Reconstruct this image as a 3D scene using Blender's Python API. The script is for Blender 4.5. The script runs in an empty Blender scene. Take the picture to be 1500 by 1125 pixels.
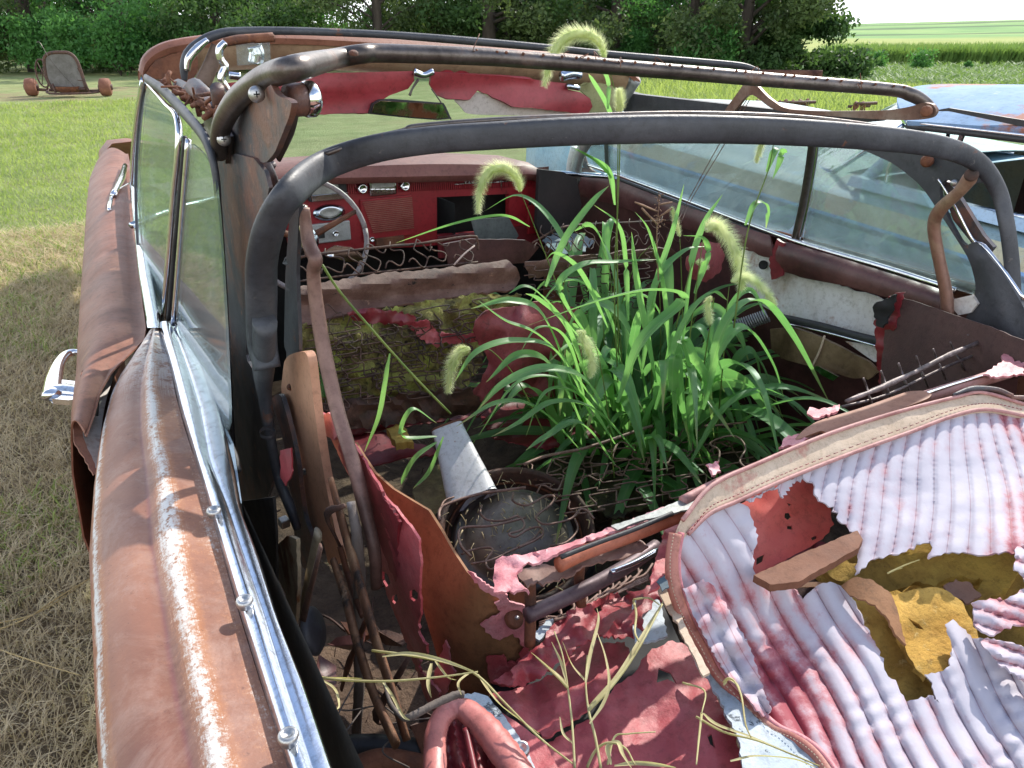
import bpy, math, random
import numpy as np
from mathutils import Vector, Matrix
from mathutils.geometry import delaunay_2d_cdt
from mathutils import noise as mnoise
random.seed(7); rng=np.random.default_rng(7)
S=bpy.context.scene; COL=S.collection
# ---------------------------------------------------------------- camera model (metres; +Y = nose of the car, +X = its right side)
F_,HOR,YAW,CH=1180.0,40.0,29.0,1.55
_p=math.atan((562.5-HOR)/F_); _a=math.radians(YAW)
FW=np.array([math.sin(_a)*math.cos(_p),math.cos(_a)*math.cos(_p),-math.sin(_p)])
RT=np.array([math.cos(_a),-math.sin(_a),0.0]); UP=np.cross(RT,FW); CP=np.array([0,0,CH])
HF=np.array([math.sin(_a),math.cos(_a)]); HR=np.array([math.cos(_a),-math.sin(_a)])
def ray(x,y): return FW+RT*(x-750)/F_+UP*(562.5-y)/F_
def tval(x,y,k,v):
    r=ray(x,y)
    if k=='Z': return (v-CH)/r[2]
    if k=='X': return v/r[0]
    if k=='Y': return v/r[1]
    return v
def P(x,y,k,v): return CP+ray(x,y)*tval(x,y,k,v)
def PP(k,v,*pts): return [P(x,y,k,v) for x,y in pts]
def far(D,px,z=0.0):
    l=(px-750)/1290.0*D; q=HF*D+HR*l
    return np.array([q[0],q[1],z])
# ---------------------------------------------------------------- mesh helpers
class MB:
    def __init__(s): s.v=[];s.f=[];s.uv=None;s.n=0
    def add(s,V,Fc):
        V=np.asarray(V,float).reshape(-1,3); s.v.append(V)
        s.f.extend([tuple(i+s.n for i in f) for f in Fc]); s.n+=len(V); return s
    def build(s,name,m,parent=None,smooth=True,uv=None,thick=0,off=-1,sub=0,bevel=0):
        me=bpy.data.meshes.new(name)
        V=np.concatenate(s.v) if s.v else np.zeros((0,3))
        me.from_pydata(V.tolist(),[],s.f); 
        if smooth: me.polygons.foreach_set('use_smooth',[True]*len(me.polygons))
        if uv is not None:
            l=me.uv_layers.new(name='UVMap'); idx=np.zeros(len(me.loops),int); me.loops.foreach_get('vertex_index',idx)
            l.data.foreach_set('uv',np.asarray(uv,float)[idx].ravel())
        me.materials.append(m); me.update()
        o=bpy.data.objects.new(name,me); COL.objects.link(o)
        if bevel:
            b=o.modifiers.new('b','BEVEL'); b.width=bevel; b.segments=2; b.limit_method='ANGLE'
        if sub:
            b=o.modifiers.new('s','SUBSURF'); b.levels=sub; b.render_levels=sub
        if thick:
            b=o.modifiers.new('t','SOLIDIFY'); b.thickness=thick; b.offset=off
            b=o.modifiers.new('e','EDGE_SPLIT'); b.split_angle=math.radians(52)
        if parent is not None: adopt(o,parent)
        return o
def adopt(o,parent):
    o.parent=parent
    if parent.type=='EMPTY': o.location=-Vector(parent.location)
def empty(name,loc,label,cat,group=None):
    o=bpy.data.objects.new(name,None); COL.objects.link(o); o.location=Vector([float(c) for c in loc]); o.empty_display_size=.1
    tag(o,label,cat,group); return o
def tag(o,label=None,cat=None,group=None,kind=None):
    if label:o['label']=label
    if cat:o['category']=cat
    if group:o['group']=group
    if kind:o['kind']=kind
    return o
def crom(pts,n=6):
    p=[np.asarray(q,float) for q in pts]
    if len(p)<3: return [p[0]+(p[-1]-p[0])*i/n for i in range(n+1)]
    q=[2*p[0]-p[1]]+p+[2*p[-1]-p[-2]]; out=[]
    for i in range(1,len(q)-2):
        for j in range(n):
            t=j/n; a,b,c,d=q[i-1:i+3]
            out.append(.5*((2*b)+(c-a)*t+(2*a-5*b+4*c-d)*t*t+(3*b-a-3*c+d)*t**3))
    out.append(p[-1]); return out
def interp(vals,n):
    vals=np.atleast_1d(np.asarray(vals,float))
    if len(vals)==1: return np.full(n,vals[0])
    return np.interp(np.linspace(0,1,n),np.linspace(0,1,len(vals)),vals)
def tube(mb,pts,r,seg=10,n=6,flat=1.0,nrm=None,cap=True,wob=0,sup=1.0):
    c=np.array(crom(pts,n) if n else pts); N=len(c); R=interp(r,N); FL=interp(flat,N)
    T=np.gradient(c,axis=0); T/=np.linalg.norm(T,axis=1)[:,None]+1e-12
    u=np.array(nrm,float) if nrm is not None else (np.array([0,0,1.]) if abs(T[0][2])<.9 else np.array([1.,0,0]))
    V=[]
    an=np.linspace(0,2*math.pi,seg,endpoint=False); ca=np.sign(np.cos(an))*np.abs(np.cos(an))**sup; sa=np.sign(np.sin(an))*np.abs(np.sin(an))**sup
    for i in range(N):
        u=u-T[i]*u.dot(T[i]); u/=np.linalg.norm(u)+1e-12; w=np.cross(T[i],u)
        rr=R[i]*(1+wob*(rng.random(seg)-.5)) if wob else R[i]
        V.append(c[i]+(np.outer(ca*rr,u)+np.outer(sa*rr*FL[i],w)))
    Fc=[(i*seg+j,i*seg+(j+1)%seg,(i+1)*seg+(j+1)%seg,(i+1)*seg+j) for i in range(N-1) for j in range(seg)]
    if cap: Fc+=[tuple(range(seg))[::-1],tuple((N-1)*seg+j for j in range(seg))]
    mb.add(np.concatenate(V),Fc); return mb
def boxm(mb,c,s,M=None):
    x,y,z=[k/2 for k in s]
    V=np.array([(-x,-y,-z),(x,-y,-z),(x,y,-z),(-x,y,-z),(-x,-y,z),(x,-y,z),(x,y,z),(-x,y,z)])
    if M is not None: V=V@np.array(M.to_3x3()).T
    mb.add(V+np.asarray(c,float),[(0,3,2,1),(4,5,6,7),(0,1,5,4),(1,2,6,5),(2,3,7,6),(3,0,4,7)]); return mb
def basis(n,up=(0,0,1)):
    n=np.array(n,float); n=n/np.linalg.norm(n); u=np.cross(up,n)
    if np.linalg.norm(u)<1e-4:u=np.array([1.,0,0])
    u/=np.linalg.norm(u); return u,np.cross(n,u),n
def lathe(mb,c,axis,prof,seg=32,sq=1.0):
    u,w,n=basis(axis); V=[];N=len(prof)
    for r,h in prof:
        for k in range(seg):
            a=2*math.pi*k/seg; V.append(np.asarray(c)+u*r*math.cos(a)+w*r*sq*math.sin(a)+n*h)
    mb.add(V,[(i*seg+k,i*seg+(k+1)%seg,(i+1)*seg+(k+1)%seg,(i+1)*seg+k) for i in range(N-1) for k in range(seg)]); return mb
def loft(mb,rows,closed=False):
    rows=[np.asarray(r,float) for r in rows]; n=len(rows[0]); base=mb.n
    Fc=[(i*n+j,i*n+j+1,(i+1)*n+j+1,(i+1)*n+j) for i in range(len(rows)-1) for j in range(n-1)]
    mb.add(np.concatenate(rows),Fc); return mb
def nz(p,s=1.0,seed=0.0):
    return mnoise.noise(Vector((p[0]*s+seed,p[1]*s-seed*.7,(p[2] if len(p)>2 else 0)*s+seed*.3)))
# ---- thin-plate interpolation of inverse depth over picture coordinates: gives smooth real surfaces through measured anchor points
class Surf:
    def __init__(s,anc,lam=1e-4):
        a=np.array([(x/500.,y/500.) for x,y,k,v in anc]); b=np.array([1/tval(x,y,k,v) for x,y,k,v in anc]); n=len(a)
        Pm=np.c_[np.ones(n),a]; s.a=a
        if n<=4: s.w=None; s.c=np.linalg.lstsq(Pm,b,rcond=None)[0]; return
        K=s.U(np.linalg.norm(a[:,None]-a[None],axis=2))+lam*np.eye(n)
        A=np.zeros((n+3,n+3)); A[:n,:n]=K;A[:n,n:]=Pm;A[n:,:n]=Pm.T
        q=np.linalg.solve(A,np.r_[b,0,0,0]); s.w=q[:n]; s.c=q[n:]
    @staticmethod
    def U(r): return np.where(r>1e-9,r*r*np.log(r+1e-12),0)
    def it(s,x,y):
        q=np.array([x/500.,y/500.]); v=s.c[0]+s.c[1]*q[0]+s.c[2]*q[1]
        if s.w is not None: v+=s.w@s.U(np.linalg.norm(s.a-q,axis=1))
        return v
    def __call__(s,x,y,d=0): return CP+ray(x,y)*(1/s.it(x,y)-d)
def inpoly(x,y,poly):
    c=False;n=len(poly);j=n-1
    for i in range(n):
        xi,yi=poly[i][:2];xj,yj=poly[j][:2]
        if (yi>y)!=(yj>y) and x<(xj-xi)*(y-yi)/(yj-yi)+xi: c=not c
        j=i
    return c
def jagged(poly,jag,step,closed=True):
    out=[]; n=len(poly)
    for i in range(n):
        a=np.array(poly[i][:2],float); b=np.array(poly[(i+1)%n][:2],float); L=np.linalg.norm(b-a); k=max(1,int(L/step)); nn=np.array([-(b-a)[1],(b-a)[0]])/(L+1e-9)
        j=jag if len(poly[i])<3 else poly[i][2]
        for q in range(k):
            t=q/k; d=0 if q==0 else j*(rng.random()-.5)*1.6
            out.append(tuple(a+(b-a)*t+nn*d))
    return out
def patch(name,poly,surf,m,parent,step=12,jag=0,holes=(),disp=None,thick=.002,smooth=True,uvf=None,estep=None,smoothcurve=False):
    """sheet whose outline is poly (picture coordinates; optional third value = raggedness of that edge) lying on surf"""
    if not isinstance(surf,Surf): surf=Surf(surf)
    es=estep or step*.7
    if jag==0 and len(poly)>=10 and all(len(p)==2 for p in poly):
        for _ in range(2):
            q=[]
            for i in range(len(poly)):
                a=np.array(poly[i],float);b=np.array(poly[(i+1)%len(poly)],float); q+=[tuple(a*.82+b*.18),tuple(a*.18+b*.82)]
            poly=q
    pl=jagged(poly,jag,es); hs=[jagged(h,jag,es) for h in holes]
    pts=list(pl); edges=[(i,(i+1)%len(pl)) for i in range(len(pl))]
    for h in hs:
        b=len(pts); pts+=h; edges+=[(b+i,b+(i+1)%len(h)) for i in range(len(h))]
    xs=[p[0] for p in pl]; ys=[p[1] for p in pl]
    y=min(ys)+step*.5;row=0
    bp=np.array(pts)
    while y<max(ys):
        x=min(xs)+step*(.5 if row%2 else .0)
        while x<max(xs):
            if inpoly(x,y,pl) and not any(inpoly(x,y,h) for h in hs) and np.min(np.abs(bp-[x,y]).sum(1))>es*.5: pts.append((x,y))
            x+=step
        y+=step*.87; row+=1
    r=delaunay_2d_cdt([Vector(p) for p in pts],edges,[],0,1e-5)
    vs=[tuple(v) for v in r[0]]; fs=[]
    for f in r[2]:
        cx=sum(vs[i][0] for i in f)/len(f); cy=sum(vs[i][1] for i in f)/len(f)
        if inpoly(cx,cy,pl) and not any(inpoly(cx,cy,h) for h in hs): fs.append(tuple(f))
    V=[surf(x,y,disp(x,y) if disp else 0) for x,y in vs]
    # orient to the camera
    out=[]
    for f in fs:
        a,b,c=[np.array(V[i]) for i in f[:3]]
        out.append(f if np.cross(b-a,c-a).dot(CP-a)>0 else f[::-1])
    uv=[uvf(x,y) if uvf else (x/1000.,y/1000.) for x,y in vs]
    used=sorted({i for f in out for i in f}); mp={u:i for i,u in enumerate(used)}
    mb=MB().add([V[i] for i in used],[tuple(mp[i] for i in f) for f in out])
    return mb.build(name,m,parent,smooth=smooth,uv=[uv[i] for i in used],thick=thick)
def pbar(mb,surfk,v,pts,r,**k): return tube(mb,[P(x,y,surfk,v) for x,y in pts],r,**k)
def sinu(mb,a,b,nrm,amp,n,r=.0018,jit=.15):
    """one zig-zag (sinuous) upholstery spring from a to b, loops lying across nrm"""
    a=np.asarray(a,float);b=np.asarray(b,float);d=b-a;L=np.linalg.norm(d);d/=L;s=np.cross(nrm,d);s/=np.linalg.norm(s);pts=[]
    for i in range(n*8+1):
        t=i/8.; ph=t*math.pi
        al=L*(i/(n*8.))+ .30*L/n*math.sin(2*ph)
        ac=amp*math.cos(ph)*(1+jit*nz((i*.07,a[0]*9,a[1]*9),1,3)); ac=max(-amp*.92,min(amp*.92,ac*1.1))
        pts.append(a+d*al+s*ac+np.asarray(nrm)*.006*nz((i*.1,a[0]*5,b[1]*7),1,9))
    return tube(mb,pts,r,seg=6,n=0)
# ---------------------------------------------------------------- materials
def _nt(name):
    m=bpy.data.materials.new(name); m.use_nodes=True; nt=m.node_tree; nt.nodes.clear(); return m,nt
class NT:
    def __init__(s,name): s.m,s.t=_nt(name); s.out=s.n('ShaderNodeOutputMaterial')
    def n(s,k,**kw):
        nd=s.t.nodes.new(k)
        for a,b in kw.items(): setattr(nd,a,b)
        return nd
    def l(s,a,b): s.t.links.new(a,b)
    def noise(s,co,scale,detail=5,rough=.6,dist=0):
        n=s.n('ShaderNodeTexNoise'); n.inputs['Scale'].default_value=scale;n.inputs['Detail'].default_value=detail;n.inputs['Roughness'].default_value=rough;n.inputs['Distortion'].default_value=dist
        s.l(co,n.inputs['Vector']); return n.outputs['Fac']
    def ramp(s,fac,stops,interp='LINEAR'):
        r=s.n('ShaderNodeValToRGB'); e=r.color_ramp.elements; r.color_ramp.interpolation=interp
        while len(e)>1:e.remove(e[-1])
        for i,(p,c) in enumerate(stops):
            if i==0: el=e[0]; el.position=p
            else: el=e.new(p)
            c=(c,c,c) if isinstance(c,(int,float)) else c; el.color=(*c,1)
        s.l(fac,r.inputs[0]); return r.outputs[0]
    def mix(s,f,a,b,mode='MIX'):
        m=s.n('ShaderNodeMix',data_type='RGBA',blend_type=mode)
        for sock,v in ((m.inputs[0],f),(m.inputs[6],a),(m.inputs[7],b)):
            if isinstance(v,(int,float)): sock.default_value=v
            elif isinstance(v,tuple): sock.default_value=(*v,1)
            else: s.l(v,sock)
        return m.outputs[2]
    def math(s,op,a,b=None,c=None):
        m=s.n('ShaderNodeMath',operation=op)
        for i,v in enumerate((a,b,c)):
            if v is None: continue
            if isinstance(v,(int,float)): m.inputs[i].default_value=v
            else: s.l(v,m.inputs[i])
        return m.outputs[0]
    def coords(s,stretch=None,kind='Object'):
        c=s.n('ShaderNodeTexCoord').outputs[kind]
        if stretch:
            mp=s.n('ShaderNodeMapping'); mp.inputs['Scale'].default_value=stretch; s.l(c,mp.inputs['Vector']); return mp.outputs[0]
        return c
    def bsdf(s,col,rough=.6,metal=0,bump=None,bs=.3,bd=.002,spec=.5,**kw):
        b=s.n('ShaderNodeBsdfPrincipled')
        for nme,v in (('Base Color',col),('Roughness',rough),('Metallic',metal)):
            if isinstance(v,(int,float)): b.inputs[nme].default_value=v
            elif isinstance(v,tuple): b.inputs[nme].default_value=(*v,1)
            else: s.l(v,b.inputs[nme])
        b.inputs['Specular IOR Level'].default_value=spec
        for k,v in kw.items(): b.inputs[k.replace('_',' ')].default_value=v
        if bump is not None:
            bp=s.n('ShaderNodeBump'); bp.inputs['Strength'].default_value=bs; bp.inputs['Distance'].default_value=bd; s.l(bump,bp.inputs['Height']); s.l(bp.outputs[0],b.inputs['Normal'])
        return b.outputs[0]
    def done(s,sh): s.l(sh,s.out.inputs[0]); return s.m
def mat(name,cols,scale=8,rough=.6,metal=0,bump=.3,bscale=90,spots=(),stretch=None,bd=.002,dist=.3,rvar=.15,spec=.5,**kw):
    T=NT(name); co=T.coords(stretch); n1=T.noise(co,scale,8,.65,dist)
    if not isinstance(cols,list): cols=[cols]
    if len(cols)==1: cols=[tuple(c*.8 for c in cols[0]),cols[0],tuple(min(1,c*1.15) for c in cols[0])]
    k=len(cols); c=T.ramp(n1,[(.3+.4*i/(k-1),q) for i,q in enumerate(cols)])
    c=T.mix(1.0,c,T.ramp(T.noise(co,scale*7+20,7,.8),[(.32,(.62,.60,.58)),(.5,(.98,.97,.96)),(.7,(1.0,1.0,1.0))]),'MULTIPLY')
    r=T.math('MULTIPLY_ADD',T.noise(co,scale*2.3,4),rvar*2,rough-rvar)
    b=T.noise(co,bscale,6,.7)
    for (sc,ss,th,sf,*mr) in spots:
        f=T.ramp(T.noise(co,ss,8,.7,.2),[(th,0.),(min(1,th+sf),1.)]); c=T.mix(f,c,sc)
        b=T.math('ADD',b,T.math('MULTIPLY',f,.35 if not mr else mr[0]))
        if metal: metal=T.math('MULTIPLY',T.math('SUBTRACT',1.0,f),metal) ; r=T.math('MAXIMUM',r,T.math('MULTIPLY',f,.7))
    return T.done(T.bsdf(c,r,metal,b,bump,bd,spec,**kw))
RUST=(.16,.055,.025);DRUST=(.055,.028,.02);ORUST=(.33,.13,.045)
m_rustpaint=mat('oxidised_paint',[(.16,.062,.038),(.25,.105,.066),(.31,.14,.09)],5,.55,0,.4,160,[((.12,.04,.025),70,.63,.05),((.46,.22,.12),14,.62,.2),((.10,.035,.02),160,.66,.03)],spec=.35)
m_rust=mat('rust',[DRUST,RUST,(.24,.10,.05)],14,.75,0,.8,120,[(ORUST,22,.6,.15)])
m_drust=mat('dark_rust',[(.03,.02,.017),(.085,.042,.03),(.15,.07,.045)],18,.7,0,.8,140,[((.2,.09,.05),30,.62,.1)])
m_rustwhite=mat('rusted_white_paint',[(.42,.36,.30),(.62,.60,.58),(.70,.70,.71)],6,.55,0,.4,90,[((.30,.12,.04),9,.56,.1),((.12,.05,.03),16,.66,.05)])
m_cream=mat('rusty_cream_paint',[(.52,.40,.24),(.68,.58,.42)],7,.55,0,.4,90,[((.28,.10,.03),11,.53,.08),((.10,.04,.02),22,.66,.05)],stretch=(1,1,.5))
m_black=mat('weathered_black_paint',[(.022,.024,.029),(.045,.048,.057),(.085,.088,.098)],5,.5,0,.5,90,[((.14,.06,.035),14,.63,.05,-.5),((.22,.21,.20),150,.70,.03),((.10,.09,.085),40,.64,.05)])
m_blackrust=mat('black_paint_with_rust',[(.02,.021,.026),(.055,.055,.065),(.09,.085,.09)],7,.5,0,.7,110,[((.17,.075,.05),6,.46,.14),((.30,.15,.09),22,.60,.08),((.03,.02,.018),30,.66,.05)])
m_steel=mat('worn_bow_steel',[(.06,.05,.045),(.13,.11,.10),(.20,.18,.17)],9,.36,.75,.3,120,[((.13,.06,.035),9,.56,.15)])
m_chrome=mat('weathered_chrome',[(.46,.51,.58),(.62,.67,.76)],6,.16,1.0,.12,60,[((.42,.40,.36),26,.68,.12)],rvar=.07)  # blue tint puts the sky's reflection into the chrome colour
m_bright=mat('bright_chrome',[(.70,.71,.73),(.8,.8,.82)],6,.1,1.0,.05,60,rvar=.04)
m_zinc=mat('zinc_screw',[(.35,.35,.34),(.6,.6,.6)],60,.35,.9,.2,200)
m_tan=mat('tan_primer_bracket',[(.50,.25,.15),(.60,.33,.21)],8,.5,0,.25,150,[((.20,.08,.04),70,.69,.04),((.40,.18,.10),14,.62,.2)])
m_redv=mat('faded_red_vinyl',[(.30,.035,.045),(.42,.075,.085),(.55,.17,.18)],7,.5,0,.5,60,[((.60,.30,.32),9,.62,.2)],bd=.004)
m_dredv=mat('dark_red_vinyl',[(.10,.008,.012),(.19,.018,.026),(.27,.04,.05)],6,.45,0,.3,60)
m_red=mat('red_dashboard_paint',[(.24,.010,.018),(.34,.02,.03)],6,.38,0,.15,200,[((.10,.01,.012),14,.65,.1)])
m_pinkv=mat('pink_vinyl_scrap',[(.42,.09,.11),(.58,.22,.24),(.68,.38,.40)],12,.5,0,.5,70,bd=.004)
m_maroon=mat('brown_padded_vinyl',[(.045,.016,.016),(.09,.032,.03),(.14,.06,.055)],8,.42,0,.4,100)
m_padtop=mat('sun_bleached_pad',[(.20,.07,.065),(.32,.13,.11)],6,.55,0,.3,100)
m_board=mat('brown_fibreboard',[(.16,.075,.03),(.26,.12,.05),(.34,.17,.075)],6,.8,0,.5,160,[((.08,.03,.015),20,.66,.1)])
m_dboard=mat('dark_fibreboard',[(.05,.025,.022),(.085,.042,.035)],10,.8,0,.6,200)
m_foam=mat('yellow_foam',[(.40,.20,.03),(.64,.38,.08),(.76,.50,.14)],9,.95,0,1.0,90,[((.80,.60,.25),30,.60,.12),((.30,.14,.03),16,.64,.08)],bd=.004)
m_dfoam=mat('mossy_foam',[(.20,.13,.03),(.50,.32,.07),(.74,.54,.12)],6,.95,0,.8,120,[((.50,.50,.08),4,.62,.15),((.10,.06,.03),22,.63,.08)],bd=.004)
m_satin=mat('satin_sill_steel',[(.22,.30,.38),(.36,.46,.55)],7,.35,.5,.2,80,[((.30,.22,.16),20,.66,.1)])
m_bind=mat('beige_canvas_binding',[(.50,.38,.27),(.62,.50,.38)],16,.85,0,.5,300,[((.42,.12,.10),11,.60,.12)],stretch=(1,1,1))
m_moss=mat('moss_and_rotten_padding',[(.10,.07,.04),(.30,.26,.08),(.50,.56,.11)],13,.95,0,1.0,70,[((.34,.30,.18),35,.62,.1),((.03,.02,.015),19,.56,.1)],bd=.01)
m_dirt=mat('floor_dirt',[(.05,.03,.022),(.12,.075,.05),(.20,.13,.085)],16,.95,0,1.0,80,[((.05,.07,.02),8,.6,.15)],bd=.01)
m_rubber=mat('black_rubber',[(.012,.012,.013),(.03,.03,.032)],12,.55,0,.3,120)
m_hub=mat('dull_hubcap',[(.06,.05,.042),(.16,.13,.11),(.28,.24,.20)],5,.38,.3,.2,60,[((.10,.05,.03),12,.58,.15)])
m_white=mat('chipped_white_enamel',[(.55,.55,.58),(.66,.67,.70)],7,.4,0,.2,120,[((.28,.11,.05),45,.64,.03),((.3,.13,.06),9,.68,.1)])
m_peel=mat('peeling_pale_blue_paint',[(.34,.42,.48),(.55,.60,.64)],9,.6,0,.5,100,[((.07,.09,.11),26,.60,.02,-1.),((.30,.12,.08),12,.64,.04,-1.)],bd=.003)
m_tank=mat('rusted_tank',[(.10,.045,.03),(.2,.09,.055)],2,.8,0,.5,30)
m_tyre=mat('rust_red_hub',[(.14,.05,.03),(.28,.12,.07)],6,.8,0,.4,30)
m_gravely=mat('grey_mesh',[(.10,.09,.08),(.19,.18,.17)],6,.8,0,.4,80)
m_bark=mat('bark',[(.035,.026,.02),(.09,.07,.055)],4,.95,0,1,14,stretch=(2,2,.5),bd=.03)
m_wood=mat('weathered_stick',[(.09,.07,.06),(.17,.14,.12)],14,.85,0,.7,120,[((.34,.32,.31),9,.58,.08)],stretch=(1,1,.3))
m_gauge=mat('gauge_face',[(.25,.25,.24),(.42,.42,.40)],40,.4,.3,.1,50)
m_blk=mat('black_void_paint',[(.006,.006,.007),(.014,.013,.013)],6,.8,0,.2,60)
def m_leafmake(name,c1,c2,tr=.45,rough=.4,spec=.5,scale=3,vein=False):
    T=NT(name); co=T.coords(); n=T.noise(co,scale,3); oi=T.n('ShaderNodeObjectInfo').outputs['Random']
    c=T.mix(T.ramp(n,[(.35,0.),(.65,1.)]),c1,c2)
    if vein:
        sx=T.n('ShaderNodeSeparateXYZ'); T.l(T.n('ShaderNodeUVMap').outputs[0],sx.inputs[0]); u=sx.outputs[0]
        rib=T.ramp(T.math('ABSOLUTE',T.math('SUBTRACT',u,.5)),[(.0,.75),(.05,.0)]); st=T.math('MULTIPLY_ADD',T.math('SINE',T.math('MULTIPLY',u,95.)),.10,.5)
        c=T.mix(rib,c,(.32,.42,.20)); c=T.mix(T.ramp(st,[(.4,.22),(.6,0.)]),c,(.03,.09,.03)); c=T.mix(T.ramp(T.noise(co,55,5,.7),[(.60,0.),(.70,.5)]),c,(.24,.30,.10)); c=T.mix(T.ramp(T.math('ADD',sx.outputs[1],T.math('MULTIPLY',T.math('SUBTRACT',n,.5),.5)),[(.90,0.),(1.05,.8)]),c,(.45,.38,.16))
    b=T.bsdf(c,rough,0,T.noise(co,scale*40,2),.15,.001,spec)
    tl=T.n('ShaderNodeBsdfTranslucent'); cc=T.mix(.5,c,tuple(min(1,q*1.7) for q in (c2[0]*1.1,c2[1]*1.15,c2[2]*.6)))
    T.l(cc,tl.inputs[0]); mx=T.n('ShaderNodeMixShader'); mx.inputs[0].default_value=tr; T.l(b,mx.inputs[1]); T.l(tl.outputs[0],mx.inputs[2]); return T.done(mx.outputs[0])
m_blade=m_leafmake('grass_leaf',(.11,.27,.10),(.21,.42,.15),.5,.42,.55,7,True)
m_seed=m_leafmake('foxtail_bristles',(.60,.70,.36),(.82,.86,.58),.5,.6,.3,30)
m_stem=m_leafmake('grass_stem',(.10,.17,.04),(.2,.26,.07),.3,.5,.4,20)
m_straw=m_leafmake('dead_straw',(.44,.33,.20),(.72,.59,.39),.3,.7,.3,12)
m_straw2=m_leafmake('pale_dead_stalk',(.42,.36,.17),(.60,.55,.30),.3,.6,.3,18)
m_lawn=m_leafmake('lawn_blades',(.17,.25,.065),(.36,.43,.14),.4,.6,.3,1.3)
m_treeleaf=m_leafmake('tree_leaves',(.03,.07,.022),(.08,.15,.045),.35,.6,.3,.6)
m_oliveleaf=m_leafmake('olive_tree_leaves',(.05,.08,.03),(.12,.17,.06),.35,.6,.3,.6)
m_bushleaf=m_leafmake('shrub_leaves',(.04,.13,.035),(.11,.26,.07),.4,.6,.3,.9)
m_cornleaf=m_leafmake('corn_leaves',(.09,.17,.04),(.20,.30,.08),.3,.6,.3,.3)
def m_glassmake(name,tint,dirt,dcol,dscale=7,streak=(1,1,1),rough=.02):
    T=NT(name); co=T.coords(streak)
    tr=T.n('ShaderNodeBsdfTransparent'); tr.inputs[0].default_value=(*tint,1)
    gl=T.n('ShaderNodeBsdfGlossy'); gl.inputs['Roughness'].default_value=rough
    fr=T.n('ShaderNodeFresnel'); fr.inputs[0].default_value=1.5
    a=T.n('ShaderNodeMixShader'); T.l(T.math('MULTIPLY',fr.outputs[0],.75),a.inputs[0]); T.l(tr.outputs[0],a.inputs[1]); T.l(gl.outputs[0],a.inputs[2])
    df=T.n('ShaderNodeBsdfDiffuse'); df.inputs[0].default_value=(*dcol,1)
    f=T.ramp(T.noise(co,dscale,9,.75,.4),[(.25,dirt*.25),(.5,dirt*.6),(.8,min(1,dirt*1.8))])
    f2=T.ramp(T.noise(co,dscale*30,3,.7),[(.62,0.),(.72,dirt*.7)]); ff=T.mix(1.0,f,f2,'ADD')
    b=T.n('ShaderNodeMixShader'); T.l(ff,b.inputs[0]); T.l(a.outputs[0],b.inputs[1]); T.l(df.outputs[0],b.inputs[2]); return T.done(b.outputs[0])
m_glass=m_glassmake('dusty_side_glass',(.88,.95,.94),.085,(.62,.74,.76))
m_wind=m_glassmake('dusty_windshield',(.82,.94,.90),.16,(.62,.78,.66))
m_tint=m_glassmake('green_tinted_glass',(.80,.92,.89),.16,(.50,.64,.64))
m_clearglass=m_glassmake('clear_plastic',(.9,.95,.95),.2,(.6,.65,.65),20)
def m_mirror():
    T=NT('mirror_glass'); co=T.coords(); f=T.ramp(T.noise(co,14,6),[(.38,0.),(.55,1.)])  # rusty red-brown mottle also paints the cabin's reflection into the glass
    return T.done(T.bsdf(T.mix(f,(.60,.52,.45),(.34,.14,.09)),T.math('MULTIPLY_ADD',f,.5,.05),1.0))
m_mir=m_mirror()
# ================================================================= setting
prD=[0,18,24,40,60,95,150,250,400,600,900,1200,2500]; prZ=[0,0,-.05,-.75,-1.5,-2.66,-2.2,-2.2,-2.2,1.3,4.6,2,0]
def sm(x): x=max(0,min(1,x)); return x*x*(3-2*x)
def terr(D,th):   # th = bearing right of the view direction
    w=sm((th-.18)/.16) if th>-1 else 0
    far_=sm((D-60)/120)
    w=max(w,far_*(1 if abs(th)<1.4 else 0)*sm((D-60)/200))
    z=float(np.interp(D,prD,prZ))*w
    if D>350: z+= (D-350)/550*2.2*(th-.36)*9*sm((D-350)/300)*(1 if abs(th)<1.5 else 0)*(1 if D<1300 else 0)
    if 3<D<60: z+=.02*nz((D*.4,th*9),1,4)
    return z
def terr_xy(x,y):
    q=np.array([x,y]); f=q@HF; r=q@HR; return terr(math.hypot(f,r),math.atan2(r,f))
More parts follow.
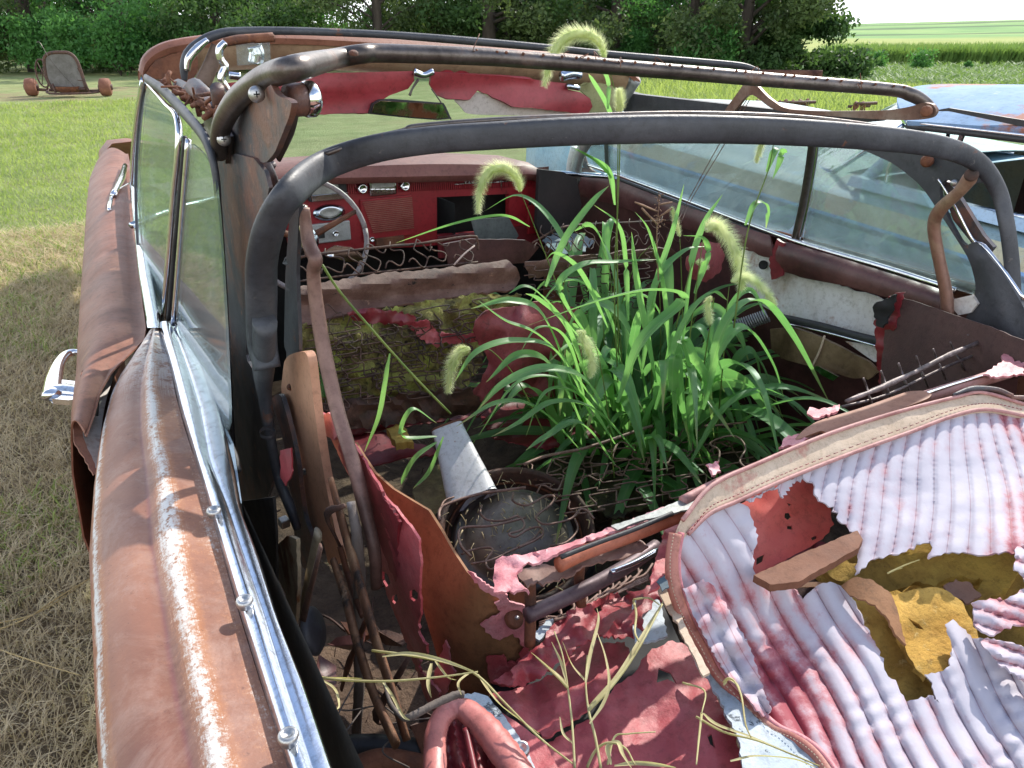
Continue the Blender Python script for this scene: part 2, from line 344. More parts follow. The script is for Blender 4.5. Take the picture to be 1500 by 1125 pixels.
def mk_ground():
    Ds=[0,.6,1.2,2,3,4,5,6.5,8,10,12,15,18,21,24,28,33,40,48,60,75,95,110,130,150,190,250,320,400,450,500,560,600,660,740,820,900,1000,1200,1500,2000,2500]
    ths=list(np.linspace(-.8,.9,110))+list(np.linspace(.9,2*math.pi-.8,60))[1:-1]
    V=[];Fc=[];n=len(ths)
    for D in Ds:
        for t in ths:
            tt=t if t<math.pi else t-2*math.pi
            q=HF*D*math.cos(t)+HR*D*math.sin(t); V.append((q[0],q[1],terr(D,tt)))
    for i in range(len(Ds)-1):
        for j in range(n):
            k=(j+1)%n; Fc.append((i*n+j,i*n+k,(i+1)*n+k,(i+1)*n+j))
    T=NT('ground_cover'); co=T.coords()
    sp=T.n('ShaderNodeSeparateXYZ'); T.l(co,sp.inputs[0])
    X,Y=sp.outputs[0],sp.outputs[1]
    # distance along the view bearing for the farm fields
    D=T.math('ADD',T.math('MULTIPLY',X,float(HF[0])),T.math('MULTIPLY',Y,float(HF[1])))
    Rr=T.math('ADD',T.math('MULTIPLY',X,float(HR[0])),T.math('MULTIPLY',Y,float(HR[1])))
    g=T.ramp(T.noise(co,1.6,9,.7),[(.3,(.17,.22,.075)),(.5,(.28,.33,.13)),(.7,(.40,.43,.20))])
    g=T.mix(T.ramp(T.noise(co,.45,6,.7),[(.45,0.),(.65,.6)]),g,(.36,.32,.16))
    straw=T.ramp(T.noise(co,14,9,.75),[(.3,(.17,.12,.07)),(.5,(.32,.24,.15)),(.7,(.48,.38,.25))])
    nn=T.math('MULTIPLY',T.math('SUBTRACT',T.noise(co,1.3,5),.5),1.8)
    box=T.ramp(T.math('ADD',Y,nn),[(0,0.)]); 
    yy=T.math('ADD',Y,nn)
    dead=T.math('MULTIPLY',T.math('LESS_THAN',yy,6.9),T.math('GREATER_THAN',yy,-9.0))
    xx=T.math('MULTIPLY',T.math('GREATER_THAN',T.math('ADD',X,nn),-3.2),T.math('LESS_THAN',T.math('ADD',X,nn),6.5))
    c=T.mix(T.math('MULTIPLY',dead,xx),g,straw)
    dirtp=T.math('MULTIPLY',T.math('MULTIPLY',T.math('GREATER_THAN',yy,19.),T.math('LESS_THAN',yy,27.)),T.math('LESS_THAN',T.math('ADD',X,nn),7.0))
    c=T.mix(T.math('MULTIPLY',dirtp,T.ramp(T.noise(co,.9,5),[(.45,0.),(.6,.7)])),c,(.34,.25,.15))
    # soy rows
    wv=T.n('ShaderNodeTexWave'); wv.inputs['Scale'].default_value=.35; wv.inputs['Distortion'].default_value=2; T.l(co,wv.inputs['Vector'])
    soy=T.mix(T.ramp(T.noise(co,.8,8,.7),[(.35,0.),(.65,1.)]),(.05,.13,.035),(.13,.26,.07))
    soy=T.mix(T.ramp(wv.outputs['Fac'],[(0.,.35),(.5,0.)]),soy,(.04,.08,.02))
    fsoy=T.math('MULTIPLY',T.math('GREATER_THAN',T.math('ADD',D,T.math('MULTIPLY',nn,1.4)),26.),T.math('GREATER_THAN',Rr,9.))
    c=T.mix(fsoy,c,soy)
    yel=T.ramp(T.noise(co,.03,8,.7),[(.3,(.17,.25,.06)),(.5,(.30,.33,.09)),(.7,(.23,.30,.08))])
    c=T.mix(T.math('GREATER_THAN',D,108.),c,yel)
    hill=T.ramp(T.noise(co,.012,8,.65,.6),[(.35,(.11,.24,.07)),(.5,(.17,.30,.09)),(.65,(.25,.35,.11))])
    dd=T.math('ADD',D,T.math('MULTIPLY',T.math('SUBTRACT',T.noise(co,.004,3),.5),160.))
    dd=T.math('ADD',dd,T.math('MULTIPLY',Rr,-.12))
    c=T.mix(T.ramp(T.math('MULTIPLY',dd,.001),[(.30,0.),(.33,1.)]),c,hill)
    # terraces: dark contour strips
    for a,b_ in ((.36,.375),(.47,.50),(.60,.64),(.72,.76),(.85,.89)):
        c=T.mix(T.ramp(T.math('MULTIPLY',dd,.001),[(a-.004,0.),(a,.75),(b_,.75),(b_+.004,0.)]),c,(.045,.085,.035))
    m=T.done(T.bsdf(c,.95,0,T.noise(co,30,8,.8),1.0,.05,.2))
    o=MB().add(V,Fc).build('ground',m); tag(o,'mown farmyard grass with dead straw beside the car and fields rising beyond',kind='structure')
mk_ground()
def blades(name,n,sampler,m,label,h=(.03,.08),w=(.0015,.003),lean=.6,cat='grass',curl=.5,seg=2):
    pos=np.array([sampler() for _ in range(n)]); 
    z=np.array([terr_xy(a,b) if (a*a+b*b>300) else 0.0 for a,b,_ in pos]); sc=pos[:,2]
    H=(h[0]+(h[1]-h[0])*rng.random(n)**1.5)*sc; W=(w[0]+(w[1]-w[0])*rng.random(n))*sc
    A=rng.random(n)*2*math.pi; L=H*lean*(.3+rng.random(n)*1.2)
    dx,dy=np.cos(A),np.sin(A); B=A+math.pi/2+rng.normal(0,.4,n); wx,wy=np.cos(B)*W,np.sin(B)*W
    V=np.zeros((n,5,3)); bx,by=pos[:,0],pos[:,1]
    V[:,0]=np.c_[bx-wx,by-wy,z-.003];V[:,1]=np.c_[bx+wx,by+wy,z-.003]
    V[:,2]=np.c_[bx+dx*L*.35+wx*.8,by+dy*L*.35+wy*.8,z+H*.6];V[:,3]=np.c_[bx+dx*L*.35-wx*.8,by+dy*L*.35-wy*.8,z+H*.6]
    V[:,4]=np.c_[bx+dx*L,by+dy*L,z+H*(1-.3*curl*rng.random(n))]
    me=bpy.data.meshes.new(name); me.vertices.add(n*5); me.vertices.foreach_set('co',V.ravel())
    base=(np.arange(n)*5)[:,None]; lv=np.concatenate([base+[0,1,2,3],base+[3,2,4]],axis=1).ravel()
    me.loops.add(n*7); me.loops.foreach_set('vertex_index',lv); me.polygons.add(n*2)
    ls=np.stack([np.arange(n)*7,np.arange(n)*7+4],1).ravel(); me.polygons.foreach_set('loop_start',ls)
    me.update(calc_edges=True); me.validate(); me.materials.append(m)
    o=bpy.data.objects.new(name,me); COL.objects.link(o); tag(o,label,cat,kind='stuff'); return o
def s_straw():
    while True:
        y=1.0+6.6*rng.random()**1.25; x=-1.5+1.75*rng.random()
        if x<-.02+.02*y+ (0 if y<6 else .5) and x>-.35-.12*y: return x,y,.8+y*.16
blades('dead_grass',46000,s_straw,m_straw,'brown dead straw grass lying in the shade left of the car',(.015,.055),(.0009,.0019),1.9)
def s_weedlow():
    while True:
        x,y,s=s_straw()
        if nz((x,y),1.6,5)>.22 or y>5.9: return x,y,s
blades('green_weed_sprigs',5200,s_weedlow,m_lawn,'green sprigs coming up through the dead straw',(.02,.06),(.0012,.003),1.2)
def s_lawn():
    while True:
        y=5.6+16*rng.random()**1.4; x=-.42*y*.5+.62*y*rng.random()*.6-.3
        if y<6.8 and rng.random()<.4: continue
        return x,y,.7+y*.12
blades('lawn',60000,s_lawn,m_lawn,'sunlit green mown lawn left of the car',(.012,.036),(.0012,.003),1.3)
def s_rlawn():
    D=9+17*rng.random(); px=880+620*rng.random(); q=far(D,px); return q[0],q[1],.7+D*.12
blades('lawn',26000,s_rlawn,m_lawn,'bright rough grass behind the car towards the crop field',(.03,.11),(.002,.004),.8)
# crops
def s_corn():
    D=98+16*rng.random()**1.6; px=1212+420*rng.random(); q=far(D,px); return q[0],q[1],1.
blades('corn_field',22000,s_corn,m_cornleaf,'tall band of dark green corn across the valley',(1.5,2.6),(.06,.13),.35,'corn')
def s_soy():
    D=26+68*rng.random()**1.2; px=1205+420*rng.random(); q=far(D,px); return q[0],q[1],.6+D*.02
blades('soybean_field',30000,s_soy,m_cornleaf,'low even green soybean rows behind the blue car',(.15,.4),(.03,.07),1.2,'crop')
# ---- foliage cards: many small leaves as one mesh
def leafcloud(centers,n,size,m,name,parent=None,squash=.8,shell=.45):
    C=np.array([c[:3] for c in centers]); R=np.array([c[3] for c in centers]); pr=R**2/np.sum(R**2)
    idx=rng.choice(len(C),n,p=pr); d=rng.normal(size=(n,3)); d/=np.linalg.norm(d,axis=1)[:,None]
    rad=R[idx]*(shell+(1-shell)*rng.random(n)**.6)*(1+.25*rng.normal(size=n)*.6); pos=C[idx]+d*rad[:,None]*[1,1,squash]
    s=size*(.5+rng.random(n)); a=rng.normal(size=(n,3)); a/=np.linalg.norm(a,axis=1)[:,None]; b=np.cross(a,rng.normal(size=(n,3))); b/=np.linalg.norm(b,axis=1)[:,None]
    V=np.stack([pos-a*s[:,None],pos+b*s[:,None]*.5,pos+a*s[:,None],pos-b*s[:,None]*.5],1)
    me=bpy.data.meshes.new(name); me.vertices.add(n*4); me.vertices.foreach_set('co',V.ravel()); me.loops.add(n*4); me.loops.foreach_set('vertex_index',np.arange(n*4))
    me.polygons.add(n); me.polygons.foreach_set('loop_start',np.arange(n)*4); me.update(calc_edges=True); me.materials.append(m)
    o=bpy.data.objects.new(name,me); COL.objects.link(o)
    if parent is not None: adopt(o,parent)
    return o
def make_tree(loc,h,kind,label,group,seed,lowest=1.2,dens=9000,tr=.22,spread=2.2):
    global rng; keep=rng; rng=np.random.default_rng(seed)
    loc=np.array(loc,float); root=empty('cedar_tree' if kind==0 else 'hackberry_tree',loc,label,'tree',group)
    mb=MB(); k=5; tp=[loc+[0.12*nz((i,seed),1,1)*i,.12*nz((i,seed),1,7)*i,h*i/(k-1)-.1] for i in range(k)]
    tube(mb,tp,[tr*1.25,tr,tr*.75,tr*.45,.04],9,4,wob=.15); cs=[]
    nb=22
    for i in range(nb):
        z=lowest+(h-lowest)*(i/nb)**1.7; az=rng.random()*6.28; L=spread*(1-.65*(z/h))*(.6+.6*rng.random())
        b=loc+[0,0,z-.1]; up=.15 if kind==0 else .6
        e=b+[math.cos(az)*L,math.sin(az)*L,L*(up-.3*rng.random())]; mid=(b+e)/2+[0,0,.12*L]
        tube(mb,[b,mid,e],[tr*.32,tr*.2,.02],5,3)
        for t in (.55,.8,1.0):
            q=b+(e-b)*t; cs.append((q[0],q[1],q[2]+.1,L*(.26 if t<1 else .34)))
        q=b+(e-b)*.6+rng.normal(size=3)*.35*L*[1,1,.4]; cs.append((q[0],q[1],q[2]-.25,L*.25))
    mb.build('trunk',m_bark,root); leafcloud(cs,dens,.075 if kind else .085,(m_treeleaf,m_oliveleaf,m_treeleaf)[seed%3] if kind==0 else (m_bushleaf,m_oliveleaf)[seed%2],'crown',root,.75,.1); rng=keep; return root
G='trees in the windbreak behind the car'
trees=[(40,33,0),(112,37,0),(178,34,1),(250,38,0),(318,33,0),(368,36,0),(438,38,1),(552,33,1),(636,37,0),(716,33,0),(742,34,0),(800,37,0),(905,34,0),(960,38,0),(1015,34,1),(1092,31,1),(1150,32,0),(470,60,0),(860,48,1),(590,52,0),(20,46,0),(75,42,1),(145,46,0),(215,44,0),(290,48,0),(345,44,1),(440,60,0),(680,45,0),(760,48,0),(840,44,0),(930,46,0),(990,44,1),(1060,42,0),(1120,40,0)]
desc=['leftmost dark cedar of the windbreak, partly behind shrubs','dark cedar second from the left in the windbreak','leafy tree behind the shrubs above the old tractor','dark cedar left of the car roof corner','cedar just right of the roof corner of the rusty car','thick dark cedar trunk above the left end of the top bows','leafy tree left of the bright sky gap','forked open tree standing in the bright sky gap','slender cedar right of the bright sky gap','thick bare cedar trunk behind the middle of the top bow','twin cedar trunk close beside the thickest bare trunk','thin straight cedar left of the tall seed head','dark cedar trunk right of the tall seed head','back row cedar behind the leafy trees on the right','leafy green tree left of the last leafy tree','big bright leafy tree near the right end of the windbreak','rightmost cedar of the windbreak with ragged side branches','distant tree low behind the bright sky gap','distant leafy tree far back between cedar trunks','small distant tree seen through the forked tree']+[q+' in the back row of the windbreak' for q in ('leftmost dark tree','leafy tree behind the tractor','tree above the right tractor wheel','tree above the tallest shrub','tree above the chrome latch rod','leafy tree above the left bow bend','dark tree left of the sky gap','dark tree right of the sky gap','tree behind the twin trunks','tree behind the tall seed head','tree right of the tall seed head','leafy tree left of the big bright tree','dark tree behind the big bright tree','dark tree behind the rightmost cedar')]
for i,(px,D,k) in enumerate(trees):
    last=i in (15,16)
    make_tree(far(D,px,-.05 if i<15 else terr(D,math.atan((px-750)/1290))),8.+(i%4)*.8 if not last else 5.5,k,desc[i],G,100+i,.5 if last or i>19 else (.8 if i in (0,1,3,4,11,12) else 1.4),26000 if last else (9000 if i>19 else 12500),(.26,.17,.2,.24,.16,.28)[i%6],(2.3 if i==16 else 2.9) if last else 3.0)
def shrub(px,D,r,h,label,group,seed,m=m_bushleaf,n=3000,size=.07,name='shrub'):
    global rng; keep=rng; rng=np.random.default_rng(seed)
    b=far(D,px,terr(D,math.atan((px-750)/1290))); root=empty(name,b,label,'shrub',group); mb=MB(); cs=[]
    for i in range(9):
        a=rng.random()*6.28; rr=r*rng.random()*.8; t=b+[math.cos(a)*rr,math.sin(a)*rr,h*(.45+.45*rng.random())]
        tube(mb,[b,(b+t)/2+[0,0,.1*h],t],[.02,.012,.005],5,3); cs.append((*t,r*.42)); cs.append((t[0],t[1],t[2]*.5+b[2]*.5,r*.4))
    mb.build('stem',m_bark,root); leafcloud(cs,n,size,m,'foliage',root,.8,.1); rng=keep
SG='shrubs in front of the windbreak'
for i,(px,D,r,h,lb) in enumerate([(-30,31,1.6,2.6,'leftmost bushy shrub behind the old tractor'),(45,31,1.5,2.3,'bushy shrub directly behind the tractor radiator'),(105,31,1.3,1.9,'low bright shrub right of the tractor radiator'),(165,30,1.5,2.6,'broad leafy shrub above the grass left of the car'),(215,31,1.6,2.4,'tall bright shrub near the car roof corner'),(275,31,1.4,1.7,'low shrub seen over the roof corner'),(370,33,1.4,1.7,'small shrub under the dark cedar trunk'),(465,34,1.1,1.0,'shrub low in the bright gap between trunks'),(590,34,1.0,1.0,'shrub behind the front top bow centre'),(700,34,1.2,1.1,'low shrub at the thick bare trunks'),(830,34,1.2,1.2,'shrub behind the tall arching seed head'),(930,33,1.3,1.4,'shrub below the right leafy trees'),(1040,30,1.5,1.7,'dense low shrub under the big leafy tree')]):
    shrub(px,D,r,h,lb,SG,300+i,n=3600)
for i,(px,D,lb) in enumerate([(1267,78,'first small bush on the left before the corn'),(1291,80,'second small bush just right of the first before the corn'),(1360,74,'larger round bush alone in the green field'),(1430,84,'rightmost tiny pale bush in the green field')]):
    shrub(px,D,1.3 if i<3 else .6,1.7 if i<3 else .8,lb,'small bushes in the field',340+i,n=1500,size=.12,name='field_shrub')
# ================================================================= old tractor front, rusty tank, cultivators
def farm(px,D): return far(D,px,terr(D,math.atan((px-750)/1290)))
def old_tractor():
    b=farm(80,20.8); M=lambda r,u,f=0: b+np.array([HR[0]*r+HF[0]*f,HR[1]*r+HF[1]*f,u])
    root=empty('derelict_tractor_front',b,'rusty old wheeled tractor frame with an upright radiator on the lawn','tractor')
    # rounded radiator shell
    pr=[(-.36,.18),(-.44,.42),(-.42,.78),(-.36,.92),(-.2,.99),(.1,1.0),(.24,.97),(.36,.84),(.42,.55),(.46,.18)]
    mb=MB(); tube(mb,[M(r,u) for r,u in pr],.04,8,4); tube(mb,[M(-.36,.2),M(.46,.18)],.045,8,2); mb.build('radiator_shell',m_drust,root)
    mb=MB(); n=len(pr); V=[M(r*.97,u*.97,-.01) for r,u in pr]+[M(r*.97,u*.97,.08) for r,u in pr]
    mb.add(V,[tuple(range(n)),tuple(range(n,2*n))[::-1]]+[(i,(i+1)%n,n+(i+1)%n,n+i) for i in range(n)]); mb.build('radiator_core',m_gravely,root,smooth=False)
    mb=MB(); lathe(mb,M(.02,.12,.03),(0,0,1),[(.3,.12),(.28,.02),(.12,-.06),(.02,-.08)],14); mb.build('lower_tank',m_rust,root)
    mb=MB(); tube(mb,[M(-.95,.16,.2),M(0,.12,.1),M(.85,.13,.15)],.035,8,3); tube(mb,[M(-.6,.16,.3),M(-.3,.1,-.3),M(.6,.1,-.3),M(.8,.12,.1)],.025,7,3); mb.build('axle_frame',m_drust,root)
    for r,f,l in ((-.98,.2,'wheel'),(.86,.15,'wheel')):
        mb=MB(); ax=(HR[0]*.95+HF[0]*.3,HR[1]*.95+HF[1]*.3,0)
        lathe(mb,M(r,.21,f),ax,[(.05,-.12),(.15,-.13),(.2,-.1),(.21,0),(.2,.1),(.15,.13),(.05,.12)],20); w=mb.build('wheel',m_tyre,root)
        mb=MB(); lathe(mb,M(r,.21,f),ax,[(.0,-.16),(.06,-.16),(.07,.16),(0,.16)],12); mb.build('hub',m_drust,w)
    mb=MB(); ang=np.linspace(0,2*math.pi,25); tube(mb,[M(-.68+.16*math.cos(a),.52+.32*math.sin(a),.3) for a in ang],.02,6,0)
    for a in (0,1.05,2.1): tube(mb,[M(-.68+.16*math.cos(a),.52+.32*math.sin(a),.3),M(-.68-.16*math.cos(a),.52-.32*math.sin(a),.3)],.01,5,2)
    mb.build('steering_wheel',m_drust,root)
    mb=MB(); tube(mb,[M(.52,.1),M(.44,.42),M(.36,.66)],.022,6,3); tube(mb,[M(.46,.36),M(.3,.38)],.016,6,2); mb.build('lever',m_drust,root)
    mb=MB(); tube(mb,[M(.3,.14,-.1),M(-.15,.75,-.12),M(-.36,1.2,-.1),M(-.44,1.22,-.1)],.008,5,3); mb.build('crank_rod',m_steel,root)
    mb=MB(); tube(mb,[M(-.5,.16,0),M(-.36,.5,.05)],.02,6,2); tube(mb,[M(-.2,.1,-.2),M(-.28,.3,-.1)],.025,6,2); mb.build('brace',m_drust,root)
old_tractor()
def tank():
    t=farm(1118,27); e=farm(1214,26.2); g=(t+e)/2; t[2]=.19; e[2]=.21; ax=e-t; L=np.linalg.norm(ax)
    root=empty('rusty_tank',g,'long rusty cylinder tank lying behind the car near the trees','tank')
    mb=MB(); lathe(mb,t,ax,[(0,-.6),(.11,-.6),(.15,-.55),(.15,L-.02),(.16,L),(.13,L+.005),(.12,L-.4),(0,L-.4)],28); mb.build('shell',mat('dark_rusted_tank',[(.05,.022,.018),(.13,.06,.04),(.20,.10,.06)],3,.85,0,.5,30,spec=.2),root)
    for k in (.2,.8):
        c=t+ax*k; mb=MB(); boxm(mb,(c[0],c[1],(c[2]-.14+g[2])/2),(.10,.3,c[2]-.14-g[2])); mb.build('support',m_drust,root,smooth=False)
tank()
def cultiv(px,py0,w,label,seed,hb=.3):
    r=np.random.default_rng(seed); D=1.5*1287/(py0-40)
    b=farm(px,D); root=empty('disc_harrow',b,label,'farm implement','rusty implements on the grass'); M=lambda rr,u,f=0: b+np.array([HR[0]*rr+HF[0]*f,HR[1]*rr+HF[1]*f,u])
    mb=MB(); tube(mb,[M(-w/2,hb*.75),M(w/2,hb*.8)],.03,6,2); tube(mb,[M(-w/2,hb*.5,.3),M(w/2,hb*.55,.3)],.03,6,2); mb.build('beam',m_drust,root)
    n=int(w/.14)
    for i in range(n):
        mb=MB(); c=M(-w/2+.07+i*.14,hb*.5+.03*r.random(),.25*r.random()); lathe(mb,c,(HR[0],HR[1],.2*(r.random()-.5)),[(0,-.01),(.1+.03*r.random(),-.03),(.12,.0),(0,.02)],9); mb.build('disc',m_rust,root,smooth=False)
cultiv(1104,159,1.0,'rusty implement between the tank and the folded side rail',1)
cultiv(1182,158,.72,'small rusty harrow on the grass left of the blue car',2)
cultiv(1287,160,.42,'rusty implement edge against the blue car pillar',3)
# ================================================================= the rusty convertible
car=empty('wrecked_convertible',(1,1.5,0),'rusted out red convertible with bare top bows and weeds growing in its torn interior','car')
def A(k,v,*pts): return [(x,y,k,v) for x,y in pts]
# ---- left quarter panel -------------------------------------------------
def m_panel():
    T=NT('quarter_panel_worn_paint'); uv=T.n('ShaderNodeUVMap').outputs[0]; sp=T.n('ShaderNodeSeparateXYZ'); T.l(uv,sp.inputs[0]); co=T.coords()
    mp=T.n('ShaderNodeMapping'); mp.inputs['Scale'].default_value=(60,9,1); T.l(uv,mp.inputs[0])
    nA=T.noise(mp.outputs[0],1.6,10,.8); nB=T.noise(co,160,4,.75); nC=T.noise(co,7,6,.6)
    u=T.math('ADD',sp.outputs[0],T.math('MULTIPLY',T.math('SUBTRACT',nA,.5),.10)); u=T.math('ADD',u,T.math('MULTIPLY',T.math('SUBTRACT',nB,.5),.06)); u=T.math('ADD',u,T.math('MULTIPLY',T.math('SUBTRACT',nC,.5),.05))
    white=T.ramp(u,[(0.,0.),(.02,0.),(.025,1.),(.055,1.),(.065,0.),(.60,0.),(.625,1.),(.675,1.),(.70,0.)])
    edge=T.ramp(u,[(.0,0.),(.02,.8),(.08,.6),(.11,0.),(.56,0.),(.61,.9),(.71,.9),(.77,0.)])
    v=sp.outputs[1]; base=T.ramp(T.noise(co,5,8,.6),[(.3,(.16,.06,.035)),(.5,(.245,.10,.058)),(.7,(.31,.135,.08))])
    base=T.mix(T.ramp(T.noise(co,60,5,.7),[(.66,0.),(.72,.6)]),base,(.14,.05,.03))
    base=T.mix(T.ramp(T.math('ADD',sp.outputs[0],T.math('MULTIPLY',T.math('SUBTRACT',nC,.5),.06)),[(.46,0.),(.49,.55),(.505,.55),(.53,0.)]),base,(.17,.05,.055))
    base=T.mix(T.math('MULTIPLY',edge,.6),base,(.42,.16,.05))
    # white survives in broken streaks along the crease and the outer edge
    su=T.math('ADD',sp.outputs[0],T.math('MULTIPLY',T.math('SUBTRACT',nC,.5),.07))
    tri=T.ramp(su,[(0.,.30),(.03,1.),(.06,.6),(.12,0.),(.50,.0),(.57,.55),(.645,1.05),(.72,.6),(.80,.18),(.88,.25),(.95,.5),(1.,.4)])
    nF=T.noise(co,130,10,.9); nG=T.noise(co,5,5,.6)
    fv=T.math('ADD',T.math('MULTIPLY',tri,.74),T.math('MULTIPLY',T.math('SUBTRACT',nF,.5),2.1)); fv=T.math('ADD',fv,T.math('MULTIPLY',T.math('SUBTRACT',nA,.5),.75)); fv=T.math('ADD',fv,T.math('MULTIPLY',T.math('SUBTRACT',nG,.5),.9))
    pw=T.ramp(fv,[(.44,0.),(.70,1.)]); halo=T.ramp(fv,[(.22,0.),(.50,.75),(.6,.3)])
    base=T.mix(halo,base,(.40,.17,.07))
    fr=T.ramp(T.math('ADD',v,T.math('MULTIPLY',T.math('SUBTRACT',nA,.5),.30)),[(.82,0.),(.97,.9)]); fr=T.math('MULTIPLY',fr,T.ramp(T.noise(co,26,9,.85),[(.42,0.),(.50,1.)]))
    pw=T.math('MAXIMUM',pw,fr)
    base=T.mix(T.ramp(T.noise(co,120,6,.8),[(.60,0.),(.66,.8)]),base,(.11,.035,.02)); base=T.mix(T.ramp(T.noise(co,12,9,.8),[(.55,0.),(.72,.6)]),base,(.42,.19,.10))
    base=T.mix(T.ramp(T.noise(co,3,7,.7),[(.55,0.),(.68,.45)]),base,(.17,.065,.05))
    base=T.mix(T.ramp(T.noise(co,8,9,.8,.6),[(.5,0.),(.75,.5)]),base,(.46,.33,.27))
    c=T.mix(pw,base,T.mix(T.ramp(T.noise(co,90,4,.7),[(.56,0.),(.64,1.)]),(.66,.63,.58),(.30,.14,.07)))
    return T.done(T.bsdf(c,T.math('MULTIPLY_ADD',nC,.2,.42),0,T.math('ADD',T.noise(co,190,4),T.math('MULTIPLY',pw,.6)),.25,.0015))
MP=m_panel()
rowsq=[(486,226,233),(500,212,238),(520,196,243),(545,178,250),(575,163,256),(620,151,268),(660,145,281),(700,140,297),(800,133,322),(900,138,350),(1000,142,381),(1125,149,422),(1300,158,478),(1500,168,545)]
prof=[(0,-.012),(.03,-.003),(.10,.0),(.25,.004),(.40,.0),(.48,-.005),(.52,-.004),(.60,.004),(.66,.006),(.75,.002),(.9,-.004),(1,-.006)]
V=[];uv=[];ng=len(prof)
pvr=np.array(rowsq,float); ysm=np.concatenate([np.linspace(486,620,14),np.linspace(640,1500,44)])
R3=[]
for y in ysm:
    xo=np.interp(y,pvr[:,0],pvr[:,1]); xi=np.interp(y,pvr[:,0],pvr[:,2]); Lp=P(xo,y,'Z',.935); Rp=P(xi,y,'Z',.965); R3.append((Lp,Rp))
loYs=len(ysm); mb=MB(); rows=[]
for i,(Lp,Rp) in enumerate(R3):
    # side wall down from the outer edge
    vv=1-i/(loYs-1); side=[(-.03,.30),(.03,.42),(-.005,.62),(-.012,.78),(-.008,.88),(-.002,.92)]
    r=[np.array([Lp[0]+dx,Lp[1],z]) for dx,z in side]; uvr=[(-.6,vv),(-.5,vv),(-.35,vv),(-.2,vv),(-.08,vv),(-.02,vv)]
    for u,h in prof:
        q=Lp+(Rp-Lp)*u; q=q+[0,0,h+.012*math.sin(math.pi*u)+.0015*nz((q[0]*3,q[1]*5),3,2)]; r.append(q); uvr.append((u,vv))
    rows.append(r); uv+=uvr
loft(mb,rows); mb.build('quarter_panel',MP,car,uv=uv,thick=.003,off=-1)
# ---- door skin
pd=np.array([(226,150,188),(236,143,190),(262,132,192),(300,128,197),(350,125,200),(400,122,205),(440,119,209),(482,117,215),(500,116,212),(520,115,190),(545,114,165),(575,110,148),(605,107,140),(640,106,128)],float)
rows=[];uv=[];ys=np.linspace(226,640,60)
for i,y in enumerate(ys):
    xo=np.interp(y,pd[:,0],pd[:,1]); xi=np.interp(y,pd[:,0],pd[:,2]); zz=.985+.0004*(480-y) if y<480 else .985
    zo=.935+ (.02 if y<300 else .02*max(0,(480-y)/180)); Lp=P(xo,y,'Z',zo-.035); Rp=P(xi,y,'Z',zo+.01)
    r=[np.array([Lp[0]+dx,Lp[1],z]) for dx,z in ((.02,.3),(.0,.5),(-.02,.7),(-.012,.83))]
    for u in np.linspace(0,1,12): q=Lp+(Rp-Lp)*u; r.append(q+[0,0,.03*math.sin(math.pi*min(1,u*1.1+.0))+.002*nz((q[0]*4,q[1]*4),2,5)])
    rows.append(r)
mb=MB(); loft(mb,rows); door=mb.build('door',m_rustpaint,car,thick=.003)
# front fender nose beyond the door
L0=P(150,226,'Z',.90);R0=P(188,226,'Z',.95); rows=[]
for s in np.linspace(0,1,14):
    y=L0[1]+s*1.2; w=.02*s; dz=-.28*s**2.2
    rows.append([(L0[0]-.02,y,.3),(L0[0]-.03+w,y,.6),(L0[0]+w,y,.90+dz),(L0[0]+.06,y,.955+dz),(L0[0]+.16,y,.96+dz),(L0[0]+.3,y,.93+dz),(L0[0]+.5,y,.90+dz)])
mb=MB(); loft(mb,rows); mb.build('front_fender',m_rustpaint,car,thick=.003)
rows=[]
for s in np.linspace(0,1,14):
    y=3.15+s*2.6; dz=-.30*s**2.4
    rows.append([(x,y,.84+.05*math.cos((x-1)*1.4)+dz) for x in np.linspace(.42,1.62,12)])
mb=MB(); loft(mb,rows); mb.build('hood',mat('pale_hood',[(.30,.22,.17),(.42,.36,.30)],4,.5,0,.2,100),car,thick=.003)  # hood in pale beige, unlike the rust-coloured fenders beside it
mb=MB(); loft(mb,[[(1.6,y,.90-.2*((y-3)/2.7)**3),(1.8,y,.93-.2*((y-3)/2.7)**3),(2.0,y,.90-.2*((y-3)/2.7)**3),(2.06,y,.7),(2.04,y,.3)] for y in np.linspace(2.9,5.7,16)]); mb.build('front_fender',m_rustpaint,car,thick=.003)
mb=MB(); loft(mb,[[(x,y,.8-.03*abs(x-1)) for x in np.linspace(-.0,2.0,9)] for y in np.linspace(-1.6,.02,6)]); mb.build('rear_deck',m_rustpaint,car,thick=.004)
mb=MB(); loft(mb,[[(1.90,y,.98),(1.98,y,.95),(2.05,y,.85),(2.04,y,.3)] for y in np.linspace(-1.6,2.9,20)]); mb.build('quarter_panel',m_rustpaint,car,thick=.003)
# jamb between door and quarter panel
jam=[(212,488),(196,505),(180,527),(163,560),(152,600),(146,650),(141,690),(133,682),(112,640),(118,600),(132,560),(150,530),(165,521),(190,516)]
patch('door_jamb',jam,A('Z',.90,(212,488),(150,530),(118,600))+[(141,690,'Z',.86)],m_rustwhite,car,step=9)
patch('door_jamb',[(128,583),(146,582),(144,608),(124,606)],A('Z',.905,(128,583),(146,582),(124,606)),m_blk,car,step=9)
lip=[(215,484,2),(196,505,2),(165,520,2),(140,550,2),(126,590,2),(121,635,2),(143,690,2),(137,696,2),(108,645,1),(107,600,1),(119,545,1),(150,512,1),(190,500,1)]
patch('door_edge',lip,A('Z',.93,(212,488),(150,530),(108,645))+[(141,690,'Z',.89)],m_rustpaint,door,step=8)
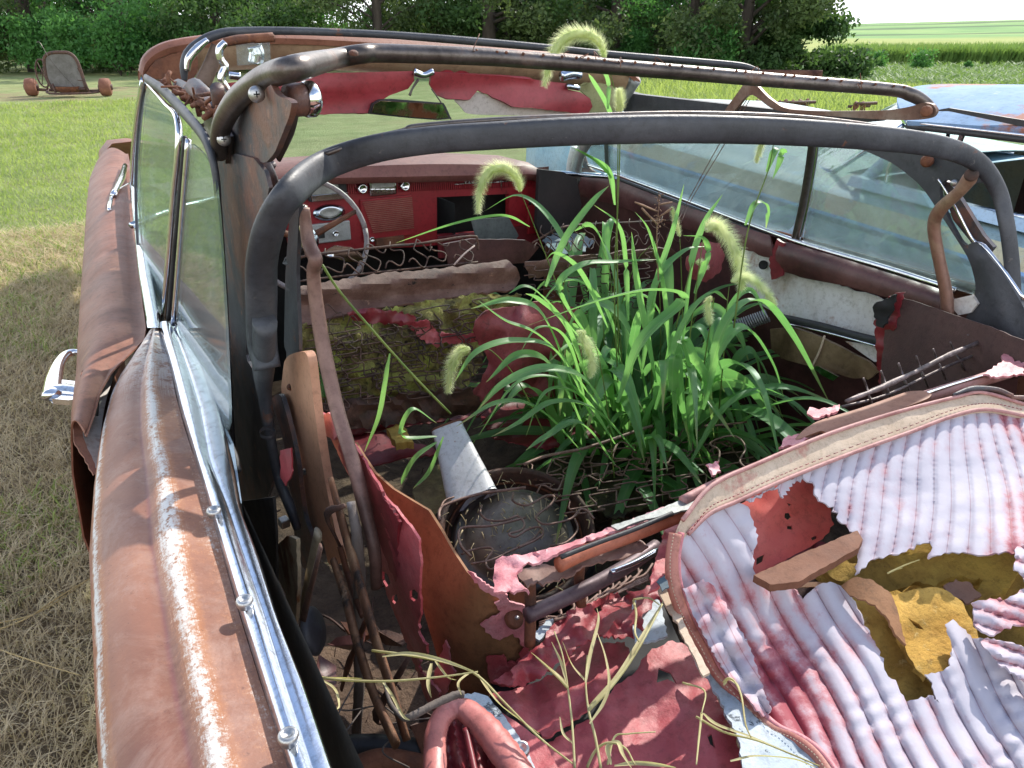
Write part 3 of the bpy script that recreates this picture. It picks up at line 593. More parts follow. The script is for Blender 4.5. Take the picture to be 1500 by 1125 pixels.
# chrome belt moulding (outer and inner flange) + studs
pc=np.array([(478,232,252,262),(540,250,272,300),(600,264,290,322),(675,287,303,340),(745,307,333,352),(800,323,350,374),(900,352,385,405),(1000,383,415,445),(1125,422,455,487),(1300,478,518,560),(1500,545,590,640)],float)
rows=[]
for y in np.linspace(478,1500,60):
    a,b,c=[np.interp(y,pc[:,0],pc[:,k]) for k in (1,2,3)]
    A0=P(a,y,'Z',.966);B0=P(b,y,'Z',.968);C0=P(c,y,'Z',.972)
    rows.append([A0-[0,0,.02],A0+[0,0,.003],A0+(B0-A0)*.25+[0,0,.011],A0+(B0-A0)*.7+[0,0,.012],B0+[0,0,.002],B0+(C0-B0)*.15+[0,0,.001],B0+(C0-B0)*.8+[0,0,.003],C0+[0,0,-.003],C0+[.003,0,-.022]])
mb=MB(); loft(mb,rows); chm=mb.build('belt_moulding',m_chrome,car)
for x,y in ((422,1078),(358,880),(313,748)):
    c=P(x,y,'Z',.986); mb=MB(); lathe(mb,c,(0,0,1),[(.0075,-.008),(.009,-.003),(.0095,.0),(.008,.003),(.0055,.0035),(.0045,.001),(0,.0005)],20); mb.build('snap_stud',m_zinc,chm)
# door belt moulding forward of the gap
mb=MB(); rows=[]
pc2=np.array([(240,190,198,205),(300,193,203,210),(400,203,213,222),(478,216,230,236)],float)
for y in np.linspace(236,480,20):
    a,b,c=[np.interp(y,pc2[:,0],pc2[:,k]) for k in (1,2,3)]; z=.975+.07*(480-y)/240
    rows.append([P(a,y,'Z',z-.02),P(a,y,'Z',z),P(b,y,'Z',z+.006),P(c,y,'Z',z),P(c,y,'Z',z-.02)])
loft(mb,rows); mb.build('belt_moulding',m_chrome,door)
# door handle
hd=[(127,520),(110,516),(96,520),(86,533),(79,555),(76,580)]
mb=MB(); tube(mb,PP('Z',.86,*hd),[.006,.008,.009,.010,.012,.012],12,8,[.8,1.2,1.6]); tube(mb,PP('Z',.86,(76,572),(95,572),(127,576)),[.012,.014,.012],12,4,[1.3]);
mb.build('door_handle',m_bright,door)
patch('door_handle',[(78,552),(90,556),(126,560),(125,583),(100,586),(76,584)],A('Z',.862,(78,552),(126,560),(100,586)),m_bright,door,step=7,thick=.012)
# side mirror / chrome spear
mb=MB(); tube(mb,PP('Z',.985,(183,243),(178,262),(166,286)),[.012,.016,.012],12,6,.9,cap=True); tube(mb,PP('Z',.975,(165,284),(161,300),(160,308)),[.008,.009,.006],10,4); tube(mb,PP('Z',.985,(166,283),(178,275),(190,268)),[.003],8,4)
mb.build('side_mirror',m_bright,car)
# ---- side glass left
GLA=[(205,300,'X',.18),(240,468,'X',.145),(335,650,'X',.155),(262,190,'X',.225)]
SG_=Surf(GLA)
patch('door_glass',[(214,118),(240,148),(264,186),(256,300),(246,400),(240,470),(222,440),(206,380),(200,300),(206,200)],SG_,m_glass,car,step=25,thick=.004)
patch('quarter_glass',[(276,206),(296,222),(314,250),(322,330),(330,460),(338,650),(300,560),(256,482),(262,380),(268,300)],SG_,m_glass,car,step=25,thick=.004)
def strip(name,m,par,k,pts,r,seg=10,flat=1,d=0,n=6,nrm=None):
    mb=MB(); q=[(k(x,y,d) if callable(k) else P(x,y,k[0],k[1])) for x,y in pts]; tube(mb,q,r,seg,n,flat,nrm); return mb.build(name,m,par)
strip('glass_frame',m_bright,car,SG_,[(213,120),(240,150),(262,186),(254,300),(246,400),(240,472)],[.004,.005,.007,.008,.008,.007],10,1,.004)
strip('glass_frame',m_bright,car,SG_,[(276,204),(268,300),(261,390),(254,476)],[.0055],10,1,.003)
strip('glass_frame',m_rubber,car,SG_,[(271,200),(262,300),(253,390),(246,476)],[.0045],8,1,.0)
strip('glass_frame',m_black,car,SG_,[(214,118),(206,160),(200,230),(199,300),(204,380),(214,440),(236,478)],[.004],8,1,.003)
strip('window_seal',m_rubber,car,SG_,[(248,474),(262,510),(300,585),(338,655),(348,690)],[.006],8,1,.0)
strip('window_seal',m_straw2,car,SG_,[(254,500),(285,560),(318,620),(338,668)],[.0022],6,1,.004)
# vent window and A pillar (left)
patch('vent_glass',[(200,190),(212,125),(205,200),(201,290),(196,250)],SG_,m_glass,car,step=20,thick=.003)
mb=MB(); tube(mb,PP('X',.235,(213,118),(203,170),(197,230),(197,290),(205,350)),[.012,.011,.012,.014,.012],10); mb.build('windshield_pillar',m_chrome,car)
# pale steel flange beside the chrome strip (sill inner)
patch('window_sill',[(262,484),(300,560),(342,650),(354,735),(345,748),(333,738),(305,678),(272,575),(250,500)],A('Z',.955,(262,484),(354,735),(272,575)),m_satin,car,step=16)
# ---- header and windshield
HY=2.25
top=[(207,112),(213,92),(232,76),(265,66),(330,58),(400,56),(500,60),(620,69),(760,80),(860,88),(905,97),(932,118)]
c=crom([P(x,y,'Y',HY) for x,y in top],6); rows=[]
for q in c: rows.append([q+[0,-.012,-.012],q+[0,-.018,0],q+[0,-.008,.010],q+[0,.02,.012],q+[0,.05,.0],q+[0,.055,-.012]])
mb=MB(); loft(mb,rows); hdr=mb.build('windshield_header',m_rustpaint,car,thick=.003)
m_hdr2=mat('tan_header_lining',[(.20,.12,.07),(.33,.22,.13),(.40,.28,.18)],6,.7,0,.4,60)
rows=[[q+[0,-.010,-.008],q+[0,-.004,-.03],q+[0,.02,-.062],q+[0,.05,-.075]] for q in c[4:-3]]
mb=MB(); loft(mb,rows); mb.build('header_lining',m_hdr2,hdr,thick=.003)
# corner casting left and right
patch('header_corner',[(210,112,1),(228,88,1),(262,76,1),(290,72,1),(290,100,1),(282,120,2),(256,118,2),(236,116,2)],A('Y',HY-.02,(210,112),(262,76),(282,120)),m_rust,car,step=8,thick=.01)
windb=[(205,300),(300,262),(420,248),(620,236),(740,236),(812,247),(850,262)]
def wtop(s): return np.array([.27+1.42*s,HY+.04,1.385+.05*math.sin(math.pi*s)])
def wbot(s):
    x=.16+1.70*s; return np.array([x,2.55+.42*(1-abs(2*s-1)**3.0),1.03])
rows=[]
for s in np.linspace(0,1,40):
    a,b=wtop(s),wbot(s); rows.append([a+(b-a)*t+[0,.03*math.sin(math.pi*t),0] for t in np.linspace(0,1,10)])
mb=MB(); loft(mb,rows); wg=mb.build('windshield',m_wind,car)
mb=MB(); tube(mb,[wbot(s)+[0,0,-.002] for s in np.linspace(0,1,20)],.010,8,0); mb.build('seal',m_chrome,wg)
mb=MB(); tube(mb,[P(930,112,'Y',HY),P(905,150,'Y',2.32),P(872,190,'Y',2.45),P(850,225,'Y',2.62),P(842,262,'Y',2.72)],[.03,.028,.025,.025,.03],12,6,.6); mb.build('windshield_pillar',mat('pillar_grey',[(.22,.24,.24),(.38,.40,.40)],8,.4,.3,.3,60,[((.14,.08,.05),8,.6,.1)]),car)
patch('header_lining',[(845,128),(880,115),(925,120),(915,150),(880,185),(862,166),(866,146)],A('Y',2.27,(845,128),(925,120),(880,185)),mat('lime_stained_lining',[(.22,.24,.10),(.34,.33,.16)],8,.7),car,step=14,thick=.008)
# visors
SV=Surf(A('Y',2.20,(345,118),(605,103),(860,165),(425,168)))
def dv(x,y): return .008*math.sin((x*.2+y*1.6)*.05)*(1 if y>118 else .3)+.003*nz((x*.01,y*.05),1,3)
patch('sun_visor',[(330,122),(440,108),(605,104),(607,118),(598,130),(570,140),(552,152),(541,165,1),(425,169),(335,176)],SV,m_dredv if False else mat('red_visor_vinyl',[(.20,.015,.022),(.30,.03,.04),(.38,.055,.065)],5,.45,0,.3,40),car,step=10,disp=dv,thick=.012)
vis=patch('sun_visor',[(632,105),(740,112),(830,122),(832,131),(850,135),(864,144),(868,156),(861,167,1),(815,163,1),(780,158,1),(750,156,1),(738,149,1),(700,132,1),(688,146,1),(655,145),(640,139),(630,125)],SV,bpy.data.materials['red_visor_vinyl'],car,step=10,disp=dv,thick=.010)
tag(vis,'torn right visor with its vinyl hanging off the board')
patch('visor_board',[(664,146),(682,140),(700,133),(735,150),(760,157),(800,160),(858,166),(850,170),(760,169),(700,168),(682,166),(674,155)],A('Y',2.215,(664,146),(735,150),(850,170)),mat('visor_board',[(.42,.36,.33),(.55,.50,.46)],12,.9,0,.6,80),vis,step=9,thick=.004)
strip('visor_bracket',m_chrome,car,('Y',2.19),[(606,105),(620,110),(634,105)],[.010,.008,.010],10)
strip('visor_bracket',m_chrome,car,('Y',2.19),[(822,112),(836,108),(850,110)],[.014,.016,.012],10); strip('visor_bracket',m_chrome,car,('Y',2.19),[(830,126),(848,129)],[.008],8)
mb=MB(); tube(mb,PP('Y',2.19,(613,116),(604,130),(600,140)),[.004,.003,.004],8); tube(mb,PP('Y',2.19,(632,130),(646,150),(661,175)),[.002],6); mb.build('mirror_arm',m_steel,car)
rm=patch('rear_view_mirror',[(546,152),(556,146),(575,145),(650,151),(654,158),(661,174),(640,176),(600,173),(541,167)],A('Y',2.185,(546,152),(650,151),(661,174)),m_rubber,car,step=12,thick=.014)
patch('mirror_glass',[(548,153),(557,148),(648,153),(657,172),(640,174),(600,171),(545,165)],[(546,152,'Y',2.160),(650,151,'Y',2.160),(661,174,'Y',2.178)],m_mir,rm,step=12,thick=.001)
# header latch parts, left
patch('latch',[(348,62),(395,60),(397,92),(350,96)],A('Y',2.1,(348,62),(395,60),(350,96)),m_clearglass,car,step=10,thick=.02)
strip('latch',m_bright,car,('Y',2.12),[(373,68),(376,80),(373,94)],[.018,.02,.018],14,.6)
mb=MB(); tube(mb,PP('Y',1.95,(372,58),(402,56)),.008,8); tube(mb,[P(329,62,'Y',1.95),P(350,58,'Y',1.95),P(400,53,'Y',1.95)],[.009,.010,.008],8); mb.build('latch_bar',m_rust,car)
strip('rod_and_bow_glint',m_bright,car,('Y',1.9),[(330,62),(322,72),(323,86),(330,98),(325,112),(328,124),(340,138)],[.007,.0085,.008,.0085,.009,.009,.006],12)
strip('latch_strut',mat('brown_strut',[(.10,.06,.045),(.22,.15,.11)],10,.6),car,('Y',2.0),[(317,66),(310,92),(296,124)],[.011,.016,.018],12,.6)
strip('rod_and_bow_glint',m_chrome,car,('Y',2.15),[(335,110),(352,112)],[.009],10)
# heap of rusty mechanism at the left corner
mb=MB(); r0=np.random.default_rng(5)
for i in range(60):
    t=r0.random(); x=238+80*t+r0.normal()*3; y=118+50*t+r0.normal()*4; q=P(x,y,'X',.25); 
    tube(mb,[q,q+r0.normal(size=3)*.006,q+r0.normal(size=3)*.012],[.002+.005*r0.random()],6,3)
mb.build('header_hinge',m_rust,car)['kind']='stuff'
mb=MB(); 
for (x,y),(x2,y2),r in (((285,128),(308,150),.018),((300,150),(325,168),.014),((262,124),(290,140),.012),((318,130),(322,158),.012)):
    mb=MB(); tube(mb,[P(x,y,'X',.26),P(x2,y2,'X',.27)],r,10,2); mb.build('header_hinge',m_blackrust,car)
# ---- left side rail of the folding top
strip('weatherstrip',m_black,car,('X',.225),[(214,115),(238,132),(262,156),(285,182),(303,208),(315,250),(320,300),(327,400),(333,500),(338,600),(345,700),(350,735)],[.010,.012,.013,.012,.012,.010,.009,.009,.009,.009,.010,.008],12,.6)
patch('side_rail',[(316,232,2),(345,225),(372,232),(388,252),(394,275),(386,320),(372,370),(363,430),(360,520,3),(378,552,3),(392,590),(400,650),(402,700),(392,728),(352,735,2),(343,690),(335,600),(328,470),(322,350)],A('X',.26,(320,240),(388,252),(355,480),(392,728))+[],m_blackrust,car,step=12,disp=lambda x,y:.012*math.sin((x-330)*.07)+.004*nz((x*.05,y*.02),1,2),thick=.006)
patch('side_rail',[(300,170,2),(318,175),(333,200),(330,240),(318,232),(306,212),(296,190)],A('X',.25,(300,170),(333,200),(318,232)),m_steel,car,step=9,thick=.01)
hp=patch('hinge_plate',[(320,200),(327,178),(345,150),(372,128),(395,120),(405,140),(428,148),(424,170),(414,195),(402,225),(388,240),(372,232),(345,228),(326,222)],A('X',.265,(320,200),(395,120),(414,195),(345,228)),m_blackrust,car,step=10,disp=lambda x,y:.006*nz((x*.03,y*.03),1,8),thick=.008)
for x,y in ((376,138),(328,204)):
    c=P(x,y,'X',.262); n=CP-c; c=c+n*(.035 if x>350 else .075); n=n/np.linalg.norm(n); mb=MB(); lathe(mb,c+n*.002,n,[(.0,.004),(.006,.0035),(.0105,.0005),(.011,-.004)],22)
    u,w,nn=basis(n); s=mb.build('screw',m_zinc,hp); mb=MB(); q=c+n*.002+nn*.0042
    for dd in (u,w): tube(mb,[q-dd*.004,q+dd*.004],.0009,6,1)
    mb.build('screw_slot',m_blk,hp)
mb=MB(); tube(mb,[P(432,148,'X',.30),P(424,190,'X',.295),P(408,232,'X',.29)],[.012,.010,.006],10,4,.6); mb.build('hinge_plate',m_steel,car)
c=P(440,146,'X',.31); mb=MB(); lathe(mb,c,(1,.15,0),[(0,-.02),(.02,-.02),(.022,-.01),(.022,.012),(.015,.016),(0,.016)],24); mb.build('roller',m_blackrust,car)
mb=MB(); lathe(mb,c+[.004,0,0],(1,.15,0),[(.0225,0),(.024,.004),(.024,.014),(.020,.019),(0,.019)],24); mb.build('roller_cap',m_bright,car)
mb=MB(); tube(mb,[P(384,236,'X',.28),P(398,262,'X',.29),P(408,292,'X',.3)],[.012,.010,.008],8,4,.4); tube(mb,[P(400,240,'X',.3),P(388,262,'X',.29),P(396,300,'X',.29)],[.006,.007,.005],8,4); mb.build('link_arm',m_blackrust,car)
# toothed rusty quadrant
mb=MB(); 
for k in range(14): a=k*.3-1.2; q=P(349,356,'X',.27); tube(mb,[q,q+np.array([.002,math.cos(a)*.016,math.sin(a)*.016])],.003,5,1)
mb.build('quadrant',m_rust,car)
# column seen to the right of the bow leg
patch('side_rail',[(425,300),(438,300),(434,400),(438,500),(438,528,2),(424,540,2),(416,500),(418,400)],A('X',.30,(425,300),(438,300),(430,540)),m_black,car,step=10,thick=.006)
# ---- top bows
def bow(name,pts,r,m,label=None,flat=1.0,seg=14,nrm=None,sup=1.0):
    mb=MB(); tube(mb,[P(x,y,k,v) for x,y,k,v in pts],r,seg,8,flat,nrm,sup=sup); o=mb.build(name,m,car); 
    if label:o['label']=label
    return o
rb=[(392,540,'X',.245),(384,500,'X',.245),(383,430,'X',.245),(384,380,'X',.245),(398,325,'X',.255),(428,280,'X',.285),(475,243,'Y',1.28),(545,219,'Y',1.25),(625,206,'Y',1.22),(720,199,'Y',1.19),(850,192,'Y',1.16),(1000,189,'Y',1.13),(1150,193,'Y',1.10),(1290,203,'Y',1.07),(1380,216,'Y',1.05),(1432,238,'Y',1.04),(1462,278,'Y',1.03),(1475,330,'Y',1.0),(1482,385,'Y',.98),(1486,440,'Y',.96)]
rbw=bow('roof_bow',rb,[.022,.025,.025,.024,.0235,.0235,.0235,.022,.0215,.022,.0235,.0245,.0245,.0235,.022,.020,.0185,.0175,.0175,.016],m_black,'widest black rear roof bow of the folding top',flat=.5,nrm=(1,0,0),seg=20,sup=.8)
# lip on the bow's top edge
lp=[(470,226,'Y',1.29),(540,202,'Y',1.27),(590,190,'Y',1.25),(612,183,'Y',1.24),(720,174,'Y',1.21),(850,168,'Y',1.18),(1000,164,'Y',1.15),(1150,168,'Y',1.12),(1250,178,'Y',1.10),(1310,188,'Y',1.09)]
mb=MB(); tube(mb,[P(x,y+2,k,v-.01) for x,y,k,v in lp],.0045,8,6); mb.build('bow_lip',m_steel,rbw)
# lower bow leg: flattened neck then rod
bow('bow_leg',[(388,470,'X',.245),(386,540,'X',.245),(388,580,'X',.245),(396,640,'X',.245),(408,700,'X',.25),(424,740,'X',.25),(436,775,'X',.255)],[.024,.023,.015,.0115,.0115,.012,.009],m_black,flat=.8)
mb=MB(); 
c=P(392,634,'X',.235); lathe(mb,c,(0,-.3,1),[(.0135,-.004),(.0145,0),(.0135,.004)],14); mb.build('collar',m_black,car)
bow('roof_bow',[(322,228,'X',.24),(322,200,'X',.24),(330,172,'X',.245),(352,140,'X',.255),(392,112,'X',.27),(440,98,'X',.30),(490,86,'Y',1.42),(530,79,'Y',1.44),(565,78,'Y',1.45),(700,83,'Y',1.42),(800,90,'Y',1.40),(950,102,'Y',1.36),(1150,119,'Y',1.30),(1300,131,'Y',1.26),(1335,139,'Y',1.24),(1358,153,'Y',1.22),(1366,166,'Y',1.20)],[.013,.015,.016,.0165,.0165,.0165,.0165,.016,.016,.0155,.015,.015,.0145,.014,.015,.013,.010],m_steel,'worn grey middle roof bow')
for x,y in ((463,85),(518,78),(396,104),(352,140),(320,212)):
    mb=MB(); c=P(x,y,'Y',1.36) if x>440 else P(x,y,'X',.27); n=np.array([0,-.3,1]); lathe(mb,c,n,[(.008,-.002),(.008,.001),(.005,.004),(0,.004)],10); mb.build('rivet',m_rust,car)
mb=MB()
for i in range(34):
    s=i/33; x=560+770*s+rng.normal()*4; y=float(np.interp(x,[560,700,800,950,1150,1330],[78,83,90,102,119,137]))-9; q=P(x,y,'Y',float(np.interp(x,[560,1330],[1.45,1.24]))); lathe(mb,q,(rng.normal()*.4,-.3,1),[(0,-.004),(.0028,-.001),(.003,.0015),(0,.003)],7)
for i in range(10):
    x=620+650*rng.random(); y=float(np.interp(x,[560,700,800,950,1150,1330],[78,83,90,102,119,137]))-8; q=P(x,y,'Y',float(np.interp(x,[560,1330],[1.45,1.24]))); tube(mb,[q,q+rng.normal(size=3)*.008+[0,0,.004],q+rng.normal(size=3)*.014+[0,0,.006]],.0008,4,3)
o=mb.build('tack_row',m_rust,car); o['kind']='stuff'
fb=[(270,118,'Y',2.0),(270,98,'Y',2.0),(276,80,'Y',2.0),(290,65,'Y',2.0),(314,52,'Y',2.0),(350,46,'Y',2.0),(450,46,'Y',1.98),(600,53,'Y',1.95),(760,66,'Y',1.9),(900,80,'Y',1.85),(1020,90,'Y',1.8),(1085,96,'Y',1.76),(1112,104,'Y',1.74)]
bow('roof_bow',fb,[.006,.010,.012,.011,.010,.009,.0085,.0085,.0085,.0085,.0085,.008,.006],m_black,'thin black front roof bow')
strip('rod_and_bow_glint',m_bright,car,('Y',1.985),[(274,104),(277,86),(290,70),(304,58)],[.006,.009,.009,.006],12)  # lit glint on the front bow's bent leg, laid on as a bright strip
# ---- right side linkages
sr=patch('side_rail',[(903,136),(918,134),(930,138),(1060,152),(1160,163),(1290,164),(1290,178),(1240,180),(1050,178),(980,174),(915,166),(905,152)],A('X',1.72,(905,140),(1290,165),(1050,178)),m_black,car,step=16,thick=.03)
patch('link_arm',[(1058,166),(1086,128),(1092,118),(1106,122),(1124,142),(1150,160),(1200,163),(1300,162),(1335,156),(1352,150),(1366,152),(1372,162),(1366,172),(1345,176),(1300,176),(1160,166),(1130,160),(1098,134),(1072,167)],A('X',1.69,(1060,165),(1362,162),(1098,134)),mat('rust_link',[(.10,.05,.035),(.20,.11,.08),(.30,.24,.19)],7,.5,.4,.3,80),car,step=10,thick=.01)
mb=MB(); c=P(1358,163,'X',1.68); lathe(mb,c,(-1,-.3,0),[(.012,0),(.012,.008),(.009,.011),(0,.011)],18); mb.build('rivet',m_rust,car)
mb=MB(); tube(mb,[P(1094,146,'X',1.68),P(1060,200,'X',1.66),P(1010,290,'X',1.6),(P(990,330,'X',1.5))],.0012,5,3);tube(mb,[P(1098,146,'X',1.68),P(1068,200,'X',1.66),P(1014,290,'X',1.6),(P(996,330,'X',1.5))],.0012,5,3); mb.build('cable',m_straw2 if False else m_drust,car)
patch('pivot_plate',[(1228,207),(1290,210),(1380,222),(1440,250),(1446,268),(1405,270),(1385,262),(1374,278),(1388,320),(1412,362),(1430,352),(1470,400),(1500,450),(1530,520),(1490,500),(1450,488),(1412,470),(1424,448),(1430,418),(1420,380),(1388,330),(1350,272),(1310,240),(1270,222)],A('X',1.77,(1230,210),(1380,225),(1430,420),(1500,500)),m_black,car,step=12,disp=lambda x,y:.010*math.exp(-((x-1455-(y-430)*.35)/18)**2)*(1 if y>370 else 0),thick=.012)
patch('pivot_plate',[(1376,262),(1392,268),(1412,300),(1440,345),(1455,362),(1440,380),(1420,352),(1396,322)],A('X',1.79,(1376,262),(1440,380),(1455,362)),mat('blue_black_strut',[(.02,.02,.03),(.09,.07,.07)],8,.35,.2,.2,60,[((.14,.06,.04),10,.55,.1)]),car,step=9,thick=.014)
mb=MB(); tube(mb,[P(1374,262,'X',1.76),P(1398,302,'X',1.77),P(1424,350,'X',1.78),P(1440,362,'X',1.78),P(1470,398,'X',1.78),P(1500,440,'X',1.78)],[.0025,.003,.004,.008,.006,.005],8,5,.5); mb.build('bright_edge',m_bright,car)
for x,y,r in ((1358,236,.014),(1398,268,.008)):
    mb=MB(); c=P(x,y,'X',1.755); lathe(mb,c,(-1,-.4,.1),[(r,-.005),(r,.004),(r*.7,.010),(0,.010)],18); mb.build('bolt',m_rust if r>.01 else m_zinc,car)
bow('link_arm',[(1426,254,'X',1.70),(1420,262,'X',1.70),(1404,282,'X',1.70),(1378,306,'X',1.71),(1368,330,'X',1.72),(1374,372,'X',1.73),(1386,430,'X',1.74),(1388,470,'X',1.74)],[.012,.016,.013,.015,.0155,.015,.0155,.016],mat('brown_cream_rod',[(.13,.06,.04),(.22,.11,.075),(.36,.27,.17)],4,.45,.2,.3,90),flat=.8)
mb=MB(); c=P(1423,256,'X',1.685); lathe(mb,c,(-1,-.5,.2),[(.014,-.006),(.014,.003),(.010,.006),(0,.006)],18); mb.build('rivet',m_drust,car)
patch('pivot_foot',[(1398,438),(1424,432),(1432,445),(1422,458),(1404,462),(1396,452)],A('X',1.76,(1398,438),(1432,445),(1404,462)),m_rustwhite,car,step=8,thick=.008)
# ---- right door / quarter inside
SR=Surf([(820,235,'X',1.86),(900,255,'X',1.86),(1160,355,'X',1.86),(1430,430,'X',1.86),(1160,480,'X',1.85),(1290,560,'X',1.84),(900,400,'X',1.86),(1300,450,'X',1.85)])
def bul(x,y,x0,y0,x1,y1,w,h):
    t=((y-y0)-(x-x0)*(y1-y0)/(x1-x0))/w; return h*math.sqrt(max(0,1-(2*t-1)**2)) if 0<=t<=1 else 0
pad=[(838,240),(880,254),(960,284),(1040,314),(1090,333),(1128,345),(1132,378,2),(1118,376,2),(1060,352),(980,328),(900,300),(850,288)]
patch('door_top_pad',pad,SR,m_maroon,car,step=11,disp=lambda x,y:bul(x,y,838,240,1128,345,42,.028),thick=.01)
pad2=[(1140,352,1),(1160,356),(1230,377),(1310,402),(1380,424),(1404,440),(1398,456),(1360,452),(1300,436),(1240,419),(1180,408,2),(1148,398,2),(1136,380,2)]
patch('quarter_top_pad',pad2,SR,m_maroon,car,step=11,disp=lambda x,y:bul(x,y,1140,350,1400,432,48,.034),thick=.01)
m_sillgap=patch('side_panel',[(820,255),(900,270),(1100,350),(1420,445),(1500,480),(1480,640),(1300,760),(1000,700),(840,480),(815,330)],Surf(A('X',1.93,(820,255),(1420,445),(1300,760),(840,480))),mat('dark_red_panel',[(.035,.012,.012),(.07,.022,.022),(.12,.045,.04)],5,.6,0,.4,60),car,step=40)
patch('inner_panel',[(1086,352,1),(1124,374,3),(1140,392,3),(1180,406,3),(1240,420,3),(1300,440,3),(1290,480,2),(1284,502,2),(1220,486,1),(1160,468,1),(1120,450,2),(1094,420,3)],Surf(A('X',1.875,(1086,352),(1300,440),(1120,450))),mat('white_panel_rust_bleeding',[(.30,.20,.13),(.60,.58,.56),(.72,.72,.74)],5,.6,0,.3,80,[((.30,.11,.03),7,.58,.12),((.05,.02,.015),12,.70,.03)]),car,step=10,disp=lambda x,y:.006*nz((x*.02,y*.03),1,5),thick=.004)
mb=MB(); c=P(1118,388,'X',1.865); lathe(mb,c,(-1,-.3,.2),[(0,0),(.011,0),(.014,.003),(.014,-.003)],18); mb.build('latch_hole',m_blk,car)
patch('red_trim',[(1138,350,1),(1148,356,1),(1146,404,2),(1130,410,2),(1126,380,1)],Surf(A('X',1.84,(1138,350),(1148,356),(1130,410))),m_dredv,car,step=7,thick=.008)
mb=MB(); tube(mb,[P(838,234,'X',1.87),P(900,255,'X',1.87),P(1000,292,'X',1.87),P(1160,352,'X',1.87),P(1300,394,'X',1.87),P(1400,426,'X',1.87)],[.006,.007,.008,.009,.009,.008],8,6,.7); mb.build('sill_moulding',m_bright,car)
mb=MB(); tube(mb,[P(905,262,'X',1.862),P(1000,299,'X',1.862),P(1120,345,'X',1.862)],.006,8,5); mb.build('window_seal',m_rubber,car)
RG=Surf([(835,225,'X',1.87),(1430,425,'X',1.88),(900,150,'X',1.80),(1400,220,'X',1.80)])
patch('door_glass',[(886,250),(905,252),(1000,290),(1157,348),(1172,290),(1186,210),(1190,188),(1060,175),(915,168),(890,200)],RG,m_glass,car,step=40,thick=.004)
patch('quarter_glass',[(1176,354),(1300,392),(1470,446),(1430,330),(1340,240),(1290,205),(1200,195),(1190,260)],RG,m_glass,car,step=40,thick=.004)
patch('vent_glass',[(862,214),(884,210),(886,248),(872,244),(864,232)],RG,m_glass,car,step=20,thick=.004)
strip('window_post',m_steel,car,RG,[(1192,190),(1186,240),(1176,300),(1163,356)],[.012,.0125,.013,.013],10,.7,.006)
strip('window_post',m_bright,car,RG,[(1200,192),(1194,240),(1184,300),(1172,352)],[.004],8,1,.012)
strip('vent_frame',m_rubber,car,RG,[(890,170),(888,210),(890,252)],[.008],8,1,.004)
strip('vent_frame',m_blackrust,car,RG,[(858,208),(854,228),(862,248),(878,258),(892,258)],[.012,.013,.013,.012,.008],8,1,.004)
strip('windshield_pillar',m_rustwhite,car,('X',1.84),[(843,216),(838,240),(836,262)],[.02,.022,.02],10)
patch('kick_panel',[(790,248),(825,252),(845,262),(852,300),(840,345),(800,358),(786,330)],Surf(A('Y',2.62,(790,248),(845,262),(800,358))),mat('dark_kick_panel',[(.012,.009,.010),(.035,.022,.022)],7,.7),car,step=14,thick=.02)
# lower trim: armrest, rod, ashtray, coil
patch('armrest',[(1128,482,1),(1160,479),(1198,492),(1240,513),(1272,530,1),(1288,545,2),(1272,556,2),(1240,552,1),(1200,540),(1150,527),(1130,512)],Surf(A('X',1.80,(1128,482),(1288,545),(1150,527))),mat('bronze_vinyl',[(.09,.055,.03),(.20,.13,.075),(.30,.21,.13)],7,.4,.1,.3,50),car,step=9,disp=lambda x,y:.012*math.sin((x-1128)*.02)+.005*nz((x*.02,y*.05),1,4)-(.006 if abs(x-1198-(y-520)*-.55)<4 else 0),thick=.01)
strip('piping',m_bind,car,('X',1.785),[(1208,492),(1200,515),(1190,536)],[.003],8)
strip('trim_rod',m_rubber,car,('X',1.80),[(1148,466),(1200,478),(1250,492),(1290,502)],[.012,.013,.014,.014],10,.7)
strip('trim_rod',m_bright,car,('X',1.79),[(1152,474),(1210,487),(1288,508)],[.003],8); patch('inner_panel',[(1238,500),(1290,508),(1294,530),(1280,530)],Surf(A('X',1.82,(1238,500),(1290,508),(1280,530))),m_rustwhite,car,step=10,thick=.004)
patch('ashtray',[(1190,538),(1198,536),(1228,552),(1220,558),(1204,550)],Surf(A('X',1.77,(1190,538),(1228,552),(1220,558))),m_bright,car,step=8,thick=.006)
mb=MB(); a,b=P(1040,492,'X',1.6),P(1125,462,'X',1.72); ax=(b-a);u,w,_=basis(ax); n=26
tube(mb,[a+ax*(i/(n*8))+ (u*math.cos(i*math.pi/4)+w*math.sin(i*math.pi/4))*.019 for i in range(n*8)],.0027,5,0); mb.build('coil_spring',mat('coil_wire',[(.16,.16,.17),(.34,.34,.36)],20,.35,.6),car)
mb=MB(); tube(mb,[a+ax*.02,b],.013,8,2); mb.build('coil_core',m_blk,car)
# ---- interior shell
fl=[]
for y in np.linspace(.05,2.95,40): fl.append([(x,y,.26+.05*nz((x*3,y*3),1,3)+.02*nz((x*14,y*14),1,7)) for x in np.linspace(.10,1.94,26)])
mb=MB(); loft(mb,fl); mb.build('floor_pan',m_dirt,car,thick=.004)
mb=MB(); loft(mb,[[(.135,y,.95),(.12,y,.7),(.10,y,.28)] for y in np.linspace(.02,2.9,12)]); mb.build('inner_wall',mat('dark_inner_steel',[(.012,.012,.011),(.035,.035,.032),(.07,.05,.035)],9,.7,0,.6,60),car)
mb=MB(); loft(mb,[[(x,2.98,.28),(x,2.95,.6),(x,2.93,1.02)] for x in np.linspace(.30,1.80,8)]); mb.build('firewall',m_blk,car)
mb=MB(); loft(mb,[[(x,.02,.28),(x,.02,.6),(x,.02,.78)] for x in np.linspace(.1,1.93,8)]); mb.build('rear_bulkhead',m_blk,car)
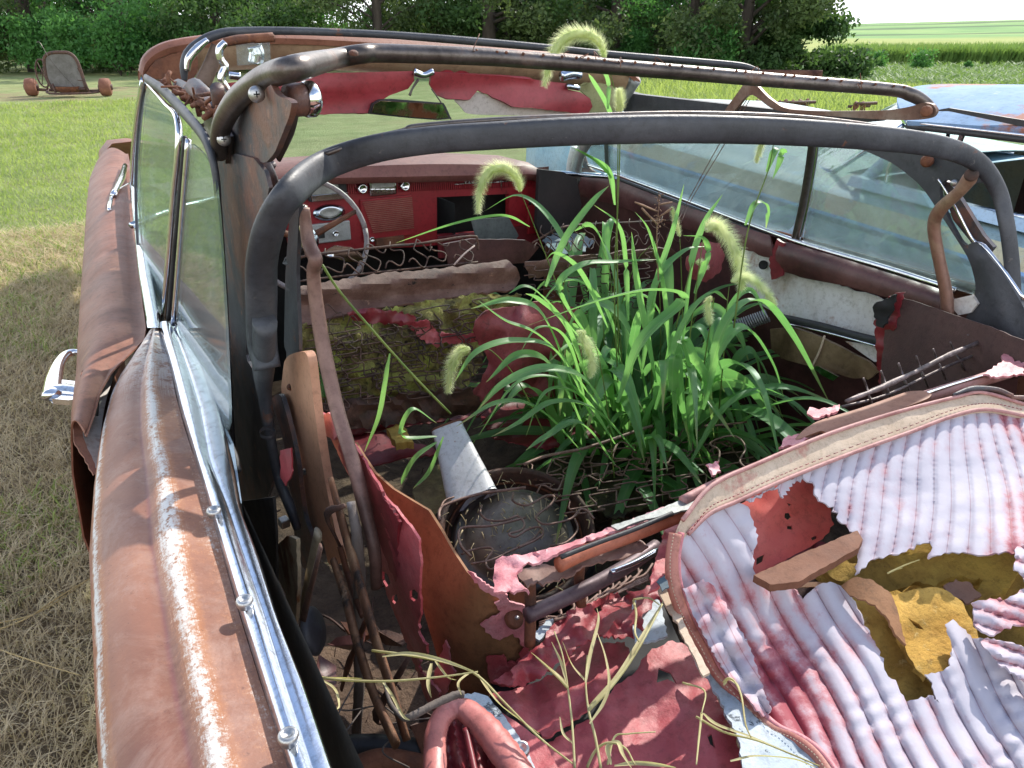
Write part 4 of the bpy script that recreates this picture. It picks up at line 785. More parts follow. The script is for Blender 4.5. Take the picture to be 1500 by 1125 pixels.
# ---- dashboard
DY=2.74
ds=Surf(A('Y',DY,(440,262),(815,262),(640,360)))
dsb=patch('dashboard',[(425,262),(600,252),(745,246),(808,250),(800,285),(798,345),(760,352),(755,345),(640,360),(520,366),(420,375)],ds,m_red,car,step=18,thick=.03,holes=[[(640,289),(746,284),(746,338),(640,345)]])
def padrow(x0,y0,x1,y1,n=24):
    a=P(x0,y0,'Y',DY-.06);b=P(x1,y1,'Y',DY-.04); return [a+(b-a)*t for t in np.linspace(0,1,n)]
rows=[]
for i,q in enumerate(padrow(400,262,812,254)):
    s=i/23; e=max(0,(s-.9)*10); cr=.02*math.sin(math.pi*s)
    rows.append([q+[0,.03,-.02-.02*e],q+[0,-.005,-.015],q+[0,-.02,.004-.02*e],q+[0,-.01,.018+cr-.03*e],q+[0,.05,.032+cr-.05*e],q+[0,.20,.03+cr-.06*e]])
mb=MB(); loft(mb,rows); mb.build('dash_pad',m_padtop,car,thick=.006)
def dbox(name,m,x0,y0,x1,y1,dep,par=dsb,r=.003,d=0):
    a=P(x0,y0,'Y',DY-d);b=P(x1,y1,'Y',DY-d); c=(a+b)/2; mb=MB(); boxm(mb,(c[0],c[1]-dep/2,c[2]),(abs(b[0]-a[0]),dep,abs(b[2]-a[2]))); return mb.build(name,m,par,bevel=r,smooth=False)
def dknob(x,y,r,dep,m,par,name='knob',sq=1,d=0):
    mb=MB(); c=P(x,y,'Y',DY-d); lathe(mb,c,(0,-1,.1),[(r*1.1,0),(r*1.1,dep*.3),(r*.9,dep*.6),(r*.8,dep),(r*.6,dep*.9),(0,dep*.85)],24,sq); return mb.build(name,m,par)
# ribbed band
mb=MB(); a=P(500,272,'Y',DY-.004);b=P(780,262,'Y',DY-.004)
for i in range(95):
    q=a+(b-a)*i/94; boxm(mb,(q[0],q[1],q[2]),(.004,.006,.058))
mb.build('ribbed_band',m_red,dsb,smooth=False)
gh=dbox('gauge_housing',m_rubber,446,258,506,289,.03,r=.006); dbox('gauge_face',m_gauge,452,268,492,280,.034,gh,.001); dbox('gauge_needle_strip',m_bright,452,284,506,288,.036,gh,.001)
strip('chrome_strip',m_bright,dsb,('Y',DY-.02),[(532,254),(603,250)],[.005],8)
rd=dbox('radio',m_bright,538,264,578,283,.02); dbox('radio_dial',m_gauge,541,266,575,272,.0225,rd,.001)
for i in range(5): dbox('radio_button',m_bright,541+i*7.2,276,547+i*7.2,281,.028,rd,.001)
dknob(528,276,.019,.03,m_bright,rd); dknob(590,272,.019,.03,m_bright,rd)
gr=dbox('speaker_grille',m_red,526,292,604,343,.012); mb=MB()
for i in range(17):
    z=P(560,294+i*2.8,'Y',DY-.016); w=.125-.0*i; boxm(mb,(P(566+ i*.4,300,'Y',DY)[0],DY-.016,z[2]),(.185-.0018*i,.005,.0028))
mb.build('grille_fin',mat('fin_red',[(.26,.07,.05),(.42,.17,.13)],20,.4,.2),gr,smooth=False)  # lighter red paints the highlights on the fins
ck=dknob(482,311,.052,.012,m_chrome,dsb,'clock',.5); dknob(482,311,.043,.014,m_gauge,ck,'clock_face',.45)
wp=dbox('switch_panel',mat('pale_switch_panel',[(.35,.35,.35),(.5,.5,.5)],20,.4,.3),448,329,513,350,.014); dknob(489,341,.012,.03,m_bright,wp); dbox('switch_slots',m_rubber,455,336,474,347,.018,wp,.001)
dbox('ashtray',m_rust,548,348,590,358,.02); dknob(543,350,.01,.02,m_bright,dsb)
# trim line and little emblem
strip('chrome_strip',m_bright,dsb,('Y',DY-.012),[(666,270),(700,268),(745,266)],[.0018],6)
mb=MB(); q=[P(680+i*1.05,266+3*math.sin(i*1.3)-(2.5 if i%5==0 else 0),'Y',DY-.016) for i in range(16)]; tube(mb,q,.0012,5,3); mb.build('script_emblem',m_bright,dsb)
mb=MB(); c=P(734,266,'Y',DY-.014); tube(mb,[c+[0,0,-.034],c+[0,0,.04]],[.001,.004,.001],6,3); tube(mb,[c+[-.03,0,0],c+[.03,0,0]],[.001,.004,.001],6,3); mb.build('star_emblem',m_bright,dsb)
# glovebox void
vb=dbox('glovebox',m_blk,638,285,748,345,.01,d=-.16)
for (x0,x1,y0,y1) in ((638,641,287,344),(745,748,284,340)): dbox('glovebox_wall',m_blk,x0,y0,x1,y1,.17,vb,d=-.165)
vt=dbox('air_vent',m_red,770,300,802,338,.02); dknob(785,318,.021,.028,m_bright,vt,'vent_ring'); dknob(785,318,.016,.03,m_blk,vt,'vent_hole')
dbox('lower_panel',m_dredv,640,346,800,356,.012)
# rusted grey sheet below the glovebox
patch('lower_panel',[(690,322),(745,318),(760,345),(748,362),(700,358)],Surf(A('Y',2.5,(690,322),(745,318),(700,358))),mat('grey_cloth',[(.05,.055,.06),(.14,.15,.15)],8,.8),car,step=12,thick=.004)
# ---- steering wheel
c=P(452,345,'Y',2.42); n=np.array([0,-.86,.5]);u,w,n=basis(n); mb=MB(); R=.18
tube(mb,[c+(u*math.cos(a)+w*math.sin(a))*R for a in np.linspace(0,2*math.pi,49)],.0082,10,0); sw=mb.build('steering_wheel',mat('cracked_wheel_rim',[(.15,.11,.11),(.30,.25,.25)],12,.45),car)
mb=MB()
for a in (.35,2.8,4.7): tube(mb,[c-n*.04,c+(u*math.cos(a)+w*math.sin(a))*R],[.012,.007],8,2)
mb.build('spoke',m_rust,sw); mb=MB(); lathe(mb,c-n*.05,n,[(0,.04),(.03,.035),(.04,.01),(.045,-.05),(.03,-.2)],20); mb.build('hub',m_chrome,sw)
patch('horn_ring',[(470,372),(490,360),(515,362),(530,372),(532,382),(510,384),(490,378)],Surf(A('Y',2.3,(470,372),(515,362),(510,384))),m_bright,sw,step=8,thick=.006)
# ---- front seat backs (bare springs, rusted rails, moss)
FS=Surf([(440,430,'Y',2.04),(750,390,'Y',2.04),(440,600,'Y',1.90),(760,560,'Y',1.90)])
SU=np.array([0,-.86,.3])
rail=[(425,422,1),(470,414,2),(560,400,2),(650,393,2),(742,380,2),(757,392,2),(762,408,2),(752,424,2),(700,430,1),(620,442,1),(540,452,1),(480,466,1),(430,484,1)]
def drail(x,y):
    v=(y-(420-(x-425)*.125))/50; return .020*math.sin(v*math.pi*2.2)+.004*nz((x*.04,y*.04),1,3)
seat=patch('front_seat_rail',rail,FS,mat('rotten_rail',[(.07,.035,.028),(.15,.075,.055),(.24,.14,.11)],12,.7,0,.8,120,[((.02,.012,.01),26,.63,.03),((.36,.20,.13),20,.66,.05)]),car,step=9,disp=drail,thick=.006)
mb=MB()
tube(mb,[P(x,y,'Y',2.14) for x,y in ((432,378),(470,372),(560,362),(620,356),(690,346),(699,352),(700,366))],.004,6,5,wob=.5)
tube(mb,[P(x,y,'Y',2.10) for x,y in ((440,412),(470,408),(560,398),(640,390),(700,384))],.003,6,5,wob=.4)
for i in range(8):
    x=448+i*32+random.uniform(-7,7); a=P(x,410-i*4+random.uniform(-3,4),'Y',2.09); b=P(x+random.uniform(4,24),372-i*3.8+random.uniform(-4,4),'Y',2.15); sinu(mb,a,b,SU+np.array([random.uniform(-.3,.3),0,0]),.024+.012*random.random(),random.choice([2,3]),.0022,.6)
mb.build('spring_row',m_drust,car)
dsp=mb=MB(); tube(mb,[P(665,388,'Y',2.06),P(680,372,'Y',2.08),P(695,360,'Y',2.1)],.003,5,3); mb.build('spring_clip',mat('pale_strap',[(.4,.28,.25),(.5,.36,.32)],10,.7),car)
def dmoss(x,y): return .05*nz((x*.018,y*.03),1,11)+.035*nz((x*.06,y*.08),1,3)+.012*nz((x*.2,y*.25),1,5)
patch('moss_padding',[(436,478,4),(500,462,4),(600,446,3),(700,430,3),(765,432,4),(752,470,4),(715,500,5),(700,540,5),(688,562,5),(640,578,5),(560,590,5),(500,588,5),(440,606,5)],FS,m_moss,car,step=6,disp=dmoss,thick=.004)
mb=MB()
for i in range(11):
    y0=482+i*10.5; a=P(442+random.random()*14,y0,'Y',2.0-.012*i); b=P(700-i*2+random.random()*20,y0-46+i*1.5,'Y',2.0-.012*i)
    a=a+[0,-.035,0]; b=b+[0,-.035,0]
    sinu(mb,a,b,np.array([0,-.6,.8]),.016+.01*random.random(),random.choice([6,7,8,9]),.0019,1.2)
for i in range(110):
    x=450+random.random()*250;y=470+random.random()*110; q=P(x,y,'Y',1.93); d=rng.normal(size=3)*.035; tube(mb,[q,q+d*.5+rng.normal(size=3)*.012,q+d+[.02,0,0],q+d*.7+[.03,0,-.01]],.0015,5,4)
mb.build('back_springs',m_drust,car)
for j,pg in enumerate(([(508,458,2),(540,452,2),(580,455,3),(610,466,3),(600,478,3),(560,474,3),(520,470,3)],[(598,474,2),(625,468,2),(640,486,2),(655,500,3),(640,510,3),(610,492,2)],[(640,486,2),(680,490,2),(712,486,2),(700,500,2),(660,506,2),(648,498,2)])):
    patch('vinyl_scrap',pg,Surf(A('Y',1.93,*[(p[0],p[1]) for p in pg[:3]])+[]) if False else Surf(A('Y',1.93,(508,458),(700,500),(560,500))),m_redv if j else m_dredv,car,step=6,disp=lambda x,y:.02*nz((x*.07,y*.09),1,7),thick=.003)
# dark lower back and folded maroon vinyl on the floor
patch('seat_back_bottom',[(440,590,5),(560,582,5),(690,566,5),(712,600,4),(640,616,4),(520,628,3),(446,632,3)],Surf(A('Y',1.86,(440,590),(690,566),(520,628))),m_drust,car,step=9,disp=dmoss,thick=.004)
def dfold(x,y): return .03*math.sin(y*.16+x*.03)+.02*nz((x*.02,y*.05),1,2)
patch('loose_vinyl',[(470,612,3),(560,604,2),(640,590,2),(720,575,2),(730,590,2),(700,610,3),(640,618,2),(560,630,2),(500,640,2)],Surf(A('Z',.52,(470,612),(720,575),(560,640))),m_dredv,car,step=8,disp=dfold,thick=.004)
patch('loose_vinyl',[(500,634,2),(560,632,2),(600,645,2),(660,665,2),(600,668,1),(540,684,1),(512,668,1)],Surf(A('Z',.50,(500,634),(660,665),(540,684))),m_dredv,car,step=8,disp=lambda x,y:.02*nz((x*.03,y*.05),1,4),thick=.004)
patch('foam_scrap',[(566,628,3),(590,620,2),(606,648,3),(580,650,3)],Surf(A('Z',.56,(566,628),(606,648),(580,650))),m_dfoam,car,step=7,thick=.02)
patch('foam_scrap',[(604,720,3),(630,690,3),(650,672,3),(664,700,3),(652,740,3),(630,760,3),(612,745,3)],Surf(A('Z',.42,(604,720),(650,672),(630,760))),mat('tan_dirt_foam',[(.10,.07,.035),(.24,.18,.09),(.3,.26,.1)],14,.95,0,1,60),car,step=7,disp=lambda x,y:.02*nz((x*.08,y*.08),1,4),thick=.02)
# right seat back: padded red cover, springs
def dpad(x,y): return .09*math.exp(-(((x-775)/70)**2+((y-510)/75)**2))+.03*nz((x*.03,y*.03),1,4)+.014*nz((x*.08,y*.05),1,8)+.012*math.sin(x*.09+y*.03)
patch('torn_seat_cover',[(697,470,2),(712,455,1),(760,448,2),(800,440,3),(845,452,2),(872,500,2),(870,560,2),(840,590,2),(800,580,2),(765,582,1),(742,560,2),(730,590,2),(700,600,2),(688,585,2),(706,556,2),(716,530,2),(700,500,1),(692,484,1)],Surf(A('Y',1.85,(697,470),(845,452),(800,590))+[]),mat('red_seat_cover',[(.15,.024,.03),(.25,.045,.052),(.34,.09,.095)],6,.55,0,.6,50,[((.10,.03,.03),18,.6,.1)],bd=.005),car,step=8,disp=dpad,thick=.004)
patch('torn_seat_cover',[(700,600,2),(760,585,2),(840,590,2),(880,640,3),(800,660,3),(720,640,3)],Surf(A('Z',.45,(700,600),(840,590),(800,660))),m_dredv,car,step=9,disp=dfold,thick=.004)
patch('torn_seat_cover',[(1012,366,2),(1034,352,2),(1054,356,2),(1062,374,2),(1054,400,2),(1034,414,3),(1012,408,3),(1004,388,3)],Surf(A('Y',1.75,(1004,362),(1056,352),(1030,430))),bpy.data.materials['red_seat_cover'],car,step=8,disp=lambda x,y:.05*math.exp(-(((x-1030)/30)**2+((y-388)/35)**2)),thick=.004)
patch('silver_cloth',[(794,352,3),(815,340,2),(850,342,2),(872,352,3),(850,372,3),(812,368,3)],Surf(A('Z',.82,(794,352),(872,352),(812,368))),mat('silver_cloth',[(.20,.23,.25),(.45,.50,.53)],9,.5,.2,.5,50),car,step=6,disp=lambda x,y:.02*nz((x*.05,y*.08),1,4),thick=.003)
mb=MB(); tube(mb,[P(x,y,'Y',2.16) for x,y in ((780,356),(820,334),(870,328),(920,326),(1000,322))],.0035,6,5,wob=.4)
for i in range(14):
    x=792+i*16; sinu(mb,P(x,372-i*1.3,'Y',2.08),P(x+10,338-i*1.2,'Y',2.15),SU,.03,2,.0018)
for i in range(6): sinu(mb,P(770,395+i*14,'Y',2.0),P(960,372+i*14,'Y',2.0),np.array([0,-.6,.8]),.014,8,.0018,.5)
mb.build('spring_row',m_drust,car)
patch('front_seat_rail',[(770,384,2),(860,374,2),(980,362,2),(1000,378,2),(880,396,2),(775,408,2)],Surf(A('Y',2.06,(770,384),(1000,378),(775,408))),bpy.data.materials['rotten_rail'],car,step=10,disp=drail,thick=.006)
patch('seat_side_sheet',[(650,358,1),(690,350,1),(770,352,1),(790,362,1),(770,385,1),(700,392,1),(660,396,1)],Surf(A('Y',2.22,(650,358),(790,362),(700,392))),m_maroon,car,step=14,thick=.01)
# ---- hubcap, white cone: loose things
c=P(757,782,'Z',.43); hub=empty('spare_wheel',(c[0],c[1],.3),'dusty round spare wheel with a domed cover under loose seat springs','wheel')
n=np.array([-.12,-.50,.86]); mb=MB(); lathe(mb,c,n,[(.186,-.05),(.196,-.01),(.194,.012),(.184,.018),(.176,.008),(.172,-.03),(.15,-.055)],56,.92); mb.build('rim',m_drust,hub)
mb=MB(); lathe(mb,c-n*.03,n,[(.162,-.03),(.152,.0),(.145,.012),(.138,.004),(.125,.03),(.09,.052),(.05,.062),(.02,.064),(0,.064)],56,.92); mb.build('domed_cover',m_hub,hub)
mb=MB(); rr_=np.random.default_rng(3)
for i in range(150):
    a_=rr_.random()*6.28; rad_=.03+.15*rr_.random(); u_,w_,n_=basis(n); q=c+n_*(.030*(1-rad_/.19)+.012)+(u_*math.cos(a_)+w_*math.sin(a_))*rad_; d=(u_*rr_.normal()+w_*rr_.normal())*.014; tube(mb,[q,q+d*.5+n_*.003,q+d],.0006+.0016*rr_.random()**3,4,2)
tag(mb.build('wheel_litter',m_straw,None),'dry crumbs of straw lying on the domed cover of the old wheel','litter',kind='stuff')
mb=MB()
for rq in (.168,.100,.072): tube(mb,[c+n*(-.028+.05*(1-rq/.17))+(basis(n)[0]*math.cos(a_)+basis(n)[1]*math.sin(a_)*.92)*rq for a_ in np.linspace(0,6.2832,49)],.0032,6,0)
mb.build('rim_bead',m_rust,hub)
mb=MB(); lathe(mb,c-n*.07,n,[(.196,.02),(.215,.0),(.21,-.05),(.16,-.08)],48,.92); mb.build('tyre',m_rubber,hub)
a,b=P(655,626,'Z',.60),P(688,718,'Z',.50); cone=empty('enamel_cone',(b[0],b[1],.35),'tapered white enamel metal cone with rusty spots leaning behind the spare wheel','cone')
ax=(b-a); L=np.linalg.norm(ax); ax=ax/L; sd=np.cross(ax,CP-a); sd/=np.linalg.norm(sd); dn=np.cross(sd,ax); rows=[]
def ring(h,w,d,n=40):
    an=np.linspace(0,2*math.pi,n); return [a+ax*h+sd*w*np.sign(math.cos(q))*abs(math.cos(q))**.5+dn*d*np.sign(math.sin(q))*abs(math.sin(q))**.6+dn*.004*nz((h*20,q),1,3) for q in an]
for h,w,d in ((.03,.030,.010),(0,.034,.012),(-.002,.040,.018),(.004,.0425,.020),(.014,.041,.019),(L*.3,.046,.023),(L*.6,.052,.027),(L*.85,.058,.03),(L+.02,.063,.033),(L+.03,.066,.035)): rows.append(ring(h,w,d))
mb=MB(); loft(mb,rows); mb.build('shell',m_white,cone)
mb=MB(); loft(mb,[ring(.004,.0432,.0206),ring(.002,.0436,.021),ring(-.0035,.0405,.0185),ring(-.002,.034,.013)]); mb.build('rusty_rim',m_rust,cone)
# ---- loose springs over the wheel (traced wires), rear cushion springs
mb=MB()
def wire(pts,z,r=.0024,n=6): tube(mb,[P(x,y,'Z',(z if isinstance(z,(int,float)) else z[0]+(z[1]-z[0])*i/(len(pts)-1))) for i,(x,y) in enumerate(pts)],r,6,n,wob=.15)
wire([(644,762),(644,748),(656,738),(700,724),(740,718),(770,714)],(.60,.62),.0034)
wire([(642,757),(650,735),(665,728)],.60)
wire([(690,815),(676,800),(672,780),(682,772),(720,770),(770,758)],.58,.003)
wire([(752,722),(752,734),(772,740),(800,726),(812,728),(806,740),(790,752),(786,760),(800,768),(836,760),(850,746),(862,750),(870,760)],.60,.0026)
wire([(706,740),(704,752),(716,762),(740,762),(758,756),(768,766),(764,776),(746,782),(756,786),(772,776),(790,772),(796,780),(786,790),(760,802)],.58,.0026)
wire([(676,812),(690,806),(712,802),(722,806),(712,822),(718,834),(736,826)],.57,.0026)
wire([(690,826),(720,820),(750,806),(780,790),(792,776)],.57,.0022)
wire([(806,800),(830,794),(846,776),(842,760)],.58,.0022)
mb.build('loose_springs',m_drust if False else mat('brown_spring_wire',[(.10,.055,.04),(.22,.13,.10),(.33,.22,.18)],30,.6,.2,.6,160),car)
mw=bpy.data.materials['brown_spring_wire']
mb=MB()
wire([(768,680),(800,668),(850,658),(890,646),(930,632),(955,624)],.60,.0042)
wire([(1032,624),(1060,622),(1094,618)],.60,.003)
for i in range(9):
    x0=800+i*32; y0=700-i*8
    sinu(mb,P(x0,y0+26,'Z',.50),P(x0+26,y0-34,'Z',.53),np.array([0,0,1.]),.022+.01*random.random(),3,.0022,.5)
for i in range(6): sinu(mb,P(760+i*14,690+i*13,'Z',.5),P(1080+i*8,640+i*12,'Z',.5),np.array([0,rng.normal()*.3,1.]),.016+.012*random.random(),random.choice([9,11,13]),.0021,1.3)
wire([(1046,700),(1054,662),(1040,650),(1060,640),(1080,640),(1092,656),(1084,676),(1100,690)],.60,.0026)
mb.build('cushion_springs',mw,car)
patch('cushion_padding',[(760,690,5),(860,660,5),(960,640,5),(1100,640,5),(1130,680,5),(1010,720,5),(900,760,5),(850,740,5),(800,710,5)],Surf(A('Z',.42,(760,690),(1100,640),(900,760))),mat('dark_mossy_padding',[(.02,.014,.01),(.06,.045,.02),(.12,.12,.04)],16,.95,0,1,60,bd=.01),car,step=9,disp=lambda x,y:.05*nz((x*.03,y*.04),1,3)+.02*nz((x*.1,y*.1),1,3),thick=.005)
# debris on the floor
r1=np.random.default_rng(11)
mb=MB()
for i in range(260):
    q=np.array([.25+1.5*r1.random(),.5+2.2*r1.random(),.30+.04*r1.random()]); d=r1.normal(size=3)*[.06,.06,.015]
    tube(mb,[q,q+d*.5+[0,0,.01],q+d],.001+.003*r1.random()**3,4,3)
tag(mb.build('floor_litter',m_drust),'brown twigs and litter scattered over the rotten car floor','litter',kind='stuff')
for i in range(7):
    x,y=.35+1.3*r1.random(),.95+1.0*r1.random(); V=[];n=7
    ang=np.sort(r1.random(n)*6.28); V=[(x+math.cos(a)*.09*(.5+r1.random()),y+math.sin(a)*.07*(.5+r1.random()),.34+.05*r1.random()) for a in ang]+[(x,y,.36)]
    mb=MB().add(V,[(k,(k+1)%n,n) for k in range(n)]); mb.build('vinyl_scrap',[m_dredv,m_dirt,m_dredv,m_dfoam][i%4],car,thick=.004)
# ---- rear seat back top rail
RS=Surf(A('Z',.90,(725,830),(1000,745),(1500,560),(1100,700)))
def tub(name,m,pts,r,z=.9,flat=1,par=car,seg=12,wob=0,n=6):
    mb=MB(); tube(mb,[P(x,y,'Z',z if isinstance(z,(int,float)) else z[i]) for i,(x,y) in enumerate(pts)],r,seg,n,flat,wob=wob); return mb.build(name,m,par)
def wr(x,y): return .004*nz((x*.3,y*.3),1,1)+.012*nz((x*.03,y*.06),1,3)+.005*nz((x*.12,y*.12),1,8)
patch('rail_wrap',[(723,868,3),(722,845,2),(726,820,2),(736,814,2),(770,812,1),(830,796,2),(900,770,2),(980,740,1),(1040,712,1),(1044,722,1),(1000,742,1),(930,770,2),(870,790,2),(820,808,2),(800,820,4),(770,826,3),(756,840,2),(760,852,2),(776,868,3),(768,862,2),(752,868,2),(735,866,2)],RS,m_pinkv,car,step=7,disp=wr,thick=.004)
tub('seat_back_rail',mat('orange_red_channel',[(.30,.07,.03),(.42,.13,.07),(.34,.12,.09)],8,.6,0,.4,90),[(818,828),(860,808),(920,786),(985,760),(1040,738)],.011,.885,.9)
tub('seat_back_rail',m_rubber,[(822,816),(870,797),(930,775),(985,752)],.0035,.905)
patch('seat_back_plate',[(757,836,2),(800,826,2),(818,832,1),(860,818,2),(930,792,3),(950,800,4),(900,820,4),(860,828,4),(830,846,4),(800,852,5),(772,860,3),(760,846,1)],Surf(A('Z',.87,(757,836),(950,800),(800,850))),mat('brown_plate',[(.16,.08,.06),(.26,.15,.12)],10,.7,0,.5,90),car,step=8,disp=wr,thick=.003)
# pale steel strip, rail to the right
patch('rail_strip',[(895,770,1),(960,748,1),(1010,726,1),(1060,706,1),(1030,740,1),(985,752,1),(940,762,1),(905,776,1)],Surf(A('Z',.905,(895,770),(1060,706),(985,752))),mat('pale_steel',[(.18,.19,.18),(.34,.36,.34)],8,.4,.4,.3,60),car,step=9,thick=.003)
tub('seat_back_rail',mat('pink_brown_rail',[(.30,.12,.11),(.46,.23,.21),(.36,.20,.18)],14,.6,0,.6,60),[(1000,735),(1060,705),(1130,678),(1180,652),(1240,622),(1330,590),(1420,562),(1510,535)],[.010,.010,.011,.012,.013,.013,.014,.015],.905,.8)
mb=MB(); tube(mb,[P(x,y,'Z',.918) for x,y in ((1340,582),(1400,562),(1450,548),(1520,526))],.0035,8,4); mb.build('bright_edge',m_bright,car)
patch('padded_cap',[(1160,648),(1176,630),(1198,616),(1260,598),(1310,580),(1330,573),(1352,572),(1366,577),(1360,584),(1300,606),(1250,624),(1215,638),(1205,630),(1188,636)],Surf(A('Z',.92,(1176,630),(1366,577),(1250,624))),mat('tan_metal_cap',[(.26,.12,.075),(.36,.18,.12)],6,.6,0,.2,80,spec=.25),car,step=8,disp=lambda x,y:.022*math.sqrt(max(0,1-(((y-(622-(x-1200)*.28))/22)**2))),thick=.004)
tub('pipe',m_steel if False else m_drust,[(1176,652),(1210,642),(1240,626)],.010,.905,1)
for pg in ([(1186,596,2),(1200,600,2),(1230,592,2),(1228,602,3),(1196,612,3),(1182,606,2)],[(1152,640,3),(1170,635,3),(1184,642,2),(1168,650,3),(1140,656,3)],[(1036,680,3),(1052,676,2),(1056,690,3),(1044,696,3)],[(1462,532,4),(1476,514,3),(1486,530,3),(1500,530,3),(1500,548,2),(1452,552,3),(1440,548,3)]):
    patch('vinyl_scrap',pg,Surf(A('Z',.93,(1000,740),(1500,540),(1186,600))),m_pinkv,car,step=5,disp=wr,thick=.004)
# lower pipes and springs behind the seat back
tub('pipe',mat('purple_brown_pipe',[(.08,.05,.055),(.15,.10,.11)],14,.5,.3,.3,60),[(772,902),(820,880),(870,856),(920,828),(962,800)],.0115,.80)
tub('pipe',m_chrome,[(895,838),(930,824),(962,806)],.004,.812)
mb=MB(); tube(mb,[P(850,822,'Z',.85),P(848,850,'Z',.80),P(852,888,'Z',.76)],.008,8,4); mb.build('upright_strut',m_rust,car); mb=MB(); tube(mb,[P(776,846,'Z',.86),P(777,890,'Z',.80),P(776,945,'Z',.74)],.0085,8,4); mb.build('upright_strut',m_rust,car)
mb=MB()
wire([(780,885),(800,880),(830,882),(850,878)],.76,.0026)
wire([(786,902),(820,905),(836,908)],.74,.0022)
for i in range(7): wire([(800+i*19,906-i*10),(804+i*19,890-i*10),(816+i*19,886-i*10),(822+i*19,900-i*10),(812+i*19,908-i*10),(830+i*19,902-i*10),(860+i*16,880-i*9)],.745,.0021)
wire([(905,800),(925,792),(940,794),(946,804),(938,812)],.80,.0022)
for i in range(4): wire([(790,912+i*3),(850,892+i*2),(950,850-i*3)],.72,.0018)
mb.build('cushion_springs',mw,car)
patch('white_scrap',[(782,930,3),(800,908,3),(812,905,3),(806,920,3),(790,938,3)],Surf(A('Z',.73,(782,930),(812,905),(790,938))),m_peel,car,step=6,thick=.004)
# ---- left side board and torn panel
bd=[(520,648),(532,668),(548,692),(575,716),(603,733),(628,748),(645,775),(662,805),(684,838),(700,855),(735,878),(778,895),(779,960,1),(776,1000,2),(760,1005,2),(744,1016,2),(738,1020,1),(716,1012,1),(716,1050),(730,1090),(700,1110),(668,1060),(655,1010),(637,950),(622,900),(612,860),(613,800),(604,780),(580,764),(560,730),(535,690)]
BDS=Surf([(520,650,'X',.36),(600,760,'X',.39),(700,860,'X',.42),(778,895,'X',.50),(620,900,'X',.385),(700,1010,'X',.43),(778,1000,'X',.50),(668,1060,'X',.42),(640,800,'X',.41)])
bdo=patch('side_board',bd,BDS,m_board,car,step=12,disp=lambda x,y:.006*nz((x*.01,y*.01),1,3),thick=.005)
BD2=Surf([(a,b,k,v+.004) for a,b,k,v in [(520,650,'X',.36),(600,760,'X',.39),(700,860,'X',.42),(778,895,'X',.50),(620,900,'X',.385),(700,1010,'X',.43),(778,1000,'X',.50),(668,1060,'X',.42)]])
def off(S,d): return lambda x,y:d
patch('vinyl_scrap',[(703,915,3),(722,904,3),(735,896,3),(724,884,3),(740,880,1),(778,890,1),(776,930,2),(774,952,3),(762,945,5),(752,928,4),(738,934,5),(726,936,4),(716,928,4)],BDS,m_pinkv,bdo,step=6,disp=lambda x,y:.010+.005*nz((x*.05,y*.05),1,2),thick=.003)
patch('vinyl_scrap',[(684,836,2),(694,840,3),(706,852,2),(722,862,3),(744,872,3),(746,884,3),(736,888,3),(726,874,3),(706,864,3),(694,850,2)],BDS,m_pinkv,bdo,step=5,disp=lambda x,y:.014,thick=.004)
patch('vinyl_scrap',[(712,964,2),(738,960,3),(743,972,4),(756,972,4),(764,955,3),(774,945,3),(776,1000,2),(744,1012,2),(718,1000,2)],BDS,m_redv,bdo,step=6,disp=lambda x,y:.012,thick=.003)
c=BDS(754,906,.016); mb=MB(); nn=CP-c; nn=nn/np.linalg.norm(nn)+np.array([.5,0,0]); lathe(mb,c,nn,[(0,.006),(.012,.005),(.0145,.002),(.0155,-.004)],26); wsh=mb.build('washer',m_rust,bdo); mb=MB(); lathe(mb,c+nn*.007,nn,[(0,.004),(.003,.003),(.004,-.003)],12); mb.build('screw',m_zinc,wsh)
# metal channel under the washer on the right end
patch('bracket',[(745,870,1),(766,862,1),(772,864,1),(779,900,1),(760,890),(748,882)],Surf(A('X',.515,(745,870),(779,900),(772,864))),m_drust if False else bpy.data.materials['brown_plate'],bdo,step=8,thick=.004)
rp=[(470,604,2),(490,612,2),(512,640,2),(536,680,2),(560,722,2),(585,752,2),(603,774,1),(613,790,1),(616,830,1),(614,868,2),(617,900,3),(612,925,3),(625,945,3),(623,962,2),(612,955,3),(616,985,3),(640,1010,3),(655,1050,2),(630,1040,2),(612,990,2),(590,930,1),(570,880,1),(553,830,1),(540,770,1),(522,716,1),(502,680,1),(484,640,1)]
RPS=Surf(A('X',.33,(470,604),(540,770),(600,780))+[(640,1010,'X',.36),(590,930,'X',.345)])
patch('torn_side_panel',rp,RPS,m_redv,car,step=7,disp=lambda x,y:.014*math.sin((x-y*.28)*.075)+.006*nz((x*.04,y*.02),1,3),thick=.004,holes=[[(600,866),(606,863),(612,868),(612,877),(606,881),(600,876)],[(575,873),(581,870),(583,879),(578,885),(573,880)],[(560,836),(568,842),(572,854),(566,860),(560,850)]])
patch('torn_side_panel',[(500,628,2),(520,655,2),(545,700,2),(566,735,2),(585,765,2),(582,800,3),(584,840,2),(578,852,2),(566,820,2),(548,780,2),(530,740,2),(512,700,2),(496,660,2)],RPS,m_dredv,car,step=7,disp=lambda x,y:.02+.010*math.sin((x-y*.3)*.11)+.006*nz((x*.04,y*.02),1,3),thick=.004)
patch('torn_side_panel',[(465,606,4),(480,604,3),(492,610,3),(498,628,3),(490,645,3),(480,640,3),(470,630,3)],RPS,m_pinkv,car,step=5,disp=lambda x,y:.03+.01*nz((x*.1,y*.1),1,3),thick=.004)
patch('torn_side_panel',[(632,1000,2),(652,938,2),(658,950,2),(660,975,3),(668,985,2),(645,1030,3),(640,1020,2)],BDS,m_pinkv,car,step=6,disp=lambda x,y:.008,thick=.003)
